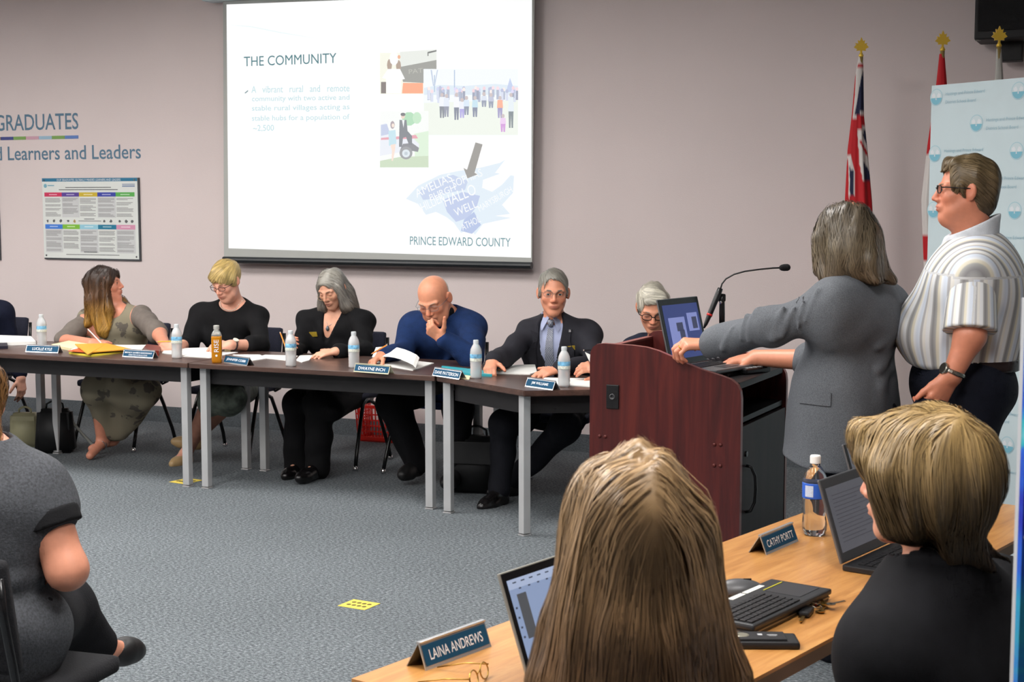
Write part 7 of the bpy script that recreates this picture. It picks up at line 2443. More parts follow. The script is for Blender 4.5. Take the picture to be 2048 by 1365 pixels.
# ------------------------------------------------------------------ bags, crate, floor stickers
def make_floor_things():
    def bag(name, px, py, w, d, h, rz, m, label, taper=.75, lean=0, strap=None):
        p = atH(px, py, 0)
        t = empty(name, (p.x, p.y, 0), rz, label, 'bag')
        bm = bmesh.new(); bmesh.ops.create_cube(bm, size=1)
        for v in bm.verts:
            k = taper if v.co.z > 0 else 1
            v.co = Vector((v.co.x * w * (k * .5 + .5), v.co.y * d * k + (lean * h if v.co.z > 0 else 0), (v.co.z + .5) * h))
        bmesh.ops.bevel(bm, geom=list(bm.edges), offset=min(d, w) * .16, segments=3, affect='EDGES')
        me = bpy.data.meshes.new('bag_body'); bm.to_mesh(me); bm.free(); me.materials.append(m)
        o = bpy.data.objects.new('bag_body', me); COL.objects.link(o); o.parent = t
        me.polygons.foreach_set('use_smooth', [True] * len(me.polygons))
        MB().box((0, -d * .46 * taper, h * .72), (w * .8, .012, h * .4), bev=.005).build('flap', m, t)
        for s in (-1, 1):
            MB().tube([(s * w * .22, lean * h * .9, h * .96), (s * w * .2, lean * h, h * 1.10), (s * w * .08, lean * h, h * 1.16), (0, lean * h, h * 1.17)], .007, 8).build('handle', m, t, smooth=True)
        if strap: MB().tube(strap, .010, 6, flat=.35).build('strap', mat('strap_pale', (150, 152, 146), rough=.6), t, smooth=True)
        return t
    bag('cream_handbag', 52, 893, .20, .12, .235, YAW, mat('bag_cream', (176, 172, 138), rough=.5, var=.1), 'cream handbag on the floor left of the black bag', taper=.85)
    bag('black_bag', 112, 905, .26, .16, .30, YAW + .1, mat('bag_black', (16, 17, 19), rough=.6), 'black bag on the floor behind the table leg', taper=.7, strap=[(.11, .02, .20), (.17, .03, .12), (.23, .03, .05), (.26, .03, .02), (.22, .05, .015)])
    bag('briefcase', 950, 985, .30, .12, .33, YAW - .2, mat('bag_black', (16, 17, 19)), 'black briefcase leaning beside the legs of the man in the suit', taper=.8, lean=.10)
    # red crate
    p = atH(752, 886, 0)
    t = empty('red_crate', (p.x, p.y + .15, 0), .02, 'red plastic crate with slotted sides on the floor by the wall', 'crate')
    red = mat('crate_red', (206, 34, 24), rough=.35, spec=.5)
    W, D, H = .34, .28, .25
    MB().box((0, 0, .008), (W * .9, D * .9, .016)).build('crate_floor', red, t)
    for z, s, nm in ((.022, .91, 'base_rail'), (H, 1.0, 'rim')):
        m = MB()
        for sx, sy, lx, ly in ((0, -1, W, .014), (0, 1, W, .014), (-1, 0, .014, D), (1, 0, .014, D)):
            m.box((sx * W / 2 * s, sy * D / 2 * s, z), (lx * s, ly * s, .030 if nm == 'base_rail' else .024), bev=.004)
        m.build(nm, red, t)
    for side in range(4):
        ln = W if side < 2 else D
        n = int(ln / .026)
        for i in range(n + 1):
            u = -ln / 2 + ln * i / n
            def P(k, z):
                s = .91 + .09 * z / H
                if side == 0: return (u * s, -D / 2 * s, z)
                if side == 1: return (u * s, D / 2 * s, z)
                if side == 2: return (-W / 2 * s, u * s, z)
                return (W / 2 * s, u * s, z)
            MB().tube([P(0, .03), P(1, H - .01)], .0055, 4).build('slat', red, t)
        for z in (.075, .115, .155, .195):
            s = .91 + .09 * z / H
            c = [(0, -D / 2 * s, z), (0, D / 2 * s, z), (-W / 2 * s, 0, z), (W / 2 * s, 0, z)][side]
            MB().box(c, (W * s, .006, .010) if side < 2 else (.006, D * s, .010)).build('band', red, t)
    # stickers
    ym = mat('sticker_yellow', (226, 202, 84), rough=.6, var=.04)
    dm = mat('sticker_dot', (92, 80, 40), rough=.7)
    for pts, lab, dots in (([(677, 1213), (732, 1222), (758, 1208), (706, 1200)], 'yellow square sticker with brown dots on the open carpet', True), ([(341, 965), (372, 970), (403, 961), (372, 957)], 'yellow sticker on the carpet behind the front table leg', False)):
        P = [atH(x, y, 0) for x, y in pts]
        c = sum(P, Vector()) / 4
        ax = ((P[1] - P[0]) + (P[2] - P[3])) * .5; ay = ((P[3] - P[0]) + (P[2] - P[1])) * .5
        sz = (ax.length + ay.length) / 2 if dots else .17
        rz = math.atan2(ax.y, ax.x)
        t = empty('floor_sticker', (c.x, c.y, 0), rz, lab, 'sticker')
        MB().box((0, 0, .0012), (ax.length, ay.length, .0016)).build('square', ym, t)
        for i in range(4):
            for j in range(2):
                MB().lathe([(.0165 * sz / .2, .002), (.0165 * sz / .2, .0026), (0, .0026)], 14, c=((i - 1.5) * ax.length * .19, (j - .5) * ay.length * .34, 0)).build('dot', dm, t)

make_floor_things()

# ------------------------------------------------------------------ laptops, keyboard, keys, phone
def screen_mat(name, base, e=.5, var=.1):
    if name in MATS: return MATS[name]
    m = emis(name, base, e)
    m.node_tree.nodes['Principled BSDF'].inputs['Roughness'].default_value = .25
    m.node_tree.nodes['Principled BSDF'].inputs['Specular IOR Level'].default_value = .4
    return m

def laptop(label, H0, xdir, w, d, sh, tilt, shell, bezel, disp, z0=0.0, keys=True, content=None, bez=(.012, .014, .022), rim=None):
    """H0: left hinge corner as the user sees it; xdir: along the hinge; the user is at -y"""
    x = Vector(xdir).normalized()
    t = empty('laptop', H0, math.atan2(x.y, x.x), label, 'laptop')
    MB().box((w / 2, -d / 2, .009 + z0), (w, d, .016), bev=.004).build('base', shell, t)
    if keys:
        km = mat('laptop_key', (22, 22, 24), rough=.5)
        kb = MB()
        nx, ny = 14, 5
        for i in range(nx):
            for j in range(ny):
                kb.box((w * .06 + (i + .5) * w * .88 / nx, -d * .14 - (j + .5) * d * .42 / ny, .0185 + z0), (w * .88 / nx * .86, d * .42 / ny * .84, .003))
        tag(kb.build('keys', km, t), kind='stuff')
        MB().box((w / 2, -d * .78, .0176 + z0), (w * .32, d * .26, .001)).build('touchpad', mat('touchpad', (40, 40, 43), rough=.35), t)
    R = Matrix.Rotation(-tilt, 4, 'X')
    lid = empty('lid', (0, 0, .018 + z0)); lid.parent = t; lid.rotation_euler = (-tilt, 0, 0)
    MB().box((w / 2, .004, sh / 2), (w, .007, sh), bev=.003).build('lid_shell', rim or shell, lid)
    MB().box((w / 2, 0.0, sh / 2), (w - .006, .002, sh - .006)).build('bezel', bezel, lid)
    sx, top, bot = bez
    dsp = mesh_obj('display', [(sx, -.0016, bot), (w - sx, -.0016, bot), (w - sx, -.0016, sh - top), (sx, -.0016, sh - top)], [(0, 1, 2, 3)], disp, lid)
    if content:
        for nm, (u0, v0, u1, v1), mm in content:
            X = lambda u: sx + (w - 2 * sx) * u
            Zz = lambda v: bot + (sh - top - bot) * v
            k = .0021 if nm != 'slide_detail' else .0025
            mesh_obj(nm, [(X(u0), -k, Zz(v0)), (X(u1), -k, Zz(v0)), (X(u1), -k, Zz(v1)), (X(u0), -k, Zz(v1))], [(0, 1, 2, 3)], mm, lid)
    return t

def make_electronics():
    black = mat('laptop_black', (26, 26, 28), rough=.4)
    grey = mat('laptop_dark_grey', (62, 62, 64), rough=.4)
    silver = mat('laptop_silver', (186, 182, 170), rough=.3, metal=.7)
    bez = mat('laptop_bezel', (14, 14, 16), rough=.25)
    # on the lectern: hinge line runs away from the camera, the speaker reads it from the right
    hinge0 = Vector(floorpt(1341, 1.03, 5.86))
    hx = Rz(LEC_RZ) @ Vector((.20, .98, 0))
    nav = screen_mat('screen_navy', (52, 68, 140), .62)
    pale = screen_mat('screen_page', (140, 150, 214), .75)
    pic = screen_mat('screen_picture', (62, 66, 104), .6)
    lb = laptop('laptop on the lectern with a blue screen showing two slide pages', hinge0, floorframe(.62, .78, 0), .30, .21, .268, math.radians(14), mat('laptop_grey', (120, 122, 124), rough=.3, metal=.6), bez, nav, keys=True, bez=(.020, .026, .024),
                content=[('slide_page', (.10, .16, .56, .76), pale), ('slide_page', (.64, .48, .94, .82), pale), ('slide_detail', (.30, .50, .48, .66), pic), ('slide_detail', (.36, .36, .50, .52), pic), ('slide_detail', (.34, .20, .50, .34), pic), ('slide_detail', (.76, .52, .90, .74), pic)])
    r0 = empty('laptop_riser', (hinge0.x, hinge0.y, 1.013), math.atan2(floorframe(.62, .78, 0).y, floorframe(.62, .78, 0).x), 'thin black riser under the laptop on the lectern', 'stand')
    MB().box((.15, -.10, .0085), (.26, .18, .015), bev=.003).build('riser_plate', black, r0)
    MB().box((.15, -.19, .006), (.20, .01, .010)).build('front_lip', black, r0)
    # oak table
    yd = WT_N
    def on(px, py, H=TT): return atH(px, py, H)
    a = on(1062, 1395, TT)
    bluish = screen_mat('screen_document', (150, 168, 204), .8)
    pd = screen_mat('screen_toolbar', (176, 190, 220), .85)
    dk = screen_mat('screen_image_dark', (96, 98, 104), .6)
    ink = screen_mat('screen_ink', (70, 78, 100), .6)
    laptop('silver laptop with a lit screen before the long-haired woman', a, WT_DIR, .325, .225, .225, math.radians(20), silver, bez, bluish, bez=(.013, .018, .016), rim=silver,
           content=[('toolbar', (0, .90, 1, 1), pd), ('slide_detail', (.06, .38, .16, .84), dk)] + [('slide_detail', (.05 + .09 * i, .955, .09 + .09 * i, .968), ink) for i in range(8)] + [('slide_detail', (.10 + .1 * i, .885, .125 + .1 * i, .90), ink) for i in range(6)] + [('slide_detail', (.015, .40 + .1 * i, .035, .42 + .1 * i), ink) for i in range(4)])
    a = on(1684, 1143, TT)
    greyscr = screen_mat('screen_grey', (104, 104, 112), .55)
    gl = screen_mat('screen_grey_line', (84, 84, 92), .5)
    laptop('black laptop with a dim grey screen before the woman with the bob', a, WT_DIR, .335, .235, .222, math.radians(18), black, grey, greyscr, bez=(.016, .026, .026), rim=mat('laptop_rim_grey', (108, 108, 110), rough=.35, metal=.5),
           content=[('slide_detail', (.08, .86 - .06 * i, .75 - .2 * (i % 3 == 2), .872 - .06 * i), gl) for i in range(13)])
    a = on(1725, 1042, TT)
    laptop('laptop standing farther back beyond the woman with the bob', a, WT_DIR, .33, .23, .215, math.radians(18), black, bez, greyscr, rim=mat('laptop_rim_grey', (108, 108, 110)))
    # keyboard lying on a closed tablet
    zz = .022
    c0, c1, c2 = atH(1508, 1259, TT + zz), atH(1664, 1184, TT + zz), atH(1566, 1153, TT + zz)
    x = (c1 - c0); L = x.length; x.normalize(); y = Vector((-x.y, x.x, 0)); Wd = abs((c2 - c1).dot(y))
    t = empty('tablet', (c0.x, c0.y, TT), math.atan2(x.y, x.x), 'closed dark tablet underneath the keyboard on the oak table', 'tablet')
    MB().box((L / 2, Wd / 2, .008), (L * .98, Wd * .94, .015), bev=.004).build('tablet_body', mat('tablet_dark', (44, 42, 42), rough=.35), t)
    MB().box((L / 2, Wd / 2, .0085), (L * .985, Wd * .945, .003)).build('tablet_rim', mat('tablet_rim', (150, 148, 140), rough=.3, metal=.6), t)
    t = empty('keyboard', (c0.x, c0.y, TT + .0155), math.atan2(x.y, x.x), 'black wireless keyboard with white sticker labels on the oak table', 'keyboard')
    kb = mat('keyboard_black', (40, 41, 43), rough=.45)
    MB().box((L / 2, Wd / 2, .007), (L, Wd, .014), bev=.005).build('keyboard_body', kb, t)
    km = mat('key_black', (28, 28, 30), rough=.4)
    kw, kd = L * .60 / 13, Wd * .66 / 6
    tmpl = None
    for j in range(6):
        for i in range(13):
            if j == 0 and 3 <= i <= 7:
                if i != 3: continue
            pos = (L * .03 + (i + .5 + (2 if (j == 0 and i == 3) else 0)) * kw, Wd * .06 + (j + .5) * kd, .0155)
            wd = kw * (.84 if not (j == 0 and i == 3) else 4.84)
            if tmpl is None or wd > kw:
                o = MB().box((0, 0, 0), (wd, kd * .8, .004), bev=.001).build('key', km, t, loc=pos)
                if wd <= kw: tmpl = o
            else:
                o = tmpl.copy(); COL.objects.link(o); o.parent = t; o.location = pos
    MB().box((L * .83, Wd * .44, .0145), (L * .26, Wd * .56, .001)).build('touchpad', mat('touchpad_grey', (54, 54, 56), rough=.35), t)
    MB().box((L * .83, Wd * .76, .0146), (L * .24, .003, .0012)).build('accent_line', mat('accent_yellow', (190, 184, 40), rough=.4), t)
    for u0, u1 in ((.40, .56), (.58, .80)):
        MB().box((L * (u0 + u1) / 2, Wd * .90, .0146), (L * (u1 - u0), Wd * .09, .001)).build('sticker_label', mat('label_white', (226, 224, 216), rough=.5), t)
    # grey mouse behind it
    p = atH(1478, 1188, TT)
    t = empty('mouse', (p.x, p.y, TT), .5, 'grey rounded mouse at the back of the keyboard', 'mouse')
    S = SDF(); S.el((0, 0, .008), (.062, .038, .028), None); S.cut((0, 0, .0005), (0, 0, -1), k=.003)
    V, Q = polygonize(S, (-.07, -.05, -.01), (.07, .05, .05), .005)
    np_obj('mouse_shell', V, Q, mat('mouse_grey', (74, 74, 76), rough=.4), t)
    MB().box((.02, 0, .034), (.02, .004, .006), bev=.001).build('wheel', black, t)
    # phone in its case
    a, b = atH(1492, 1300, TT), atH(1588, 1302, TT)
    x = (b - a); L = .145
    t = empty('phone', a, math.atan2(x.y, x.x) + .05, 'black phone in a rugged case near the long hair', 'phone')
    MB().box((L / 2 - .03, .036, .008), (L, .076, .016), bev=.006).build('case', mat('phone_case', (24, 24, 26), rough=.5), t)
    MB().box((L / 2 - .04, .038, .0175), (L * .78, .058, .006), bev=.003).build('back_cover', mat('phone_cover', (34, 34, 36), rough=.4), t)
    M = Matrix.Translation((L * .28, .046, .0207))
    MB().box((L * .42, .040, .0207), (.022, .004, .0004)).build('print_mark', mat('print_silver', (170, 170, 172), rough=.4), t)
    MB().box((L * .42, .033, .0207), (.016, .002, .0004)).build('print_mark', mat('print_silver', (170, 170, 172)), t)
    MB().box((L * .24, .042, .0207), (.010, .012, .0004)).build('print_mark', mat('print_silver', (170, 170, 172)), t)
    MB().lathe([(.016, 0), (.013, .001), (0, .001)], 18, c=(-.004, .04, .0205)).build('camera_disc', mat('phone_disc', (150, 146, 130), rough=.3, metal=.5), t)
    # keys
    p = atH(1640, 1222, TT)
    t = empty('key_bunch', (p.x, p.y, TT), WT_RZ, 'bunch of keys with a dark red cord knot beside the keyboard', 'keys')
    steel = mat('key_steel', (178, 172, 156), rough=.25, metal=1)
    brass = mat('key_brass', (176, 140, 70), rough=.3, metal=1)
    fob = mat('key_fob', (20, 20, 22), rough=.4)
    MB().box((-.055, .008, .008), (.06, .026, .013), rot=Rz(.25), bev=.005).build('car_fob', fob, t)
    MB().box((-.105, -.006, .005), (.045, .008, .003), rot=Rz(.3), bev=.001).build('car_key_blade', brass, t)
    MB().tube([(.013 * math.cos(a), .013 * math.sin(a) + .01, .01 + .004 * math.sin(a)) for a in np.linspace(0, 6.283, 15)], .0014, 6).build('key_ring', steel, t, smooth=True)
    for k, (dx, dy, an) in enumerate(((-.02, -.01, .2), (-.01, .03, -.25), (.025, .0, .7), (.02, -.018, -.3))):
        m = MB().lathe([(.011, 0), (.011, .002), (.004, .002), (.004, 0)], 14, c=(dx, dy, .004 + k * .003)).box((dx + .028 * math.cos(an), dy + .028 * math.sin(an), .005 + k * .003), (.038, .007, .002), rot=Rz(an))
        m.build('key', steel if k % 2 else brass, t)
    MB().tube([(.014, .022, .008), (.045, .034, .009), (.08, .050, .010)], .0065, 8).build('cord', mat('cord_red', (110, 34, 30), rough=.8, var=.3, vscale=200), t, smooth=True)
    knot = [(.086 + .010 * math.cos(a * 2) * math.cos(a), .053 + .010 * math.cos(a * 2) * math.sin(a), .012 + .006 * math.sin(3 * a)) for a in np.linspace(0, 6.283, 30)]
    MB().tube(knot, .0055, 7).build('cord_knot', mat('cord_red', (110, 34, 30)), t, smooth=True)
    # spectacles lying at the lower border
    p = atH(958, 1368, TT)
    t = empty('folded_spectacles', (p.x, p.y, TT), WT_RZ + .3, 'gold-rimmed spectacles lying near the blue nameplate on the oak table', 'spectacles')
    for s in (-1, 1):
        MB().tube([(s * .028 + .020 * math.cos(a), 0.004 * math.sin(a), .018 + .016 * math.sin(a)) for a in np.linspace(0, 6.283, 17)], .0015, 6, cap=False).build('rim', brass, t, smooth=True)
        MB().tube([(s * .052, 0, .024), (s * .054, .05, .02), (s * .05, .11, .006)], .0016, 6).build('temple', brass, t, smooth=True)
    MB().tube([(-.009, 0, .022), (0, 0, .026), (.009, 0, .022)], .0014, 6).build('bridge', brass, t, smooth=True)

make_electronics()

# ------------------------------------------------------------------ microphone and remote on the lectern
def make_mic():
    blk = mat('mic_black', (16, 16, 18), rough=.35)
    chrome = MATS['chrome']
    red = mat('mic_red', (196, 40, 36), rough=.4)
    base = lec(.42, LEC_D - .10, 1.013)
    Zb = 6.18
    P = lambda px, py, dz=0: Vector(jz(px, py, Zb + dz))
    b0 = P(1444, 672); foot = Vector((b0.x, b0.y, 1.013))
    t = empty('microphone_stand', foot, 0, 'gooseneck microphone on a short stand at the back of the lectern', 'microphone')
    o = foot
    L = lambda v: v - o
    MB().lathe([(.055, 0), (.055, .008), (.03, .014), (.011, .018), (.009, .03)], 24).build('stand_base', blk, t, smooth=False)
    MB().tube([(0, 0, .02), L(P(1444, 655))], .0075, 12).build('rod', chrome, t, smooth=True)
    MB().tube([L(P(1444, 662)), L(P(1444, 653))], .0095, 12).build('ring_band', red, t, smooth=True)
    MB().tube([L(P(1444, 650)), L(P(1444, 628)), L(P(1444, 600)), L(P(1445, 588))], [.012, .0125, .0115, .011], 12).build('clutch_grip', blk, t, smooth=True)
    MB().box(L(P(1444, 596)), (.030, .018, .032), rot=Rz(YAW), bev=.006).build('joint', blk, t)
    MB().lathe([(.006, 0), (.006, .004), (0, .005)], 12, M=Matrix.Translation(L(P(1444, 605)) + Vector((.0, -.016, 0))) @ Matrix.Rotation(math.pi / 2, 4, 'X')).build('screw', chrome, t)
    # body of the microphone running down to the left
    a, b = P(1441, 577, -.01), P(1408, 657, -.03)
    MB().tube([L(a.lerp(b, .0)), L(a.lerp(b, .12)), L(a.lerp(b, .6)), L(a.lerp(b, .9)), L(b)], [.011, .0125, .0115, .008, .003], 12).build('mic_body', blk, t, smooth=True)
    MB().tube([L(a.lerp(b, .64)), L(a.lerp(b, .69))], .0125, 12).build('ring_band', red, t, smooth=True)
    g = [P(1441, 578, -.01), P(1444, 568), P(1452, 558), P(1468, 549), P(1490, 543), P(1520, 539), P(1546, 536.5), P(1562, 536)]
    MB().tube([L(v) for v in g], .0034, 8).build('gooseneck', blk, t, smooth=True)
    c, d = P(1559, 536), P(1581, 535)
    MB().tube([L(c), L(c.lerp(d, .15)), L(c.lerp(d, .4)), L(c.lerp(d, .75)), L(c.lerp(d, .93)), L(d)], [.007, .012, .0145, .0145, .010, .003], 14).build('windscreen', mat('foam_black', (14, 14, 16), rough=.95, bump=.5, bscale=300), t, smooth=True)
    # remote lying on the desk
    p = lec(.56, .36, 1.013)
    t = empty('remote_control', p, LEC_RZ + 1.2, 'slim black remote control on the lectern desk', 'remote control')
    MB().box((0, 0, .012), (.16, .042, .022), bev=.006).build('remote_body', blk, t)
    for i in range(4): MB().box((-.05 + i * .028, 0, .0242), (.014, .02, .003), bev=.001).build('button', mat('remote_button', (150, 152, 154), rough=.4), t)
    p = lec(.40, .24, 1.013)
    t = empty('notebook_pad', p, LEC_RZ + .1, 'dark flat pad lying on the lectern desk', 'notepad')
    MB().box((0, 0, .005), (.20, .15, .009), bev=.002).build('pad', mat('pad_dark', (44, 42, 44), rough=.5), t)
    MB().box((0, 0, .0105), (.19, .14, .002)).build('cover_sheet', mat('pad_cover', (60, 58, 60), rough=.4), t)

make_mic()

# ------------------------------------------------------------------ flags, backdrop, wall speaker, blue board
def in_poly(x, y, poly):
    c = False
    n = len(poly)
    for i in range(n):
        x1, y1 = poly[i]; x2, y2 = poly[(i + 1) % n]
        if (y1 > y) != (y2 > y) and x < (x2 - x1) * (y - y1) / (y2 - y1) + x1: c = not c
    return c

def attr_cloth(name):
    if name in MATS: return MATS[name]
    m, nt, b = _nodes(name)
    a = nt.nodes.new('ShaderNodeAttribute'); a.attribute_name = 'Col'
    nt.links.new(a.outputs['Color'], b.inputs['Base Color'])
    b.inputs['Roughness'].default_value = .7; b.inputs['Specular IOR Level'].default_value = .3
    MATS[name] = m
    return m

def make_flags():
    gold = mat('finial_gold', (230, 190, 70), rough=.3, metal=.25)
    wood = mat('pole_brass', (170, 150, 96), rough=.35, metal=.5)
    leaf = [(0, .062), (.009, .040), (.020, .046), (.017, .026), (.034, .030), (.029, .020), (.042, .006), (.024, -.004), (.026, -.014), (.006, -.012), (.004, -.026), (-.004, -.026), (-.006, -.012), (-.026, -.014), (-.024, -.004), (-.042, .006), (-.029, .020), (-.034, .030), (-.017, .026), (-.020, .046), (-.009, .040)]
    RED, WHT, NVY = (178, 26, 34), (206, 200, 196), (34, 38, 66)
    def ensign(px, py):
        if in_poly(px, py, [(1712, 130), (1727, 140), (1728, 226), (1704, 238), (1709, 190)]):
            return NVY if in_poly(px, py, [(1722, 150), (1728, 140), (1728, 222), (1708, 231), (1710, 215)]) else WHT
        if py < 128: return WHT
        if in_poly(px, py, [(1700, 244), (1728, 224), (1729, 250), (1712, 264), (1712, 300), (1718, 360), (1690, 380), (1690, 300)]) and not in_poly(px, py, [(1692, 314), (1700, 312), (1706, 345), (1704, 395), (1694, 395)]): return RED
        if in_poly(px, py, [(1722, 268), (1731, 256), (1737, 300), (1738, 312)]): return NVY
        if in_poly(px, py, [(1716, 278), (1738, 314), (1738, 322), (1716, 288)]): return RED
        if in_poly(px, py, [(1722, 322), (1739, 346), (1741, 358), (1724, 364)]): return NVY
        if in_poly(px, py, [(1712, 258), (1730, 250), (1741, 340), (1742, 352), (1722, 366), (1716, 330)]): return WHT
        if in_poly(px, py, [(1697, 336), (1704, 338), (1704, 392), (1698, 394)]): return NVY
        if in_poly(px, py, [(1693, 314), (1700, 312), (1706, 345), (1705, 390), (1694, 396)]): return WHT if px > 1695 else RED
        return RED
    def maple(px, py):
        if px < 1862 and 310 < py < 470: return WHT
        if 470 <= py < 520: return RED
        if py >= 520 and px < 1854: return WHT
        return RED
    def plain(px, py): return (172, 170, 164)
    for (tx, ty, Z, edges, colf, label, greenish) in (
        (1722, 92, 8.62, [(110, 1718, 1726), (150, 1711, 1727), (232, 1704, 1728), (300, 1696, 1735), (400, 1691, 1744), (480, 1689, 1748), (600, 1686, 1752), (760, 1684, 1754)], ensign, 'draped red flag with a union canton on a gold-tipped pole', 0),
        (1885, 80, 8.32, [(108, 1879, 1889), (168, 1873, 1894), (290, 1856, 1898), (400, 1844, 1902), (560, 1850, 1906), (760, 1848, 1910)], maple, 'draped red and white flag half hidden by the pale backdrop', 0),
        (1998, 72, 8.10, [(98, 1993, 2003), (165, 1990, 2007), (300, 1982, 2012), (500, 1976, 2018), (760, 1974, 2020)], plain, 'draped pale grey flag rising above the pale backdrop', 0)):
        top = Vector(jz(tx, ty + 22, Z)); base = Vector((top.x, top.y, 0))
        t = empty('flag', base, 0, label, 'flag')
        MB().tube([(0, 0, .03), (0, 0, top.z)], .012, 12).build('pole', wood, t, smooth=True)
        MB().lathe([(.16, 0), (.16, .012), (.05, .03), (.022, .045), (.02, .09)], 28).build('base', gold, t)
        MB().lathe([(.012, 0), (.015, .008), (.010, .016), (.007, .024)], 14, c=(0, 0, top.z)).build('ferrule', gold, t, smooth=True)
        lf = MB().prism(leaf, .012, Matrix.Translation((0, 0, top.z + .048)) @ Rz(YAW).to_4x4() @ Matrix.Rotation(math.pi / 2, 4, 'X') @ Matrix.Translation((0, 0, -.006)))
        lf.build('leaf_finial', gold, t)
        # draped cloth: a closed column of folds
        NV, NU = 90, 72
        V, C = [], []
        y0, y1 = edges[0][0], edges[-1][0]
        for i in range(NV):
            py = y0 + (y1 - y0) * i / (NV - 1)
            xl = np.interp(py, [e[0] for e in edges], [e[1] for e in edges]); xr = np.interp(py, [e[0] for e in edges], [e[2] for e in edges])
            L_, R_ = Vector(jz(xl, py, Z)), Vector(jz(xr, py, Z))
            c = (L_ + R_) / 2; hw = (R_ - L_).length / 2
            ux = (R_ - L_).normalized(); uy = Vector((-ux.y, ux.x, 0))
            k = (i / (NV - 1))
            for j in range(NU):
                a = 2 * math.pi * j / NU
                fold = 1 + min(1, k * 3) * (.16 * math.sin(5 * a + 1.3 + k * 1.5) + .08 * math.sin(9 * a + k * 2))
                dx = math.cos(a) * hw * (1 + .04 * math.sin(7 * a)); dy = math.sin(a) * hw * .75 * fold
                V.append(c + ux * dx + uy * dy - base)
                C.append(lin(colf(c_px(xl, xr, math.cos(a)), py))[:3])
        Q = [(i * NU + j, (i + 1) * NU + j, (i + 1) * NU + (j + 1) % NU, i * NU + (j + 1) % NU) for i in range(NV - 1) for j in range(NU)]
        np_obj('flag_cloth', np.array([tuple(v) for v in V]), np.array(Q), attr_cloth('flag_cloth'), t, {'Col': np.array(C)})

def c_px(xl, xr, u): return (xl + xr) / 2 + u * (xr - xl) / 2

make_flags()

def make_backdrop():
    A = floorframe(2.075, 7.5, 0)
    d = (floorframe(.49, -.87, 0)).normalized()
    n = Vector((d.y, -d.x, 0))
    if n.dot(-A) < 0: n = -n
    t = empty('display_backdrop', A, 0, 'pale blue display backdrop repeating a round school board emblem', 'backdrop')
    pale = mat('backdrop_pale', (186, 201, 205), rough=.6, var=.02)
    H = 2.262; W = 2.3
    p = lambda u, z, o=0.0: d * u + Vector((0, 0, z)) + n * o
    vs = [p(0, .02), p(W, .02), p(W, H), p(0, H), p(0, .02, -.03), p(W, .02, -.03), p(W, H, -.03), p(0, H, -.03)]
    o = mesh_obj('panel', vs, [(0, 1, 2, 3), (7, 6, 5, 4), (0, 4, 5, 1), (1, 5, 6, 2), (2, 6, 7, 3), (3, 7, 4, 0)], pale, t)
    bm = bmesh.new(); bm.from_mesh(o.data); bmesh.ops.recalc_face_normals(bm, faces=bm.faces); bm.to_mesh(o.data); bm.free()
    for u in (.1, W - .1): MB().tube([p(u, .0, -.05), p(u, H - .05, -.05)], .012, 8).build('support_pole', mat('steel', (176, 172, 160)), t)
    def hit(px, py):
        r = _ray(px, py); dd = floorframe(r[0], r[1], 0)
        # solve s*dd = A + u*d in plan
        det = dd.x * (-d.y) + d.x * dd.y
        s = (A.x * (-d.y) + d.x * A.y) / det
        q = dd * s
        return (q - Vector((A.x, A.y, 0))).dot(d), CAMH + r[2] * s
    teal = mat('emblem_teal', (112, 170, 188), rough=.6); ring = mat('emblem_ring', (156, 188, 198), rough=.6); wht = mat('emblem_white', (206, 210, 214), rough=.6); txt = mat('emblem_text', (142, 176, 190), rough=.6)
    def emblem(u, z):
        k = .042
        vs, fs, mi = [], [], []
        def poly(pts, m, o):
            b = len(vs); vs.extend(p(u + x * k, z + y * k, o) for x, y in pts); fs.append(tuple(range(b, b + len(pts)))); mi.append(m)
        circ = lambda r, a0=0, a1=2 * math.pi, n=24, oy=0: [(r * math.cos(a0 + (a1 - a0) * i / n), r * math.sin(a0 + (a1 - a0) * i / n) + oy) for i in range(n + (0 if a1 - a0 > 6.2 else 1))]
        poly(circ(1.0), 1, .0008); poly(circ(.90), 0, .0014)
        poly(circ(.86, math.pi * 1.03, math.pi * 1.97), 2, .002)
        poly([(-.60, -.05), (-.70, .30), (-.35, .52), (-.12, .2), (-.2, -.05)], 3, .002)
        poly([(.60, -.05), (.70, .30), (.35, .52), (.12, .2), (.2, -.05)], 3, .002)
        poly([(0, .05), (-.10, -.3), (.10, -.3)], 3, .0026)
        f2 = []
        for f in fs:
            nn = (Vector(vs[f[1]]) - Vector(vs[f[0]])).cross(Vector(vs[f[2]]) - Vector(vs[f[1]]))
            f2.append(f if nn.dot(n) > 0 else tuple(reversed(f)))
        mesh_obj('emblem', vs, f2, None, t, mats=[pale, ring, teal, wht], midx=mi)
        xd = d if n.dot(d.cross(Vector((0, 0, 1)))) > 0 else d
        for body, dz, w in (('Hastings and Prince Edward', .006, .25), ('District School Board', -.034, .195)):
            M = frameM(p(u + .062, z + dz, .001), d, (0, 0, 1))
            text_obj('emblem_text', body, M, w, txt, t)
    du, dzv = None, None
    (uA, zA), (uA2, zA2) = hit(1873, 195), hit(1873, 308)
    (uB, zB) = hit(1953, 248); (uC, zC) = hit(2037, 188)
    step = zA - zA2
    for k in range(7):
        for col in range(-1, 4):
            for (u0, z0) in ((uA, zA), (uB, zA - step / 2)):
                u = u0 + col * (uC - uA); z = z0 - k * step
                if .02 < u < W - .34 and z > .1: emblem(u, z)

make_backdrop()

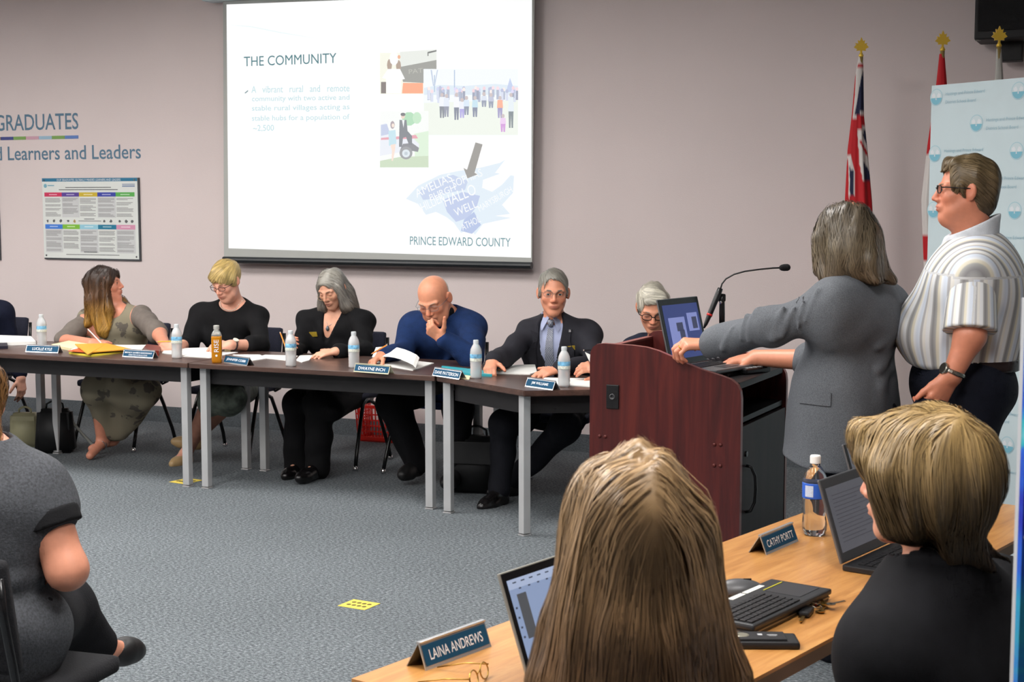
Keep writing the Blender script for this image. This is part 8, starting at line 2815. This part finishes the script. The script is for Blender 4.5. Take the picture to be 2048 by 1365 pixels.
def make_wall_speaker():
    a, b = atY(1948, 80, 9.05), atY(2085, -70, 9.05)
    t = empty('wall_speaker', (a.x, 9.2, a.z), 0, 'black loudspeaker box on a bracket high on the right wall', 'loudspeaker')
    blk = mat('speaker_black', (18, 18, 20), rough=.6)
    w, h = b.x - a.x, b.z - a.z
    MB().box((w / 2, .0, h / 2), (w, .30, h), bev=.01).build('cabinet', blk, t)
    MB().box((w / 2, -.153, h / 2 + .02), (w * .9, .008, h * .86), bev=.003).build('grille', mat('grille_black', (12, 12, 14), rough=.8, bump=.5, bscale=220), t)
    MB().box((w * .52, .08, -.05), (w * .34, .12, .12), bev=.005).build('bracket', blk, t)
    MB().box((w * .52, .185, .05), (.10, .03, .22)).build('wall_plate', blk, t)
    MB().lathe([(.016, 0), (.012, .01), (0, .012)], 12, c=(.02, -.13, -.004), M=None).build('corner_cap', mat('cap_grey', (120, 120, 116), rough=.5), t)

make_wall_speaker()

def make_blue_board():
    a = floorpt(2026, .95, 1.98)
    t = empty('blue_board', (a[0], a[1], 0), YAW + .15, 'tall display board with swirling blue and teal print at the right border', 'display board')
    m, nt, b = _nodes('ocean_print')
    tc = nt.nodes.new('ShaderNodeTexCoord'); n = nt.nodes.new('ShaderNodeTexNoise'); n.inputs['Scale'].default_value = 3.2; n.inputs['Detail'].default_value = 4; n.inputs['Distortion'].default_value = 1.2
    mp = nt.nodes.new('ShaderNodeMapping'); mp.inputs['Location'].default_value = (.3, 0, .35)
    nt.links.new(tc.outputs['Object'], mp.inputs['Vector']); nt.links.new(mp.outputs['Vector'], n.inputs['Vector'])
    r = nt.nodes.new('ShaderNodeValToRGB'); e = r.color_ramp.elements
    e[0].position = .30; e[0].color = lin((18, 40, 180)); e[1].position = .72; e[1].color = lin((150, 214, 226))
    e.new(.48).color = lin((20, 96, 214)); e.new(.56).color = lin((36, 176, 190))
    nt.links.new(n.outputs['Fac'], r.inputs['Fac']); nt.links.new(r.outputs['Color'], b.inputs['Base Color']); b.inputs['Roughness'].default_value = .35
    MB().box((.14, 0, .80), (.28, .012, 1.54)).build('printed_panel', m, t)
    MB().box((.14, .01, .80), (.28, .012, 1.54)).build('backing', mat('board_back', (190, 192, 196), rough=.6), t)
    MB().box((.14, .0, .015), (.32, .22, .03), bev=.006).build('stand_base', mat('steel', (176, 172, 160)), t)
    for i in range(6): MB().lathe([(.004, 0), (.003, .002), (0, .0025)], 8, M=Matrix.Translation((.006, -.006, .25 + .25 * i)) @ Matrix.Rotation(math.pi / 2, 4, 'X')).build('staple', mat('staple_white', (220, 220, 220), rough=.4), t)

make_blue_board()
